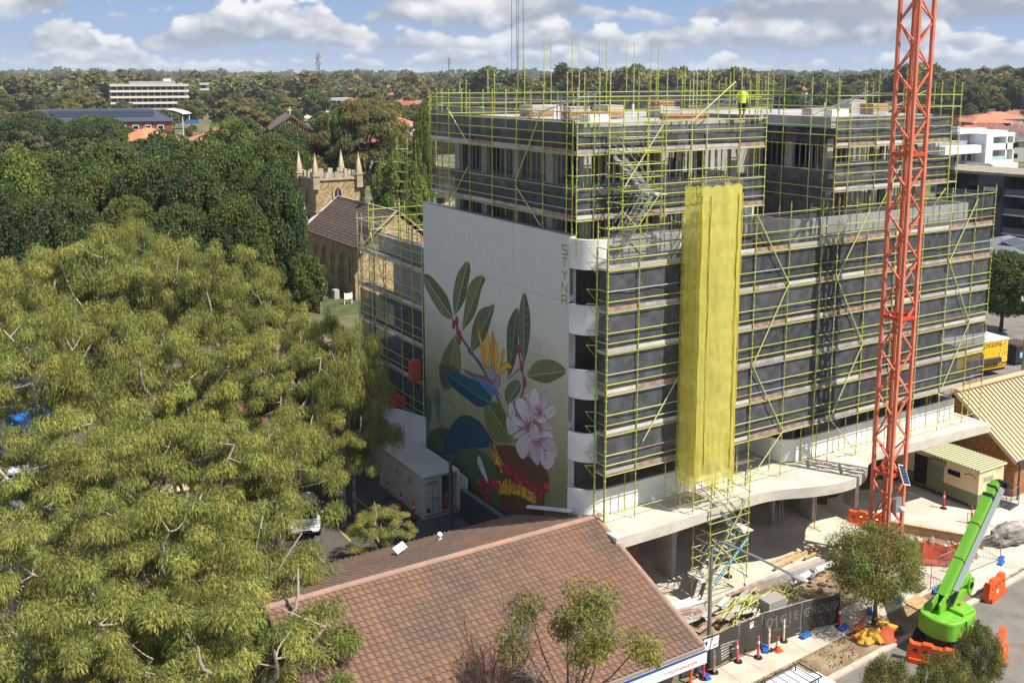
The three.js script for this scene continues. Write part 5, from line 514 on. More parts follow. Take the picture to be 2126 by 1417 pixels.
// ---------------------------------------------------------------- tiled shop house
{
  const t = thing('tiled_shop', 'low shop building under a broad weathered terracotta tile roof', 'building'); const X0 = -16.6, X1 = -.05, ZR = -.55, YR = 5.95, ZE = 7.15, YE = 3.15, ZB = -7.4, YB = 3.5, BR = mapped(mottled('#6b5a4a', '#8a7763', 2, { seed: 131 }), .9);
  mesh('front_wall', boxAt(X0 + .4, X1 - .3, -.1, 3.0, 5.7, 5.9), BR, t); mesh('back_wall', boxAt(X0 + .4, X1 - .3, -.1, 3.4, -6.6, -6.4), BR, t); for (const x of [X0 + .42, X1 - .5]) mesh('gable_wall', new THREE.ExtrudeGeometry(new THREE.Shape([[-5.68, -.1], [6.38, -.1], [6.38, 3.3], [.55, 5.6], [-5.68, 3.35]].map(([a, b]) => new THREE.Vector2(a, b))), { depth: .2, bevelEnabled: false }).rotateY(Math.PI / 2).translate(x, 0, 0), BR, t);
  for (let i = 0; i < 4; i++) { const x = -14 + i * 3.6, w = mesh('shop_window', boxAt(x - 1.4, x + 1.4, .5, 2.5, 5.905, 5.93), MT.glass, t); mesh('frame', boxAt(x - .04, x + .04, .5, 2.5, 5.932, 5.96), MT.whiteP, w); }
  // under-roof deck
  const deck = (z0, y0, z1, y1) => barGeo(V((X0 + X1) / 2, y0, z0), V((X0 + X1) / 2, y1, z1), X1 - X0, .06); mesh('roof_deck', deck(ZR, YR - .1, ZE, YE - .1), MT.dark, t); mesh('roof_deck', deck(ZR, YR - .1, ZB, YB - .1), MT.dark, t);
  // tiles: a curved double-roll profile, five weathered tints
  const tints = [[.205, .112, .07], [.197, .11, .071], [.185, .107, .071], [.17, .102, .07], [.157, .098, .07], [.14, .092, .068]], tw = .29, prof = []; for (let i = 0; i <= 8; i++) { const s = i / 8; prof.push([s * tw, .04 * Math.sin(s * Math.PI * 2 - .6) + .04]); }
  const tileGeo = (tint, L, grey) => { const pos = [], col = [], idx = [], n = prof.length; prof.forEach(([x, y]) => { for (const [z, up] of [[0, .0], [L, .07], [L, .045]]) { pos.push(x, y + up, z); const g = grey; col.push(tint[0] * g, tint[1] * g, tint[2] * g); } }); for (let i = 0; i + 1 < n; i++) { const a = i * 3, b = a + 3; idx.push(a, a + 1, b, b, a + 1, b + 1, a + 1, a + 2, b + 1, b + 1, a + 2, b + 2); } const g = new THREE.BufferGeometry(); g.setAttribute('position', new THREE.Float32BufferAttribute(pos, 3)); g.setAttribute('color', new THREE.Float32BufferAttribute(col, 3)); g.setIndex(idx); g.computeVertexNormals(); return g; };
  const r = rngOf(51), tm = new THREE.MeshStandardMaterial({ vertexColors: true, roughness: .92, side: THREE.DoubleSide, bumpMap: BUMPF, bumpScale: .003 }), vars = []; for (const c of tints) for (const g of [.92, 1, 1.07]) vars.push(tileGeo(c, .365, g));
  const face = (z0, y0, z1, y1, back) => { const L = Math.hypot(z1 - z0, y1 - y0), rows = Math.round(L / .31), st = L / rows, cols = Math.floor((X1 - X0) / tw), a = Math.atan2(y0 - y1, Math.abs(z1 - z0)), list = []; for (let j = 0; j < rows; j++) for (let i = 0; i < cols; i++) { const f = (j * st) / L, x = X0 + i * tw, y = lerp(y0, y1, f), z = lerp(z0, z1, f), wet = fbm(x * .35 + 3, z * .35, back ? 4 : 1, 3), q = clamp(wet * 1.9 - .5 + (fbm(x * 2.4, z * .5, 8, 2) - .5) * .7 + (r() - .5) * .3), k = back ? Math.floor(clamp(q + .25, 0, .999) * 6) : Math.floor(clamp(q, 0, .999) * 6); const m4 = new THREE.Matrix4().makeRotationFromEuler(new THREE.Euler(a + (r() - .5) * .01, 0, (r() - .5) * .012, 'YXZ')); if (back) m4.premultiply(new THREE.Matrix4().makeRotationY(Math.PI)); m4.setPosition(back ? x + tw : x, y + r() * .006, z); list.push([m4, vars[k * 3 + Math.floor(r() * 3)], z * 1.2 + x * .5 + y * .5 - (back ? 99 : 0)]); } return list; };
  const all = [...face(ZR + .05, YR, ZE, YE, false), ...face(ZR - .05, YR, ZB, YB, true)]; // the 300 that show largest singly
  const near = new Set([...all].filter((q) => q[0].elements[12] > -13).sort((p, q) => q[2] - p[2]).slice(0, 300)); const rest = [];
  for (const q of all) { if (near.has(q)) { const o = mesh('roof_tile', q[1], tm, t); o.applyMatrix4(q[0]); } else { const g = q[1].clone(); g.applyMatrix4(q[0]); rest.push(g); } }
  const rt = mesh('roof_tiling', mergeGeometries(rest), tm, t); rt.userData = { kind: 'stuff' };
  const capG = (() => { const g = new THREE.CylinderGeometry(.15, .16, .42, 10, 1, true, 0, Math.PI).rotateZ(Math.PI / 2).rotateX(Math.PI / 2 * 0); return g; })(); const cm = [M([.3, .19, .14], .95, { side: THREE.DoubleSide }), M([.27, .18, .14], .95, { side: THREE.DoubleSide }), M([.34, .2, .14], .95, { side: THREE.DoubleSide })];
  for (let x = X0; x < X1 - .1; x += .4) { const o = mesh('ridge_cap', capG, cm[Math.floor(r() * 3)], t); o.position.set(x + .2, YR + .03 + r() * .012, ZR); } for (let k = 0; k < 20; k++) { const f = (k + .5) / 20, o = mesh('verge_cap', capG, cm[Math.floor(r() * 3)], t); o.position.set(X1 - .06, lerp(YR, YE, f) + .0, lerp(ZR, ZE, f)); { const sx = V(0, YE - YR, ZE - ZR).normalize(), sy = V(0, ZE - ZR, YR - YE).normalize(); o.quaternion.setFromRotationMatrix(new THREE.Matrix4().makeBasis(sx, sy, new THREE.Vector3().crossVectors(sx, sy))); } }
  mesh('gutter', boxAt(X0, X1, YE - .12, YE + .0, ZE + .02, ZE + .14), M('#8d8378', .7), t);
  // fascia sign along the awning edge
  const ft = canvasTex(2048, 128, (c, w, h) => { c.fillStyle = '#d9d8d4'; c.fillRect(0, 0, w, h); c.fillStyle = '#2b4a86'; c.beginPath(); c.moveTo(0, 0); c.lineTo(w, 0); c.lineTo(w, 22); c.lineTo(0, 44); c.fill(); c.fillStyle = '#94304f'; c.font = 'italic 52px sans-serif'; c.fillText('• Homewares', 1640, 98); c.fillText('• Gift Items', 1180, 98); c.fillText('Dresses', 800, 98); }); const fg = new THREE.BoxGeometry(12, .62, .04), fu = fg.attributes.uv; mesh('fascia_sign', fg, mapped(ft, .6), t).position.set(X1 - 5.9, 2.68, ZE + .12); mesh('awning', boxAt(X0 + 1, X1 - .1, 2.3, 2.38, 5.95, ZE + .1), M('#6d6a66', .8), t);
  // weatherboards and signs on the left gable
  for (let k = 0; k < 16; k++) mesh('weatherboard', boxAt(X0 + .36, X0 + .41, .1 + k * .2, .1 + k * .2 + .19, -6, 5.6), BR, t); mesh('side_window', boxAt(X0 + .3, X0 + .35, .6, 2.4, 0, 3.8), MT.glass, t); const rs = mesh('red_sign', boxAt(X0 + .2, X0 + .28, 2.5, 3.1, 1.6, 5.6), mapped(canvasTex(256, 48, (c) => { c.fillStyle = '#7a1526'; c.fillRect(0, 0, 256, 48); c.fillStyle = '#c99aa0'; for (let x = 30; x < 220; x += 17) c.fillRect(x, 14, 10, 20); }), .6), t);
  const vt = thing('roof_vent', 'small white roof vent on the back slope of the tiled roof', 'vent', [-6.0, 4.05, -5.7]); mesh('flashing', boxAt(-.25, .25, 0, .03, -.2, .2), MT.whiteP, vt); mesh('pipe', new THREE.CylinderGeometry(.1, .13, .4, 10).translate(0, .2, 0), MT.whiteP, vt); mesh('cowl', new THREE.SphereGeometry(.15, 10, 6).translate(0, .42, 0), MT.whiteP, vt);
  const an = thing('roof_antenna', 'flat white antenna panel on a short mast on the tiled roof', 'antenna', [-8.7, 4.3, -4.6]); tube('mast', MT.galv, an, V(0, 0, 0), V(0, .55, 0), .025); for (let k = 0; k < 3; k++) tube('stay', MT.galv, an, V(0, .4, 0), V(Math.cos(k * 2.1) * .3, .02, Math.sin(k * 2.1) * .3), .012); const pl = mesh('panel', boxAt(-.3, .3, -.02, .02, -.2, .2), MT.whiteP, an); pl.position.set(0, .62, 0); pl.rotation.set(.5, .3, .2);
}
// ---------------------------------------------------------------- container, car, yard
{
  const bg = mapped(mottled('#c2b9a6', '#d2c9b6', 3, { seed: 141, gain: 1.2 }), .65), t = thing('shipping_container', 'beige corrugated shipping container with one door open beside the mural', 'container', [-3.15, 1.64, -13.3]); const W = 2.44, L = 6.06, H = 2.59;
  const corr = (len, h) => { const n = Math.round(len / .28), s = new THREE.Shape(); s.moveTo(0, 0); for (let i = 0; i < n; i++) { const x = i * len / n, p = len / n; s.lineTo(x + p * .1, 0); s.lineTo(x + p * .35, .04); s.lineTo(x + p * .65, .04); s.lineTo(x + p * .9, 0); } s.lineTo(len, 0); s.lineTo(len, -.02); s.lineTo(0, -.02); return new THREE.ExtrudeGeometry(s, { depth: h, bevelEnabled: false }).rotateX(-Math.PI / 2); };
  mesh('side_wall', corr(L, H - .3).rotateY(Math.PI / 2).translate(.06, .15, 0), bg, t); mesh('side_wall', corr(L, H - .3).rotateY(-Math.PI / 2).translate(W - .06, .15, -L), bg, t); mesh('end_wall', boxAt(.06, W - .06, .15, H - .1, -L, -L + .04), bg, t); mesh('floor', boxAt(.04, W - .04, .1, .2, -L, 0), MT.ply, t); mesh('roof', boxAt(.04, W - .04, H - .07, H - .04, -L, 0), bg, t); for (let z = -L + .2; z < -.1; z += .3) mesh('roof_rib', boxAt(.1, W - .1, H - .04, H - .015, z, z + .14), bg, t);
  for (const x of [.06, W - .06]) for (const z of [-.06, -L + .06]) mesh('corner_post', boxAt(x - .07, x + .07, 0, H, z - .07, z + .07), bg, t); for (const x of [.06, W - .06]) { mesh('top_rail', boxAt(x - .05, x + .05, H - .1, H, -L + .13, -.13), bg, t); mesh('bottom_rail', boxAt(x - .05, x + .05, 0, .16, -L + .13, -.13), bg, t); } mesh('header', boxAt(.13, W - .13, H - .14, H - .01, -.12, 0), bg, t); mesh('sill', boxAt(.13, W - .13, .0, .15, -.12, 0), bg, t);
  const dt = canvasTex(256, 512, (c) => { c.fillStyle = '#b8af9b'; c.fillRect(0, 0, 256, 512); c.fillStyle = '#24242a'; c.font = 'bold 62px sans-serif'; c.fillText('CBOX', 26, 84); c.strokeStyle = '#3a4a6a'; c.lineWidth = 6; c.beginPath(); c.arc(64, 190, 18, 0, 7); c.stroke(); c.fillStyle = '#3b3a36'; c.fillRect(30, 410, 50, 60); }); const d1 = mesh('door', new THREE.BoxGeometry(1.12, 2.25, .05), mapped(dt, .6), t); d1.position.set(.7, 1.28, -.03); for (const x of [-.18, .2]) { const o = mesh('lock_rod', CYL5, MT.galv, d1); o.position.set(x + .1, 0, .05); o.scale.set(.018, 2.3, .018); const k = mesh('handle', UNIT, MT.galv, d1); k.position.set(x, -.1, .08); k.scale.set(.28, .03, .03); } const d2 = mesh('open_door', new THREE.BoxGeometry(.05, 2.25, 1.1), bg, t); d2.position.set(W - .02, 1.28, .55); d2.rotation.y = -.08; for (const z of [-.25, .2]) { const o = mesh('lock_rod', CYL5, MT.galv, d2); o.position.set(-.05, 0, z); o.scale.set(.018, 2.3, .018); } for (const z of [-2, -3.6]) mesh('side_vent', boxAt(-.0, .02, 1.6, 1.95, z, z + .22), M('#8f8a7a', .7), t);
  const r = rngOf(9); [['#4f5a72', 1.5, .2, -.9, .36], ['#9a5a3c', 1.7, .2, -.5, .3], ['#7c8894', 2.0, .2, -1.0, .4], ['#49505e', 1.7, .75, -1.0, .34], ['#c3bfae', 2.05, .2, -.45, .22]].forEach(([c, x, y, z, s]) => tag(mesh('storage_bag', stoneGeo(r, s, s * 1.1, s).translate(-3.15 + x, 1.64 + y + s * .8, -13.3 + z), M(c, .8)), 'stuffed bag stored inside the open container', 'bag', 'bags in the container'));
  const f = thing('corrugated_fence', 'dark grey corrugated steel fence between container and mural', 'fence', [-1.1, 1.6, -12.4]); for (let i = 0; i < 40; i++) ubox('rib', i % 2 ? MT.darkgrey : M('#3d3f44', .6), f, [i * .004, .9, i * .16], [.04, 1.8, .155]); mesh('cap_rail', boxAt(-.05, .22, 1.8, 1.86, 0, 6.4), MT.steel, f);
  for (const [x, z] of [[-3.6, -17.2], [-3.65, -15.2], [-3.6, -13.6]]) bollard(x, 1.63, z, 0, 'red bollard along the side of the beige container', 0, 'bollards by the container');
  tag(tube('power_pole', mapped(mottled('#4c453e', '#6b6259', 1, { seed: 143 }), .95), null, V(-2.2, 1.6, -11.6), V(-2.2, 5.6, -11.6), .11), 'short weathered timber pole by the open container door', 'pole'); for (let i = 0; i < 5; i++) tag(mesh('garden_plant', stoneGeo(r, .25, .18, .22).translate(-1.7 + i * .25, 1.75, -10.9 + i * .2), M([.06, .1, .03], 1)), 'low green plant by the dark fence foot', 'plant', 'plants at the fence foot');
}
function car(label, x, z, turn, paint, y = 1.62) {
  const t = thing('parked_car', label, 'car', [x, y, z], turn), P = M(paint, .22); // +x forward
  const sec = [[-2.1, .5, .78, .82], [-1.9, .42, .95, .88], [-1.0, .35, .98, .9], [0, .33, .97, .91], [1.0, .35, .93, .9], [1.7, .4, .84, .86], [2.15, .48, .68, .74]], hull = (ss, f) => { const pos = [], idx = [], n = 12; ss.forEach(([xx, y0, y1, w], i) => { for (let k = 0; k < n; k++) { const a = k / n * 6.2832 + .26, cx = Math.sign(Math.cos(a)) * Math.pow(Math.abs(Math.cos(a)), .45), cy = Math.sign(Math.sin(a)) * Math.pow(Math.abs(Math.sin(a)), .5); pos.push(xx, (y0 + y1) / 2 + cy * (y1 - y0) / 2, cx * w); if (i) { const p = (i - 1) * n + k, q = (i - 1) * n + (k + 1) % n; idx.push(p, q, p + n, q, q + n, p + n); } } }); const m = ss.length, c0 = pos.length / 3; pos.push(ss[0][0], (ss[0][1] + ss[0][2]) / 2, 0, ss[m - 1][0], (ss[m - 1][1] + ss[m - 1][2]) / 2, 0); for (let k = 0; k < n; k++) { idx.push(c0, (k + 1) % n, k); const b = (m - 1) * n; idx.push(c0 + 1, b + k, b + (k + 1) % n); } const g = new THREE.BufferGeometry(); g.setAttribute('position', new THREE.Float32BufferAttribute(pos, 3)); g.setIndex(idx); g.computeVertexNormals(); return g; };
  mesh('body', hull(sec), P, t); mesh('cabin', hull([[-1.75, .85, 1.2, .74], [-1.2, .85, 1.52, .7], [-.3, .85, 1.58, .7], [.3, .85, 1.53, .69], [1.15, .85, .97, .72]]), P, t); mesh('windscreen', hull([[.32, 1.0, 1.5, .64], [1.2, .9, 1.0, .7]]).translate(.04, .03, 0), MT.glass, t); mesh('rear_window', hull([[-1.8, .98, 1.2, .62], [-1.3, .98, 1.46, .62]]).translate(-.03, .03, 0), MT.glass, t); for (const s of [-1, 1]) { mesh('side_window', boxAt(-1.2, .4, 1.05, 1.4, s * .7 - .02, s * .7 + .02), MT.glass, t); mesh('headlight', boxAt(1.85, 2.06, .62, .76, s * .6 - .16, s * .6 + .16), M('#c8ccd0', .15), t); mesh('mirror', boxAt(.55, .72, .98, 1.1, s * 1.0 - .08, s * 1.0 + .08), P, t); } mesh('grille', boxAt(2.08, 2.16, .5, .64, -.4, .4), MT.black, t);
  for (const xx of [-1.3, 1.35]) for (const s of [-1, 1]) { const w = new THREE.Group(); w.name = 'wheel'; w.position.set(xx, .32, s * .8); t.add(w); mesh('tyre', new THREE.TorusGeometry(.23, .09, 8, 18), MT.rubber, w); mesh('rim', new THREE.CylinderGeometry(.17, .17, .14, 12).rotateX(1.5708), MT.galv, w); } return t;
}
{ const p = onPlane(632, 1090, 'y', 1.62); car('silver white car parked under the gum trees beside the container', p.x, p.z, -1.9, '#d5d7da'); const q = onPlane(40, 980, 'y', 1.62); car('white car half hidden under the gum trees', q.x, q.z, -1.8, '#dcdcdc'); const s = onPlane(60, 1060, 'y', 1.62); car('pale silver car half hidden beneath the gum foliage', s.x, s.z, -1.35, '#c6c8ca'); const b = onPlane(573, 525, 'y', 1.62); car('small white car parked by the dark cypress', b.x, b.z, .4, '#e0e0e0'); }
// ---------------------------------------------------------------- trees
const leafM = (t = .3) => new THREE.MeshPhysicalMaterial({ vertexColors: true, roughness: .95, side: THREE.DoubleSide, transmission: t, thickness: 0, specularIntensity: .4 });
const LEAF = leafM(.42), LEAVES = [[1, 1, 1], [1.35, 1.2, .95], [.85, .92, .95], [1.5, 1.25, .85], [1.15, 1.15, 1.0]].map((c) => { const m = leafM(.42); m.color.setRGB(...c); return m; }), BARK = { gum: mapped(mottled('#786d62', '#ada294', 1.4, { seed: 151, f: 3, gain: 2 }), .9), dark: mapped(mottled('#3f362d', '#5f5346', 1, { seed: 152 }), .95) };
// many leaf faces: lobes [x, y, z, rx, ry], tint(rng) -> linear colour
function crownGeo(lobes, per, len, wid, tint, r, { droop = 0, fill = .55, flat = .8, up = -.35 } = {}) {
  const n = lobes.length * per, pos = new Float32Array(n * 12), col = new Float32Array(n * 12), idx = new Uint32Array(n * 6); let q = 0; const d = V(0, 0, 0), ax = V(0, 0, 0), si = V(0, 0, 0), w = V(0, 0, 0);
  for (const [lx, ly, lz, rx, ry] of lobes) { const lt = .72 + r() * .5, wm = .88 + r() * .26; for (let k = 0; k < per; k++) {
    do { d.set(r() * 2 - 1, r() * 2 - 1, r() * 2 - 1); } while (d.lengthSq() > 1 || d.lengthSq() < .01 || d.y < up * d.length()); d.normalize(); const rr = fill + (1 - fill) * Math.sqrt(r());
    const cx = lx + d.x * rx * rr, cy = ly + d.y * ry * rr, cz = lz + d.z * rx * rr;
    ax.set(r() - .5, r() - .5, r() - .5).multiplyScalar(1.1).addScaledVector(d, .5); ax.y -= droop; ax.normalize(); w.set(r() - .5, r() - .5, r() - .5).multiplyScalar(2 * (1 - flat)).addScaledVector(d, 1); w.y += .3; si.crossVectors(ax, w).normalize();
    const L = len * (.65 + r() * .7) / 2, Wd = wid * (.65 + r() * .7) / 2, o = q * 12, c = tint(r), j = lt * (.62 + r() * .76);
    for (const [m, a, b] of [[0, -1, 0], [1, -.1, 1], [2, 1, 0], [3, -.1, -1]]) { pos[o + m * 3] = cx + ax.x * L * a + si.x * Wd * b; pos[o + m * 3 + 1] = cy + ax.y * L * a + si.y * Wd * b; pos[o + m * 3 + 2] = cz + ax.z * L * a + si.z * Wd * b; col[o + m * 3] = c[0] * j * wm; col[o + m * 3 + 1] = c[1] * j; col[o + m * 3 + 2] = c[2] * j; }
    const v = q * 4; idx.set([v, v + 1, v + 2, v, v + 2, v + 3], q * 6); q++;
  } }
  const g = new THREE.BufferGeometry(); g.setAttribute('position', new THREE.BufferAttribute(pos, 3)); g.setAttribute('color', new THREE.BufferAttribute(col, 3)); g.setIndex(new THREE.BufferAttribute(idx, 1)); return g;
}
function limb(pts, r0, r1, n = 6, seg = 8) { const cv = new THREE.CatmullRomCurve3(pts), P = cv.getPoints(seg), g = []; for (let i = 0; i < seg; i++) g.push(tubeGeo(P[i], P[i + 1].clone().lerp(P[i], -.04), lerp(r0, r1, i / seg), lerp(r0, r1, (i + 1) / seg), n)); return mergeGeometries(g); }
const tintOf = (a, b, odd, po = .03) => (r) => (r() < po ? odd : ((t) => [lerp(a[0], b[0], t), lerp(a[1], b[1], t), lerp(a[2], b[2], t)])(r()));
// gum tree: forked pale limbs carrying domed clumps of hanging leaves; H metres tall
function gumProto(seed, H, R, nTips, per, { lw = .05, ll = .36, a = [.15, .18, .03], b = [.42, .42, .1] } = {}) {
  const r = rngOf(seed), wood = [], fork = V((r() - .5) * .6, H * .26, (r() - .5) * .6); wood.push(limb([V(0, -.4, 0), V((r() - .5) * .3, H * .13, (r() - .5) * .3), fork], H * .026, H * .018, 9, 5));
  const limbs = [], nl = 6; for (let i = 0; i < nl; i++) { const an = i / nl * 6.283 + r() * .6, rad = R * (.45 + r() * .35), top = V(Math.cos(an) * rad, H * (.66 + r() * .22), Math.sin(an) * rad), mid = fork.clone().lerp(top, .45).add(V((r() - .5) * 1.2, H * .05 * r(), (r() - .5) * 1.2)), m2 = fork.clone().lerp(top, .75).add(V((r() - .5) * 1.0, (r() - .3) * .8, (r() - .5) * 1.0)), pts = [fork, mid, m2, top]; limbs.push(new THREE.CatmullRomCurve3(pts)); wood.push(limb(pts, H * .0125, H * .0042, 7, 9)); }
  const lobes = []; for (let i = 0; i < nTips; i++) { const g = i * 2.39996 + r() * .5, f = Math.sqrt((i + .5) / nTips), rad = R * f, dome = Math.sqrt(Math.max(0, 1 - f * f * .92)), lvl = r() < .55 ? 1 : .35 + r() * .55, y = H * (.40 + .58 * dome * lvl) - (r() * .14) * H, c = V(Math.cos(g) * rad, y, Math.sin(g) * rad); const s = (.85 + r() * .65) * R / 5.4; for (let q = 0; q < 3; q++) lobes.push([c.x + (r() - .5) * s * 1.6, c.y + (r() - .6) * s * .7, c.z + (r() - .5) * s * 1.6, s * (.6 + r() * .5), s * (.4 + r() * .34)]);
    let best = null, bd = 1e9; for (const cv of limbs) for (let k = 2; k <= 10; k++) { const p = cv.getPoint(k / 10); const dd = p.distanceTo(c) + Math.max(0, p.y - c.y) * 2; if (dd < bd) { bd = dd; best = p; } } wood.push(limb([best, best.clone().lerp(c, .5).add(V((r() - .5) * .5, -.3 * r(), (r() - .5) * .5)), c], H * .0042, .014, 5, 5)); wood.push(limb([c.clone().add(V(0, -s * .1, 0)), c.clone().add(V((r() - .5) * s * 1.2, -s * .05, (r() - .5) * s * 1.2))], .012, .005, 4, 2)); }
  return { wood: mergeGeometries(wood), crown: crownGeo(lobes, per, ll, lw, tintOf(a, b, [.2, .11, .05], .035), r, { droop: .95, fill: .08, flat: .3, up: -.9 }), H };
}
// leafy broad tree with lobed crown
function lobedProto(seed, H, R, nl, per, len, wid, a, b, { trunk = .3, base = .22, fill = .72, sq = 1, bark = 'dark', odd = [.1, .07, .03], droop = .1 } = {}) {
  const r = rngOf(seed), wood = [limb([V(0, -.5, 0), V((r() - .5) * .3, H * trunk * .6, (r() - .5) * .3), V(0, H * .55, 0)], H * .028, H * .014, 8, 5)], lobes = [], cy = H * (base + (1 - base) / 2), ry = H * (1 - base) / 2;
  for (let i = 0; i < nl; i++) { const y = 1 - 2 * (i + .5) / nl, a2 = i * 2.39996 + r() * .5, q = Math.sqrt(1 - y * y), k = r() * 1.1 - .1, s = R * (.15 + r() * .2); const c = [Math.cos(a2) * q * (R - s * .6) * (.8 + k * .25), cy + y * (ry - s * .5) * (.9 + r() * .15), Math.sin(a2) * q * (R - s * .6) * (.8 + k * .25), s * 1.1, s * .9 * sq]; lobes.push(c); if (r() < .6) wood.push(limb([V(0, H * (trunk + r() * .15), 0), V(c[0] * .5, lerp(H * .45, c[1], .5), c[2] * .5), V(c[0], c[1], c[2])], H * .01, .03, 5, 4)); }
  lobes.push([0, cy, 0, R * .55, ry * .7]);
  return { wood: mergeGeometries(wood), crown: crownGeo(lobes, per, len, wid, tintOf(a, b, odd), r, { fill, droop, flat: .55, up: -.7 }), H, bark };
}
let treeN = 0;
function plant(name, proto, label, group, x, z, h, { wide = 1, turn, y, cat = 'tree', bark, leaf = LEAF, tilt = 0 } = {}) {
  const g = y ?? T(x, z), t = thing(name, label, cat, [x, g, z], turn ?? treeN * 2.1, group); treeN++; const s = h / proto.H; t.scale.set(s * wide, s, s * wide); if (tilt) t.rotation.z = tilt; mesh('trunk', proto.wood, bark || BARK[proto.bark || 'gum'], t); mesh('crown', proto.crown, leaf, t); return t;
}
const byTop = (px, py, dist) => { const [x, z] = bearing(px, dist), y = EYE.y - (py - 165) / 2131 * dist * 1.0; return [x, z, y - T(x, z)]; };
const GUM = [gumProto(201, 14, 6, 38, 430), gumProto(202, 14, 5.4, 34, 430), gumProto(203, 13, 6.4, 40, 420), gumProto(204, 15, 5, 32, 440)];
{ // the stand of gum trees on the left: bearing, distance, crown top and half width as the photograph shows them
  const spots = [[60, 84, 472, 120], [190, 82, 442, 115], [272, 88, 418, 78, 'tallest gum tree, its narrow top against the dark evergreens'], [352, 80, 458, 115], [452, 76, 484, 110], [545, 73, 548, 88], [672, 66, 640, 60], [606, 69, 630, 66, 'narrow gum tree beside the sandy yard and the church lawn'], [-50, 74, 480, 130], [60, 65, 590, 140], [205, 63, 600, 140], [335, 61, 640, 140], [475, 63, 655, 125], [600, 60, 705, 105], [715, 57, 668, 85, 'slender gum tree reaching towards the orange crate and the mural'], [60, 53, 790, 165], [225, 51, 820, 170], [385, 50, 860, 165], [540, 53, 850, 140], [690, 56, 800, 95], [90, 45, 985, 200], [290, 44, 1000, 200], [425, 44, 1070, 200], [770, 50.5, 1080, 70, 'small low gum tree between the tiled roof and the container'], [50, 41, 1120, 220], [200, 39.5, 1190, 190], [350, 40, 1200, 150], [470, 36.8, 1215, 225, 'gum tree overhanging the left end of the tiled roof']];
  spots.forEach(([px, d, py, hw, lb], i) => { const [x, z, h] = byTop(px, py, d), k = i % 4, R = [6, 5.4, 6.4, 5][k], p = GUM[k]; plant('gum_tree', p, lb || 'spreading gum tree with hanging yellow green leaves and pale limbs', 'gum trees in the left stand', x, z, h, { wide: hw / 2131 * d / (R * h / p.H), turn: i * 1.37 + .4 }); });
}
// street trees at the right foot
const FEATH = lobedProto(211, 5.7, 3, 52, 430, .2, .045, [.1, .125, .022], [.3, .3, .06], { base: .26, fill: .15, droop: .35, trunk: .3 });
plant('street_tree', FEATH, 'round feathery green street tree in the verge beside the crane', null, 12.2, 6.25, 5.2, { wide: .92, y: -.02, bark: BARK.dark });
const SHRUB = lobedProto(212, 5, 2.8, 40, 380, .24, .05, [.1, .115, .024], [.26, .25, .055], { base: .3, fill: .15, droop: .5, trunk: .3 });
[['leafy street tree crown below the orange barriers', 1925, 40.5, 1368, 62], ['olive street tree beside the lift tyres', 2055, 41.5, 1335, 66], ['olive street tree at the road edge past the lift', 2128, 45, 1258, 50], ['pale olive street tree over the kerb', 2110, 39, 1370, 70]].forEach(([l, px, d, py, hw]) => { const [x, z] = bearing(px, d), h = EYE.y - (py - 165) / 2131 * d + .15; plant('street_tree', SHRUB, l, null, x, z, h, { wide: hw / 2131 * d / (2.8 * h / 5), y: -.15, bark: BARK.dark }); });
{ // half bare tree in front of the tiled roof
  const r = rngOf(220), wood = [limb([V(0, -.3, 0), V(.1, 3, .1), V(0, 5.2, 0)], .16, .09, 8, 5)], lobes = []; for (let i = 0; i < 13; i++) { const a = i * 2.4, c = V(Math.cos(a) * (1 + r() * 1.7), 6.2 + r() * 2.3, Math.sin(a) * (1 + r() * 1.7)); wood.push(limb([V(0, 4 + r() * 1.2, 0), V(c.x * .5, 5.6, c.z * .5), c], .06, .015, 5, 5)); const leafy = c.x + c.z * .4 > -1.1; for (let k = 0; k < 13; k++) wood.push(limb([c.clone().multiplyScalar(.8 + r() * .2).setY(c.y - r() * .8), c.clone().add(V((r() - .5) * 1.8, (r() - .2) * 1.2, (r() - .5) * 1.8))], .016, .004, 4, 2)); if (leafy) { lobes.push([c.x, c.y, c.z, .75, .6]); lobes.push([c.x + (r() - .5), c.y - .5, c.z + (r() - .5), .6, .5]); } }
  const P = { wood: mergeGeometries(wood), crown: crownGeo(lobes, 480, .17, .05, tintOf([.13, .15, .024], [.28, .27, .05], [.16, .1, .04]), r, { droop: .4, fill: .2, flat: .3, up: -1 }), H: 8.6 };
  plant('street_tree', P, 'thin street tree with bare grey twigs before the terracotta roof', null, -8.5, 9.2, 8.6, { wide: 1.05, y: -.1, turn: .6, bark: M('#6d5f55', .95) });
}
// dark evergreens in the churchyard and other nearer trees: [px, distance, crown-top py, half width px]
const FIG = [lobedProto(231, 18, 8, 80, 430, .5, .34, [.042, .074, .016], [.125, .17, .036]), lobedProto(232, 17, 7, 72, 430, .5, .34, [.038, .066, .015], [.11, .15, .034]), lobedProto(233, 18, 9, 88, 420, .52, .34, [.046, .078, .018], [.135, .18, .038])];
[[40, 118, 385, 60], [175, 122, 335, 75], [120, 105, 395, 60], [300, 118, 315, 80], [395, 112, 330, 70], [250, 108, 400, 60], [470, 120, 300, 75], [520, 112, 335, 60], [355, 100, 420, 60], [480, 100, 400, 60], [556, 106, 350, 40], [590, 150, 296, 50], [-30, 120, 360, 70], [420, 140, 290, 80], [220, 145, 290, 85], [90, 150, 300, 80], [330, 160, 275, 90], [560, 150, 280, 60]].forEach(([px, d, py, hw], i) => { const [x, z, h] = byTop(px, py, d), p = FIG[i % 3]; plant('evergreen_tree', p, 'dense dark green evergreen tree in the belt beside the church', 'dark evergreen trees by the church', x, z, h, { leaf: LEAVES[[0, 1, 2, 4, 0, 3, 4, 1][i % 8]], wide: clamp(hw / 2131 * d / ([8, 7, 9][i % 3] * h / p.H), .5, 1.5) }); });
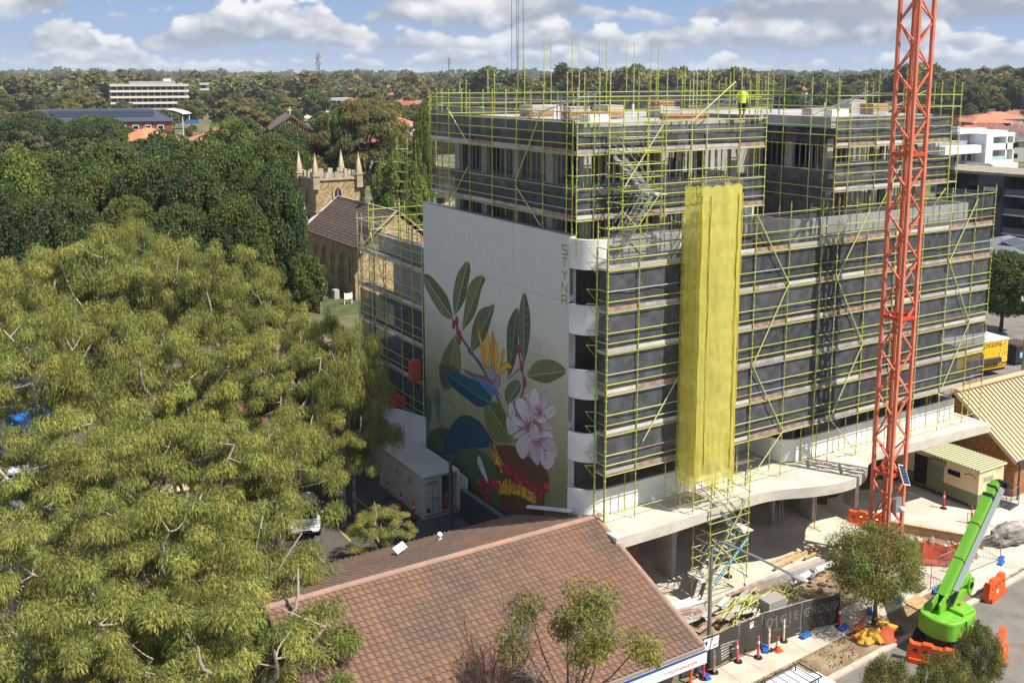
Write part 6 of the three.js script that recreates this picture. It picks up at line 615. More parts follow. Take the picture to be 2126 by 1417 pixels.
const BRIGHT = lobedProto(241, 12, 5.2, 36, 520, .36, .24, [.09, .15, .024], [.23, .29, .05]), ROUND = lobedProto(242, 6, 2.6, 26, 420, .24, .17, [.07, .11, .018], [.17, .21, .04]), CYP = lobedProto(243, 12, 1.7, 30, 420, .3, .14, [.018, .032, .01], [.035, .055, .015], { base: .02, sq: 1.6 });
{ const a = (px, py, d, proto, nm, lb, R, hw, o = {}) => { const [x, z, h] = byTop(px, py, d); plant(nm, proto, lb, null, x, z, h, { wide: hw / 2131 * d / (R * h / proto.H), ...o }); };
  a(826, 322, 128, BRIGHT, 'leafy_tree', 'bright green leafy tree behind the church tower', 5.2, 62); a(622, 520, 103, ROUND, 'round_tree', 'small round green tree by the pale church fence', 2.6, 42); a(604, 412, 116, CYP, 'cypress_tree', 'tall dark cypress beside the church wall', 1.7, 17); a(560, 470, 116, CYP, 'cypress_tree', 'short dark cypress near the parked white car', 1.7, 16); a(2118, 490, 112, FIG[0], 'leafy_tree', 'big dark green tree beside the food trailer', 8, 66); a(10, 300, 135, BRIGHT, 'leafy_tree', 'bright green leafy tree beyond the evergreens at the school', 5.2, 70); a(700, 230, 168, BRIGHT, 'leafy_tree', 'tall green tree merging with the old gum behind the tower', 5.2, 30);
  a(878, 215, 150, BRIGHT, 'leafy_tree', 'dark leafy tree peeping past the roof scaffold', 5.2, 26); a(590, 262, 190, FIG[1], 'leafy_tree', 'broad dark tree below the timber gabled hall', 7, 70); a(475, 245, 230, BRIGHT, 'leafy_tree', 'wide flat-topped green tree near the red roof', 5.2, 52); a(190, 235, 300, FIG[2], 'leafy_tree', 'big dark tree in front of the brick school', 9, 62); a(60, 225, 290, FIG[0], 'leafy_tree', 'dark tree at the brick school corner', 8, 60); }
const OLD = gumProto(251, 22, 8.2, 70, 330, { ll: .7, lw: .17, a: [.1, .1, .026], b: [.23, .2, .055] }); { const [x, z, h] = byTop(745, 203, 170); plant('gum_tree', OLD, 'tall spreading old gum tree rising behind the church tower', null, x, z, h, { wide: 1.05 }); }
// suburb trees and the far woodland
const FARH = (() => { const r = rngOf(402), o = []; for (let i = 0; i < 170; i++) o.push([720 + Math.pow(r(), .8) * 1420, 700 + r() * 1500, r()]); for (let i = 0; i < 22; i++) o.push([430 + r() * 470, 330 + r() * 380, r()]); return o; })();
const MID = [lobedProto(261, 14, 6, 26, 200, .95, .6, [.07, .09, .02], [.19, .195, .045]), lobedProto(262, 15, 5, 22, 200, .95, .6, [.09, .098, .028], [.2, .19, .05], { base: .3 }), lobedProto(263, 12, 6, 24, 200, .95, .6, [.06, .09, .02], [.16, .19, .04]), gumProto(264, 17, 6, 30, 170, { ll: 1.2, lw: .5, a: [.095, .1, .03], b: [.21, .195, .06] })];
{
  const r = rngOf(300); let n = 0; const inRoof = []; const clear = [[232, 430, 640, 203], [30, 420, 400, 250], [262, 352, 350, 285], [780, 885, 330, 305], [565, 632, 300, 246], [395, 470, 260, 305], [1985, 2140, 480, 262]];
  for (let i = 0; i < 2500 && n < 330; i++) { const d = 200 + Math.pow(r(), 1.1) * 640, px = -60 + r() * 2260; if (px > 900 && px < 1990 && d < 420) continue; if (px >= 1950 && d < 310) continue; const [x, z] = bearing(px, d); let h = 7 + r() * 8; for (const [a, b, e, py] of clear) if (px > a - 30 && px < b + 30 && d < e + 12) h = Math.min(h, (EYE.y - (py - 165) / 2131 * d - T(x, z)) * (.6 + r() * .4)); if (h < 3) continue; const k = Math.floor(r() * 4); plant('suburb_tree', MID[k], ['rounded green tree among the suburb houses', 'tall olive tree among the suburb houses', 'low broad green tree among the suburb houses', 'loose grey green gum among the suburb houses'][k], ['rounded suburb trees', 'tall suburb trees', 'low suburb trees', 'suburb gums'][k], x, z, h, { wide: .8 + r() * .5, turn: r() * 6, leaf: LEAVES[Math.floor(r() * 5)] }); n++; }
  for (let i = 0; i < 46; i++) { const d = 470 + r() * 190, px = 1900 + r() * 260, [x, z] = bearing(px, d), k = i % 4; plant('suburb_tree', MID[k], 'green tree above the houses of the right hillside', 'trees above the right hillside houses', x, z, 9 + r() * 8, { wide: .9 + r() * .4, turn: r() * 6 }); }
  const FARP = [lobedProto(271, 12, 6, 9, 60, 2.6, 1.7, [.1, .12, .04], [.2, .2, .065]), lobedProto(272, 14, 5, 8, 60, 2.6, 1.7, [.11, .12, .042], [.21, .2, .07])];
  FARP.forEach((p, q) => { const N = 4200, im = new THREE.InstancedMesh(p.crown, LEAF, N), m = new THREE.Matrix4(), Q = new THREE.Quaternion(); for (let i = 0; i < N; i++) { let d, px, x, z; do { d = 620 + Math.pow(r(), 1.5) * 4600; px = -120 + r() * 2400; [x, z] = bearing(px, d); } while ((fbm(x / 170 + 40, z / 170, 7, 2) < (d < 1900 ? .42 : .30) && r() < .8) || FARH.some(([hp, hd]) => hd > d && hd - d < 150 && Math.abs(hp - px) < 8.5 / hd * 2131 && r() < .93)); const h = 7 + r() * 7 + Math.pow(r(), 5) * 13 + (d > 2600 ? 4 : 0), s = h / p.H; Q.setFromAxisAngle(UPV, r() * 6); m.compose(V(x, T(x, z), z), Q, V(s * (.8 + r() * .6), s, s * (.8 + r() * .6))); im.setMatrixAt(i, m); const cv = .7 + r() * .75; im.setColorAt(i, new THREE.Color().setRGB(cv * (1 + r() * .35), cv * (1 + r() * .12), cv)); } im.name = numbered('distant_woodland'); im.castShadow = im.receiveShadow = true; scene.add(im); tag(im, ['distant wooded ridge of rounded treetops on the horizon', 'distant wooded ridge of taller treetops on the horizon'][q], 'woodland', null, 'stuff'); });
}
{ // bare brown shrub by the shop front
  const r = rngOf(230), w = [limb([V(0, -.3, 0), V(.1, 2.4, 0), V(0, 3.6, .1)], .1, .06, 6, 4)]; for (let i = 0; i < 46; i++) { const a = i * 2.4, d = V(Math.cos(a) * (.5 + r() * 1.5), 4.4 + r() * 2.0, Math.sin(a) * (.5 + r() * 1.5)); w.push(limb([V(0, 3.2 + r() * .5, .05), V(d.x * .45, 4.1, d.z * .45), d], .035, .01, 4, 4)); for (let k = 0; k < 9; k++) w.push(limb([d.clone().lerp(V(0, 3.8, 0), r() * .5), d.clone().add(V((r() - .5) * .9, (r() - .3) * .8, (r() - .5) * .9))], .009, .004, 3, 2)); }
  const p = onPlane(1025, 1362, 'z', 8.4), t = thing('bare_shrub', 'bare brown twiggy tree before the terracotta roof', 'tree', [p.x, -.1, 8.4]); const o = mesh('twigs', mergeGeometries(w), M('#5a4038', .95), t); t.scale.y = (p.y + 1.2) / 6.6; }
// ---------------------------------------------------------------- sandstone church
{
  const SS = mapped(mottled('#8c7859', '#bfa880', 2.2, { seed: 161, size: 512, f: 9, oct: 5, gain: 1.9, specks: .02, speck: [84, 66, 46] }), .95, { bumpMap: BUMPF, bumpScale: .02 }), SSL = mapped(mottled('#998871', '#bfae92', 2, { seed: 162, gain: 1.5 }), .95), SH = mapped(mottled('#4a3a33', '#66544a', 2, { seed: 163, gain: 1.6 }), .9), y0 = 1.5;
  const c0 = onPlane(735, 625, 'y', y0 + .1), t = thing('sandstone_church', 'small sandstone church with a shingled roof and battlemented tower', 'church', [c0.x + 1.0, y0, c0.z]); const L = 18.5, W = 9.4, E = 6.3, RG = 10.2; // nave runs along -z, south wall at x = 0
  mesh('nave_wall', boxAt(0, .6, 0, E, -L, 0), SS, t); mesh('nave_wall', boxAt(W - .6, W, 0, E, -L, 0), SS, t); const gab = (z) => mesh('gable_wall', new THREE.ExtrudeGeometry(new THREE.Shape([[.6, 0], [W - .6, 0], [W - .6, E], [W / 2, RG - .3], [.6, E]].map(([a, b]) => new THREE.Vector2(a, b))), { depth: .6, bevelEnabled: false }).translate(0, 0, z), SS, t); gab(-.6); gab(-L);
  for (const s of [0, 1]) { const n = 16; for (let k = 0; k < n; k++) { const f0 = k / n, f1 = (k + 1.08) / n, xe = s ? W + .35 : -.35, a = V(lerp(W / 2, xe, f0), lerp(RG, E - .15, f0), -L / 2), b = V(lerp(W / 2, xe, Math.min(f1, 1)), lerp(RG, E - .15, Math.min(f1, 1)) + .05, -L / 2); mesh('roof_course', metreUV(barGeo(a, b, L + .3, .07)), SH, t); } }
  mesh('ridge', boxAt(W / 2 - .14, W / 2 + .14, RG - .02, RG + .1, -L - .1, .1), SSL, t); mesh('verge_flashing', barGeo(V(W / 2, RG + .1, -L - .05), V(-.4, E - .02, -L - .05), .5, .14), MT.whiteP, t); for (const s of [-1, 1]) mesh('coping', barGeo(V(W / 2, RG + .15, .05), V(W / 2 + s * (W / 2 + .2), E + .02, .05), .4, .16), SSL, t);
  const pointed = (w, h) => { const s = new THREE.Shape(); s.moveTo(-w / 2, 0); s.lineTo(w / 2, 0); s.lineTo(w / 2, h * .62); s.quadraticCurveTo(w / 2, h * .85, 0, h); s.quadraticCurveTo(-w / 2, h * .85, -w / 2, h * .62); return s; };
  const lancet = (x, y, z, w, h, ry, par) => { const fr = pointed(w + .5, h + .4); fr.holes.push(pointed(w, h)); const o = new THREE.Group(); o.name = 'lancet_window'; o.position.set(x, y, z); o.rotation.y = ry; par.add(o); mesh('surround', new THREE.ExtrudeGeometry(fr, { depth: .14, bevelEnabled: false }).translate(0, 0, -.02), SSL, o); mesh('pane', new THREE.ExtrudeGeometry(pointed(w, h), { depth: .04, bevelEnabled: false }), M('#2c3038', .35), o); mesh('mullion', boxAt(-.04, .04, 0, h * .9, .04, .09), SSL, o); };
  for (const z of [-3.2, -8.9, -14.6]) lancet(-.01, 1.7, z, .8, 3.6, -Math.PI / 2, t); for (const z of [-.4, -6.0, -11.8, -L + .4]) mesh('buttress', new THREE.ExtrudeGeometry(new THREE.Shape([[0, 0], [-.75, 0], [-.75, 3.0], [-.4, 3.6], [-.4, 4.6], [0, 5.2]].map(([a, b]) => new THREE.Vector2(a, b))), { depth: .6, bevelEnabled: false }).translate(-.0, 0, z - .3), SS, t);
  const pin = (x, z, y, h, w, par = t) => { mesh('pinnacle_shaft', boxAt(x - w, x + w, y, y + h * .4, z - w, z + w), SSL, par); mesh('pinnacle_spire', new THREE.ConeGeometry(w * 1.35, h * .62, 4).rotateY(Math.PI / 4).translate(x, y + h * .71, z), SSL, par); mesh('pinnacle_band', boxAt(x - w * 1.25, x + w * 1.25, y + h * .36, y + h * .4, z - w * 1.25, z + w * 1.25), SSL, par); };
  pin(0, -L + .2, E - .4, 3.8, .32); pin(W - .2, -.2, E - .6, 3.6, .32); pin(.1, -.1, E - .6, 2.6, .3); pin(W - .2, -L + .2, E - .4, 3.6, .32);
  // tower at the far end
  const tw = 6.1, tx = W / 2 - tw / 2, tz = -L - tw + .1, TH = 12.5; mesh('tower', boxAt(tx, tx + tw, 0, TH, tz, tz + tw), SS, t); mesh('string_course', boxAt(tx - .15, tx + tw + .15, 8.2, 8.45, tz - .15, tz + tw + .15), SSL, t); mesh('string_course', boxAt(tx - .2, tx + tw + .2, TH - .1, TH + .2, tz - .2, tz + tw + .2), SSL, t);
  for (const [x, z, ry] of [[tx + tw / 2, tz + tw + .01, 0], [tx - .01, tz + tw / 2, -Math.PI / 2]]) { lancet(x, 9.3, z, .95, 2.1, ry, t); const cl = mesh('clock_face', new THREE.CylinderGeometry(.75, .75, .1, 20).rotateX(1.5708).rotateY(ry), M('#6b5a48', .8), t); cl.position.set(x, 7.0, z); }
  for (let k = 0; k < 5; k++) for (const s of [0, 1]) { const a = .35 + k * (tw - .7) / 4; mesh('merlon', boxAt(tx + a - .32, tx + a + .32, TH + .2, TH + .95, s ? tz + tw - .3 : tz, s ? tz + tw : tz + .3), SSL, t); if (k > 0 && k < 4) mesh('merlon', boxAt(s ? tx + tw - .3 : tx, s ? tx + tw : tx + .3, TH + .2, TH + .95, tz + a - .32, tz + a + .32), SSL, t); }
  for (const x of [tx, tx + tw]) for (const z of [tz, tz + tw]) pin(x, z, TH - 1.2, 4.7, .42); mesh('tower_roof', boxAt(tx + .3, tx + tw - .3, TH + .2, TH + .3, tz + .3, tz + tw - .3), MT.galv, t); tube('downpipe', MT.whiteP, t, V(-.1, 0, -L + 1), V(-.1, E, -L + 1), .06);
  for (const z of [-2.4, -6.4, -8.6, -12.6]) { const a = thing('air_conditioner', 'white outdoor air conditioner unit at the foot of the church wall', 'air conditioner', [c0.x - 1.3, y0 + .1, c0.z + z], 0, 'air conditioners by the church'); mesh('case', boxAt(-.3, .3, 0, 1.1, -.45, .45), M('#a7a79f', .7), a); mesh('fan_grille', new THREE.CylinderGeometry(.34, .34, .04, 16).rotateZ(1.5708).translate(-.31, .75, 0), MT.steel, a); }
  const f = thing('panel_fence', 'pale metal panel fence around the church lawn', 'fence', [c0.x - 5.6, y0, c0.z + 4]); for (let i = 0; i < 22; i++) ubox('panel', M('#b5ab92', .8), f, [i * .06, .85, -i * 1.5 - .72], [.05, 1.7, 1.44]); for (let i = 0; i < 23; i++) ubox('post', M('#9f9580', .8), f, [i * .06, .9, -i * 1.5], [.08, 1.8, .08]);
  structure('church_lawn', boxAt(c0.x - 5.5, c0.x + 16, y0 - .4, y0 + .14, c0.z - 40, c0.z + 6), mapped(mottled('#3c4524', '#5a5c34', 3, { seed: 165, gain: 1.5 }), 1)); const ns = thing('notice_board', 'small white notice board at the church corner', 'sign', [c0.x - 1.2, y0 + .1, c0.z + 1.2]); mesh('panel', boxAt(-.5, .5, .6, 1.3, -.03, .03), MT.whiteP, ns); for (const x of [-.45, .45]) mesh('post', boxAt(x - .04, x + .04, 0, 1.4, -.04, -.031), MT.whiteP, ns);
}
// ---------------------------------------------------------------- houses of the suburb
const roofCols = ['#a5553a', '#7d4a3a', '#8f5a45', '#5d5552', '#3f4147', '#9a4436', '#b06a4a'].map((c, i) => mapped(mottled(c, new THREE.Color(c).lerp(C3('#d8b8a0'), .18).getStyle(), 3, { seed: 170 + i, size: 128 }), .9)), wallCols = ['#c9b9a2', '#8e5d48', '#d5d0c6', '#a98b72', '#b9b4aa'].map((c) => M(c, .9));
function hip(w, d, y, h, o = .6) { const a = w / 2 + o, b = d / 2 + o, rl = Math.max(0, a - b), p = [[-a, y, -b], [a, y, -b], [a, y, b], [-a, y, b], [-rl, y + h, 0], [rl, y + h, 0]], f = [[3, 2, 5], [3, 5, 4], [1, 0, 4], [1, 4, 5], [2, 1, 5], [0, 3, 4], [0, 1, 2], [0, 2, 3]]; const pos = f.flatMap((t) => t.flatMap((i) => p[i])), g = new THREE.BufferGeometry(); g.setAttribute('position', new THREE.Float32BufferAttribute(pos, 3)); g.computeVertexNormals(); return metreUV(g); }
function gable(w, d, y, h, o = .5) { const a = w / 2 + o, b = d / 2 + o; return new THREE.ExtrudeGeometry(new THREE.Shape([[-b, y], [b, y], [0, y + h]].map(([p, q]) => new THREE.Vector2(p, q))), { depth: a * 2, bevelEnabled: false }).translate(0, 0, -a).rotateY(Math.PI / 2); }
function house(name, label, group, x, z, { w = 14, d = 10, h = 3.2, rh = 2.6, turn = 0, roof = 0, wall = 0, solar = false, y, gab = false } = {}) {
  const t = thing(name, label, 'house', [x, y ?? T(x, z), z], turn, group), W = typeof wall === 'number' ? wallCols[wall] : wall; mesh('wall', boxAt(-w / 2, w / 2, -.5, h, -d / 2, d / 2), W, t); const rf = mesh('roof', gab ? gable(w, d, h, rh) : hip(w, d, h, rh), typeof roof === 'number' ? roofCols[roof] : roof, t); mesh('gutter', boxAt(-w / 2 - .62, w / 2 + .62, h - .12, h - .01, d / 2 + .55, d / 2 + .66), MT.whiteP, rf);
  for (let fy = .9; fy < h - .8; fy += 2.9) for (const s of [-1, 1]) for (let k = 0; k < Math.floor(w / 3.4); k++) { const wn = mesh('window', UNIT, MT.glass, t); wn.position.set(-w / 2 + 1.8 + k * 3.4, fy + .6, s * (d / 2 + .02)); wn.scale.set(1.5, 1.2, .04); } for (const s of [-1, 1]) { const wn = mesh('window', UNIT, MT.glass, t); wn.position.set(s * (w / 2 + .02), 1.5, 0); wn.scale.set(.04, 1.2, 1.8); }
  if (solar) { const a = Math.atan2(rh, d / 2 + .6); for (let i = 0; i < 5; i++) for (let j = 0; j < 2; j++) { const o = mesh('solar_module', UNIT, M('#1d2536', .2), rf); o.position.set(-2.2 + i * 1.1, h + rh * (.62 - j * .3) + .12, (d / 2 + .6) * (.38 + j * .3)); o.rotation.x = a; o.scale.set(1.02, .05, 1.5); } } return t;
}
{
  const r = rngOf(401), H = (px, d, lb, o = {}) => { const [x, z] = bearing(px, d); return house('suburb_house', lb, null, x, z, o); };
  H(300, 335, 'house with an orange tiled roof and gablet behind the evergreens', { w: 15, d: 12, roof: mapped(mottled('#c07049', '#d08a62', 3, { seed: 181 }), .9), rh: 3.6, turn: .5 }); H(432, 250, 'house with a bright red roof glimpsed between trees', { w: 13, d: 9, roof: M('#a8372f', .7), turn: .3 }); H(555, 235, 'second bright red roof glimpsed right of the green trees', { w: 9, d: 8, roof: M('#a8372f', .7), turn: .1 }); H(800, 300, 'house with a red tiled roof and solar modules', { w: 14, d: 12, roof: 5, solar: true, turn: -.4 }); H(862, 290, 'house with a red tiled roof close to the roof scaffold', { w: 11, d: 9, roof: 5, turn: -.3 }); H(845, 232, 'two storey house with a dark grey hipped roof', { w: 13, d: 12, h: 6, roof: 4, turn: -.5, solar: false }); H(858, 195, 'house with a brown roof and a bank of solar panels', { w: 14, d: 11, roof: 3, solar: true, turn: -.5 }); H(640, 215, 'house with a grey gabled roof under the old gum', { w: 12, d: 8, roof: 3, turn: .6, gab: true }); H(690, 255, 'house with an orange roof hidden by the old gum', { w: 16, d: 9, roof: 6, turn: .1 }); H(445, 330, 'house with a brown orange roof right of the white shade sail', { w: 16, d: 10, roof: 6, turn: .2 }); H(800, 330, 'far red roofed house above the grey roofs', { w: 11, d: 9, roof: 6 });
  // right-hand hillside
  [[2018, 330, 0], [2060, 345, 1], [2100, 355, 2], [2010, 375, 1], [2050, 395, 6], [2090, 410, 0], [2125, 390, 3], [1995, 430, 0], [2035, 450, 1], [2075, 470, 6], [2115, 480, 2], [2030, 300, 6], [2110, 310, 4], [2140, 335, 1], [2080, 320, 1]].forEach(([px, d, k], i) => { const [x, z] = bearing(px, d); house('suburb_house', 'brick house with a terracotta hipped roof on the right hillside', 'houses on the right hillside', x, z, { w: 12 + r() * 5, d: 9 + r() * 3, roof: k, wall: Math.floor(r() * 5), turn: -1 + r() * .8, h: 3 + (r() < .3 ? 2.6 : 0) }); });
  // far houses dotted over the rise
  FARH.forEach(([px, d, q]) => { const [x, z] = bearing(px, d), far = d > 700; house(far ? 'far_house' : 'suburb_house', far ? 'small distant house with a red or grey roof on the wooded rise' : 'tile roofed house showing between the suburb trees', far ? 'distant houses on the rise' : 'houses between the suburb trees', x, z, { w: 13 + r() * 7, d: 10, h: 3 + (r() < .4 ? 2.8 : 0), roof: Math.floor(r() * 7), wall: [2, 2, 0, 4, 1][Math.floor(r() * 5)], turn: r() * 3, y: T(x, z) + (far ? 3 : .3) }); });
}
// larger blocks behind the trees
function block(name, label, px, d, { w, dp, floors, fh = 3.2, wall, band, turn = 0, y, win = 2.4 }) { const [x, z] = bearing(px, d), t = thing(name, label, 'building', [x, y ?? T(x, z), z], turn); const H = floors * fh; mesh('wall', boxAt(-w / 2, w / 2, -1, H, -dp / 2, dp / 2), wall, t); for (let f = 0; f < floors; f++) { const b = mesh('balcony_band', boxAt(-w / 2 - .5, w / 2 + .5, f * fh + fh - .9, f * fh + fh + .25, dp / 2, dp / 2 + 1.3), band, t); for (let k = 0; k < Math.floor(w / win); k++) { const o = mesh('window', UNIT, MT.glass, t); o.position.set(-w / 2 + win * (k + .5), f * fh + 1.2, dp / 2 + .02); o.scale.set(win * .8, 1.9, .05); } for (const s of [-1, 1]) for (let k = 0; k < Math.floor(dp / 3); k++) { const o = mesh('window', UNIT, MT.glass, t); o.position.set(s * (w / 2 + .02), f * fh + 1.5, -dp / 2 + 1.5 + k * 3); o.scale.set(.05, 1.4, 1.5); } } mesh('roof', boxAt(-w / 2 - .6, w / 2 + .6, H, H + .3, -dp / 2 - .6, dp / 2 + 1.4), band, t); return t; }
{
  const cream = M('#c3b8a8', .85), pale = M('#d2c8ba', .8), wh = M('#d8d8d4', .7), gy = M('#8d8f90', .8);
  const b = block('apartment_block', 'long pale apartment block with dark balcony bands on the far left', 306, 600, { w: 40, dp: 12, floors: 4, wall: M('#9a8f86', .85), band: pale, turn: -YAW + .12 + .35, win: 3.2, y: 11.5 }); mesh('roof_plant', boxAt(-10, 14, 13.1, 14.6, -4, 4), gy, b); mesh('lift_tower', boxAt(8, 12, 13.1, 16, -2, 2), wh, b);
  block('apartment_block', 'white stepped apartment block right of the long pale one', 404, 640, { w: 16, dp: 14, floors: 4, wall: gy, band: wh, turn: -YAW + .2, win: 3, y: 12 }); block('office_block', 'small white box building above the distant trees', 704, 520, { w: 7, dp: 7, floors: 3, wall: wh, band: wh, turn: -YAW }); block('office_block', 'white low building beyond the roof standards', 1110, 700, { w: 22, dp: 12, floors: 2, wall: gy, band: wh, turn: -YAW }); block('office_block', 'white building with an orange panel beyond the roof standards', 1185, 640, { w: 15, dp: 10, floors: 3, wall: M('#c9772a', .7), band: wh, turn: -YAW }); block('office_block', 'grey deck car park beyond the roof standards', 1450, 560, { w: 16, dp: 10, floors: 3, wall: gy, band: gy, turn: -YAW });
  block('office_block', 'plain white box building left of the worker', 1500, 430, { w: 14, dp: 10, floors: 3, wall: wh, band: wh, turn: -YAW, win: 40 }); block('warehouse', 'low long shed with a pale roof behind the right terrace', 1720, 420, { w: 44, dp: 24, floors: 2, fh: 4, wall: gy, band: M('#aab2b8', .6), turn: -YAW + .1 }); block('warehouse', 'white roofed hall behind the crane mast', 1960, 330, { w: 20, dp: 12, floors: 2, fh: 3.6, wall: wh, band: wh, turn: -YAW }); block('warehouse', 'white roofed low building left of the rise', 1062, 620, { w: 22, dp: 10, floors: 2, wall: wh, band: wh, turn: -YAW });
  // brick school with a slate roof and rows of solar modules
  const [sx, sz] = bearing(186, 395), sl = M('#3b414b', .6), s = thing('brick_school', 'long red brick school with a slate hipped roof and solar modules', 'building', [sx, T(sx, sz) - 1, sz], -YAW + .3), bk = mapped(mottled('#7d3f30', '#955442', 2, { seed: 191 }), .9); mesh('wall', boxAt(-25, 27, -1, 7, -7, 7), bk, s); const rf = mesh('roof', hip(52, 14, 7, 4.4, .8).translate(1, 0, 0), sl, s); for (let i = 0; i < 34; i++) for (let j = 0; j < 2; j++) { const o = mesh('solar_module', UNIT, M('#252d3f', .25), rf); o.position.set(-14 + i * 1.05, 7 + 4.4 * (.72 - j * .26) + .15, 7.8 * (.28 + j * .26)); o.rotation.x = Math.atan2(4.4, 7.8); o.scale.set(.96, .06, 1.9); } for (let f = 0; f < 2; f++) for (let k = 0; k < 12; k++) { const o = mesh('window', UNIT, MT.whiteP, s); o.position.set(-23 + k * 4.2, 1.6 + f * 3.4, 7.03); o.scale.set(2.2, 1.9, .06); const p = mesh('pane', UNIT, MT.glass, o); p.position.set(0, -.1, .3); p.scale.set(.8, .6, .5); }
  const [wx, wz] = bearing(348, 400), sail = thing('shade_canopy', 'white arched canopy beside the slate roofed school', 'canopy', [wx, T(wx, wz), wz], -YAW); mesh('arch', new THREE.CylinderGeometry(14, 14, 10, 24, 1, true, -.5, 1.0).rotateX(-Math.PI / 2).rotateY(0).translate(0, -4.2, 0), M('#dcdcdc', .6, { side: THREE.DoubleSide }), sail); for (const x of [-6, -2, 2, 6]) for (const z of [-4, 4]) tube('post', MT.whiteP, sail, V(x, 0, z), V(x, 8.5, z), .15); mesh('blue_panel', boxAt(7, 12, 4.5, 6, 4, 4.2), M('#3a76b8', .7), sail);
  const [hx, hz] = bearing(600, 300), hall = thing('timber_hall', 'gabled hall with a timber slatted front and a roof cross', 'building', [hx, T(hx, hz), hz], -YAW + .3); mesh('wall', boxAt(-5, 5, 0, 8, -18, 0), M('#8d6b4a', .9), hall); mesh('roof', new THREE.ExtrudeGeometry(new THREE.Shape([[-6.2, 7.6], [0, 11.6], [6.2, 7.6], [6.2, 8.1], [0, 12.2], [-6.2, 8.1]].map(([a, c]) => new THREE.Vector2(a, c))), { depth: 19, bevelEnabled: false }).translate(0, 0, -18), M('#6b5a50', .9), hall); mesh('gable_glass', new THREE.ExtrudeGeometry(new THREE.Shape([[-4.8, 2], [4.8, 2], [4.8, 8], [0, 11.2], [-4.8, 8]].map(([a, c]) => new THREE.Vector2(a, c))), { depth: .05, bevelEnabled: false }).translate(0, 0, .02), MT.glass, hall); for (let k = -6; k <= 6; k++) mesh('slat', boxAt(k * .72 - .1, k * .72 + .1, 1.5, 11 - Math.abs(k) * .5, .08, .4), M('#c79a66', .8), hall); mesh('cross', mergeGeometries([boxAt(-.1, .1, 12, 14.4, -1, -.8), boxAt(-.7, .7, 13.3, 13.5, -1.01, -.79)]), MT.whiteP, hall);
  // masts
  const mast = (px, d, h, w, lb) => { const [x, z] = bearing(px, d), t = thing('antenna_mast', lb, 'mast', [x, T(x, z), z]); for (const [a, c] of [[-1, -1], [1, -1], [0, 1]]) tube('leg', MT.steel, t, V(a * w, 0, c * w), V(a * w * .5, h, c * w * .5), .22); for (let y = 3; y < h; y += 3) for (let k = 0; k < 3; k++) { const L = [[-1, -1], [1, -1], [0, 1]], [a, c] = L[k], [e, f] = L[(k + 1) % 3]; tube('lacing', MT.steel, t, V(a * w, y, c * w), V(e * w * .8, y + 3, f * w * .8), .12, CYL5); } for (let k = 0; k < 6; k++) { const a = k * 1.05; mesh('antenna', boxAt(-.3, .3, -1.3, 1.3, -.15, .15), MT.galv, t).position.set(Math.cos(a) * w * 1.6, h - 3 - (k % 2) * 4, Math.sin(a) * w * 1.6); } };
  mast(662, 820, 37, 1.4, 'tall lattice telecom mast on the skyline'); mast(933, 1300, 42, 1.1, 'slim distant telecom mast on the skyline'); 
}
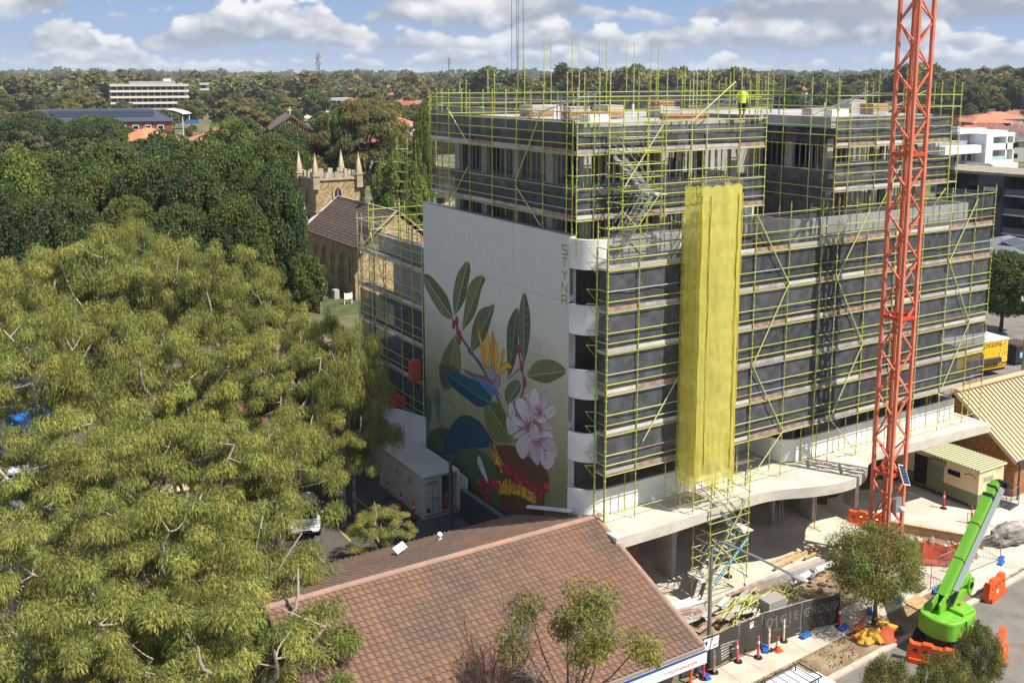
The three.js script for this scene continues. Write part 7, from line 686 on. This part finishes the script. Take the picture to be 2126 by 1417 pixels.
// ---------------------------------------------------------------- right-hand neighbours
{
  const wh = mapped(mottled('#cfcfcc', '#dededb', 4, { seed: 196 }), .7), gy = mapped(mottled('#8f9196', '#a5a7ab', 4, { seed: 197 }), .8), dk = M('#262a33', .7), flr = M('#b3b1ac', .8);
  const apt = (nm, lb, px, d, turn, parts) => { const [x, z] = bearing(px, d), t = thing(nm, lb, 'building', [x, 1.6, z], turn); parts(t); };
  { // white apartments about 255 m away, aligned with the street grid
    const D = 255, yy = (py) => EYE.y - (py - 165) / 2131 * D, [x, z] = bearing(2068, D), gx = (px) => (px - 2068) / 5.8, t = thing('white_apartments', 'white rendered apartment building with stepped balconies beyond the scaffold', 'building', [x, 0, z]);
    const wb = (n, p0, p1, q0, q1, z0, z1, m) => mesh(n, boxAt(gx(p0), gx(p1), yy(q1), yy(q0), z0, z1), m, t);
    mesh('wall', boxAt(gx(1960), gx(2128), T(x, z) - 1, yy(319), -12, -3), wh, t); wb('upper_wall', 1985, 2054, 267, 288, -12, -4, gy); wb('upper_wall', 1985, 2054, 288, 319, -12, -2.4, gy); wb('white_band', 1978, 2056, 287, 302, -2.4, -.6, wh); wb('pier', 2056, 2071, 266, 330, -6, .2, wh); wb('upper_wall', 2071, 2124, 274, 319, -12, -2.2, gy); for (const [a, c] of [[266, 273], [286, 298], [318, 334]]) wb('balcony_band', 2071, 2124, a, c, -2.2, -.4, wh); for (const p of [2105, 2121]) wb('fin', p, p + 3, 273, 318, -2.2, -.4, wh); for (const [a, c] of [[273, 286], [298, 312]]) { wb('window', 2074, 2086, a + 1, c, -2.19, -2.1, MT.glass); wb('window', 2109, 2120, a + 1, c, -2.19, -2.1, MT.glass); } wb('glass_balustrade', 2073, 2105, 310, 318, -.6, -.5, M('#9fb8b0', .15));
    for (const p of [2012, 2027, 2040]) wb('window', p, p + 7, 304, 317, -2.39, -2.3, MT.glass); wb('roof_slab', 1980, 2130, 263, 266.5, -12, -3, wh); const r = rngOf(7); for (let k = 0; k < 9; k++) { const p = 1996 + k * 6; wb('roof_plant', p, p + 4, 252 + r() * 8, 263, -9, -7.5, MT.galv); } mesh('satellite_dish', new THREE.SphereGeometry(1.1, 12, 6, 0, 6.3, 0, .9).rotateX(1.1).translate(gx(2010), yy(258), -6), MT.galv, t);
    mesh('front_wing', boxAt(gx(1968), gx(2018), T(x, z) - 1, yy(325), -3, 3), wh, t); mesh('front_wing', boxAt(gx(2050), gx(2112), T(x, z) - 1, yy(335), -3, 2.4), wh, t); wb('parapet', 2052, 2108, 322, 335, .5, 2.6, wh); mesh('barrel_roof', new THREE.CylinderGeometry(2.6, 2.6, 5, 24, 1, false, 0, Math.PI).rotateZ(Math.PI / 2).rotateY(Math.PI / 2).translate(gx(2034), yy(340), 1), M('#6d7077', .5), t); mesh('front_wing', boxAt(gx(2018), gx(2050), T(x, z) - 1, yy(340), -3, 2), gy, t); for (const p of [1974, 1998]) for (const q of [332, 352, 372]) wb('window', p, p + 6, q, q + 5, 3.005, 3.06, MT.glass);
  }
  { // dark apartments about 172 m away, their shaded balcony side towards us
    const D = 172, yy = (py) => EYE.y - (py - 165) / 2131 * D, [x, z] = bearing(2062, D), t = thing('dark_apartments', 'dark grey apartment building with deep shaded balconies and a flat roof', 'building', [x, 0, z], -Math.PI / 2 + .12); const gz = (px) => (px - 2062) / 6.1, B = T(x, z) - 1; // local x runs towards the street, local z faces us
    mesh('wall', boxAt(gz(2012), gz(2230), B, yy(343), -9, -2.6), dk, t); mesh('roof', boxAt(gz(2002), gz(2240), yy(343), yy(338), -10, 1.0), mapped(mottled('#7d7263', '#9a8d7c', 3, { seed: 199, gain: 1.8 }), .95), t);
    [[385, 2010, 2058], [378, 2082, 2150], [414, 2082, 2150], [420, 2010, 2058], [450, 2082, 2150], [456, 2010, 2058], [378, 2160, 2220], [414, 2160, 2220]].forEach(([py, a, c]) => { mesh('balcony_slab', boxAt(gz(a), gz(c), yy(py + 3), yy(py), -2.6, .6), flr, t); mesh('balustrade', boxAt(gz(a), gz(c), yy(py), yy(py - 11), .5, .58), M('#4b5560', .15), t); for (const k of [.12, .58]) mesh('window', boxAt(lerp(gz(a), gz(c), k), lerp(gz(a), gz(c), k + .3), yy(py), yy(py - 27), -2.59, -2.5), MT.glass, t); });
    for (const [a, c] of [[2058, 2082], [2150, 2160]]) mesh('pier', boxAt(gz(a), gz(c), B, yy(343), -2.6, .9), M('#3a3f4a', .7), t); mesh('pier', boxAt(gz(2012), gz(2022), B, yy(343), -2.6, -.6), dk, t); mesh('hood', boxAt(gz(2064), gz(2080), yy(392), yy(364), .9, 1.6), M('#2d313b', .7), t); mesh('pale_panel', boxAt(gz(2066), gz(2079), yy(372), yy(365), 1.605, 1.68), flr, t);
  }
  { const p = onPlane(2095, 480, 'y', 8), t = thing('solar_roof_house', 'low building with solar modules on a grey roof past the scaffold', 'building', [bearing(2112, 128)[0], 1.6, bearing(2112, 128)[1]], .2); mesh('wall', boxAt(-5, 5, 0, 6.2, -4, 4), gy, t); const rf = mesh('roof', hip(10, 8, 6.2, 1.5), M('#6b6d70', .8), t); for (let i = 0; i < 4; i++) for (let j = 0; j < 2; j++) { const o = mesh('solar_module', UNIT, M('#20283a', .2), rf); o.position.set(-2.4 + i * 1.15, 7.15 - j * .5 + .1, 1.4 + j * 1.55); o.rotation.x = .31; o.scale.set(1.08, .05, 1.5); } }
  // brick hall with the ribbed beige roof
  const e = onPlane(2112, 958, 'y', 2.7), ex = e.x, rp = onPlane(1985, 812, 'x', ex), BK = mapped((() => { const n = noiseData(256, 8, 3, 5); return texOf(256, (d) => { for (let j = 0; j < 256; j++) for (let i = 0; i < 256; i++) { const row = Math.floor(j / 16), mort = j % 16 < 2 || (i + (row % 2) * 20) % 43 < 2, k = (j * 256 + i) * 4, v = .75 + n[k / 4] * .5, c = mort ? [150, 128, 100] : [142, 92, 52]; for (let q = 0; q < 3; q++) d[k + q] = clamp(c[q] * v, 0, 255); d[k + 3] = 255; } }, 1.4); })(), .95);
  const t = thing('brick_hall', 'orange brick hall under a ribbed beige metal roof', 'building'); const zr = rp.z, yr = rp.y, ze = e.z, ye = 2.7, zb = zr - (ze - zr), XL = 24; mesh('wall', new THREE.ExtrudeGeometry(new THREE.Shape([[-ze + .35, .05], [-zb - .35, .05], [-zb - .35, ye], [-zr, yr - .35], [-ze + .35, ye]].map(([a, c]) => new THREE.Vector2(a, c))), { depth: XL, bevelEnabled: false }).rotateY(Math.PI / 2).translate(ex + .45, 0, 0), BK, t); { const w = t.children[0].geometry; metreUV(w); }
  const beige = M('#c4aa86', .6), rib = M('#98805c', .6); mesh('roof_sheet', barGeo(V(ex + XL / 2, yr, zr), V(ex + XL / 2, ye, ze), XL, .08), beige, t); mesh('roof_sheet', barGeo(V(ex + XL / 2, yr, zr), V(ex + XL / 2, ye, zb), XL, .08), beige, t); for (let k = 0; k < 58; k++) { const x = ex + .2 + k * .41; mesh('roof_rib', barGeo(V(x, yr + .07, zr + .05), V(x, ye + .07, ze), .07, .07), rib, t); } mesh('ridge_cap', boxAt(ex, ex + XL, yr + .05, yr + .16, zr - .25, zr + .25), beige, t); mesh('barge_board', barGeo(V(ex - .02, yr - .1, zr), V(ex - .02, ye - .1, ze), .1, .26), M('#c9b191', .7), t); mesh('gutter', boxAt(ex, ex + XL, ye - .16, ye + .02, ze, ze + .14), MT.darkgrey, t); tube('downpipe', MT.darkgrey, t, V(ex + .3, .05, ze + .05), V(ex + .3, ye - .1, ze + .05), .06);
  // food trailer, bins, pole
  const q = onPlane(2034, 787, 'y', 1.64), ft = thing('food_trailer', 'yellow food trailer with a white roof and twin wheels', 'trailer', [q.x, 1.64, q.z], -.12); const tx = canvasTex(512, 256, (c) => { c.fillStyle = '#e0b312'; c.fillRect(0, 0, 512, 256); c.fillStyle = '#1c1a16'; c.font = 'italic bold 54px sans-serif'; c.fillText('CE GOSSIPS', 150, 52); c.fillRect(0, 210, 512, 12); for (let i = 0; i < 26; i++) c.fillRect(i * 20, 228, 11, 20); c.fillStyle = '#8c6c10'; c.beginPath(); c.moveTo(230, 130); c.lineTo(262, 90); c.lineTo(292, 130); c.lineTo(262, 165); c.fill(); const r = rngOf(3); for (let i = 0; i < 60; i++) { c.fillStyle = r() < .5 ? '#1c1a16' : '#f2e9cc'; c.fillRect(420 + r() * 90, r() * 230, 8, 8); } }); mesh('box', boxAt(-3.2, 3.2, .75, 3.2, -2.2, 0), M('#d9ad16', .6), ft); mesh('printed_side', new THREE.PlaneGeometry(6.38, 2.4).translate(0, 1.97, .012), mapped(tx, .5), ft); mesh('roof', boxAt(-3.25, 3.25, 3.2, 3.32, -2.25, .05), MT.whiteP, ft); mesh('chassis', boxAt(-3.2, 3.2, .5, .74, -2, -.15), MT.darkgrey, ft); mesh('counter', boxAt(-1.6, 2.2, 1.35, 1.75, .012, .3), MT.darkgrey, ft); for (const x of [-1.7, -.7]) { const w = new THREE.Group(); w.name = 'wheel'; w.position.set(x, .36, -.2); ft.add(w); mesh('tyre', new THREE.TorusGeometry(.25, .11, 8, 18), MT.rubber, w); mesh('rim', new THREE.CylinderGeometry(.18, .18, .16, 12).rotateX(1.5708), MT.whiteP, w); } mesh('drawbar', boxAt(3.2, 4.4, .5, .6, -1.2, -1.0), MT.darkgrey, ft);
  const bb = onPlane(2108, 752, 'y', 1.64), bn = thing('waste_bin', 'large dark waste bin with a pale blue label by the trailer', 'bin', [bb.x, 1.64, bb.z], -.1); mesh('body', boxAt(-1, 1, .2, 1.7, -.8, .8), MT.dark, bn); mesh('lid', boxAt(-1.05, 1.05, 1.7, 1.9, -.85, .85), M('#4a3a30', .7), bn); mesh('label_plate', boxAt(-.5, .5, .7, 1.2, .81, .83), M('#9cc3d8', .6), bn); for (const x of [-.8, .8]) mesh('castor', new THREE.CylinderGeometry(.1, .1, .1, 10).rotateZ(1.5708).translate(x, .1, .6), MT.rubber, bn);
  const pp = thing('power_pole', 'pale timber power pole with insulators near the dark apartments', 'pole', [46.5, 1.6, -7.5]); tube('pole', M('#8e8475', .9), pp, V(0, 0, 0), V(0, 9.2, 0), .14); mesh('crossarm', boxAt(-1, 1, 8.5, 8.65, -.08, .08), M('#8e8475', .9), pp); for (const x of [-.9, -.3, .3, .9]) mesh('insulator', new THREE.CylinderGeometry(.06, .08, .25, 8).translate(x, 8.78, 0), MT.whiteP, pp);
}
// ---------------------------------------------------------------- low roofs and boxes glimpsed beneath the gum trees
{
  const h = (px, py, y, lb, o) => { const p = onPlane(px, py, 'y', y); return house('low_shop', lb, null, p.x, p.z, { y: 1.6, ...o }); };
  h(400, 890, 4.6, 'low building with a brown tiled roof under the gum trees', { w: 9, d: 8, h: 2.8, rh: 1.9, roof: 1, turn: .2 }); h(740, 860, 4.4, 'small dark tiled roof building left of the container', { w: 7, d: 6, h: 2.6, rh: 1.8, roof: 3, turn: .1 });
  const aw = thing('shade_awning', 'cream canvas awning roof under the gum trees', 'awning', [0, 0, 0]); const a = onPlane(560, 960, 'y', 4.2); mesh('canvas', boxAt(-2.6, 2.6, 0, .06, -1.4, 1.4).rotateX(.25).translate(a.x, 4.2, a.z), M('#d3c3a0', .8), aw); for (const [x, z] of [[-2.4, -1.2], [2.4, -1.2], [-2.4, 1.2], [2.4, 1.2]]) tube('post', MT.galv, aw, V(a.x + x, 1.6, a.z + z), V(a.x + x, 4.1, a.z + z), .03);
  const b = onPlane(300, 1010, 'y', 4.2), aw2 = thing('shade_awning', 'second cream canvas awning deeper under the gum trees', 'awning'); mesh('canvas', boxAt(-2.2, 2.2, 0, .06, -1.2, 1.2).rotateX(.2).translate(b.x, 4.2, b.z), M('#d3c3a0', .8), aw2); for (const [x, z] of [[-2, -1], [2, -1], [-2, 1], [2, 1]]) tube('post', MT.galv, aw2, V(b.x + x, 1.6, b.z + z), V(b.x + x, 4.1, b.z + z), .03);
  const c = onPlane(62, 890, 'y', 3), bt = thing('blue_container', 'bright blue storage container glimpsed through the gum leaves', 'container', [c.x, 1.62, c.z], .3); mesh('box', boxAt(-1.2, 1.2, .1, 2.5, -2.5, 2.5), M('#1f63b5', .5), bt); for (let k = 0; k < 16; k++) mesh('rib', boxAt(-1.24, 1.24, .3, 2.3, -2.4 + k * .32, -2.28 + k * .32), M('#1b58a3', .5), bt); for (const x of [-1.1, 1.1]) mesh('foot', boxAt(x - .1, x + .1, 0, .1, -2.4, 2.4), MT.dark, bt);
  const d = onPlane(500, 590, 'y', 4.2), cb = thing('yard_cabin', 'white flat roofed cabin half hidden by gum foliage', 'cabin', [d.x, 1.6, d.z], .2); mesh('wall', boxAt(-3, 3, 0, 2.5, -1.6, 1.6), MT.render, cb); mesh('roof', boxAt(-3.3, 3.3, 2.5, 2.65, -1.9, 1.9), MT.whiteP, cb); mesh('door', boxAt(1, 1.9, .1, 2.1, 1.605, 1.65), MT.dark, cb); const e = onPlane(465, 668, 'y', 3.6), cb2 = thing('yard_cabin', 'small cream roofed shed under the gum foliage', 'cabin', [e.x, 1.6, e.z], .15); mesh('wall', boxAt(-1.3, 1.3, 0, 2.1, -1.2, 1.2), MT.render, cb2); mesh('roof', boxAt(-1.5, 1.5, 2.1, 2.2, -1.4, 1.4), M('#d8ccb0', .7), cb2); mesh('door', boxAt(-.4, .4, .05, 1.9, 1.205, 1.25), MT.darkgrey, cb2);
  const f = thing('yard_fence', 'dark green steel fence behind the yard pipes', 'fence', [-6, 1.6, -36]); for (let i = 0; i < 14; i++) ubox('panel', M('#2f3a34', .8), f, [i * .8, .95, i * .04], [.78, 1.9, .05]); const r = rngOf(88); for (let i = 0; i < 8; i++) { const p = onPlane(700 + r() * 40, 705 + r() * 20, 'y', 1.9), o = mesh('steel_pipe', new THREE.CylinderGeometry(.07, .07, 4, 8).rotateZ(1.5708), MT.dark); o.position.set(p.x, 1.75 + Math.floor(i / 3) * .15, p.z); o.rotation.y = .3 + r() * .3; tag(o, 'dark steel pipe in the stack on the sandy yard', 'pipe', 'pipes in the yard stack'); }
  const g = thing('safety_mesh', 'orange safety mesh sagging over the white wall left of the mural', 'barrier mesh'); const om = new THREE.MeshStandardMaterial({ color: C3('#c2452a'), roughness: .9, side: THREE.DoubleSide, transparent: true, opacity: .7 }), pg = new THREE.PlaneGeometry(4.6, .9, 30, 6), pp = pg.attributes.position; for (let i = 0; i < pp.count; i++) { pp.setZ(i, (fbm(pp.getX(i) * 2, pp.getY(i) * 2, 5, 2) - .5) * .4); pp.setY(i, pp.getY(i) + (fbm(pp.getX(i) * 1.2, 3, 1, 2) - .5) * .7); } pg.computeVertexNormals(); const om1 = mesh('mesh_sheet', pg, om, g); om1.position.set(-1.9, 6.6, -21.6); om1.rotation.y = -1.25; for (let k = 0; k < 4; k++) tube('stake', MT.steel, g, V(-.9 - k * .62, 6.0, -19.2 - k * 1.8), V(-.9 - k * .62, 7.3, -19.2 - k * 1.8), .02); tag(mesh('brick_pallet', boxAt(-1.2, -.6, 8.3, 9.6, -19.0, -18.4), M('#b1502c', .8)), 'orange crate standing on the rear scaffold next to the mural', 'crate');
}
renderer.render(scene, camera);
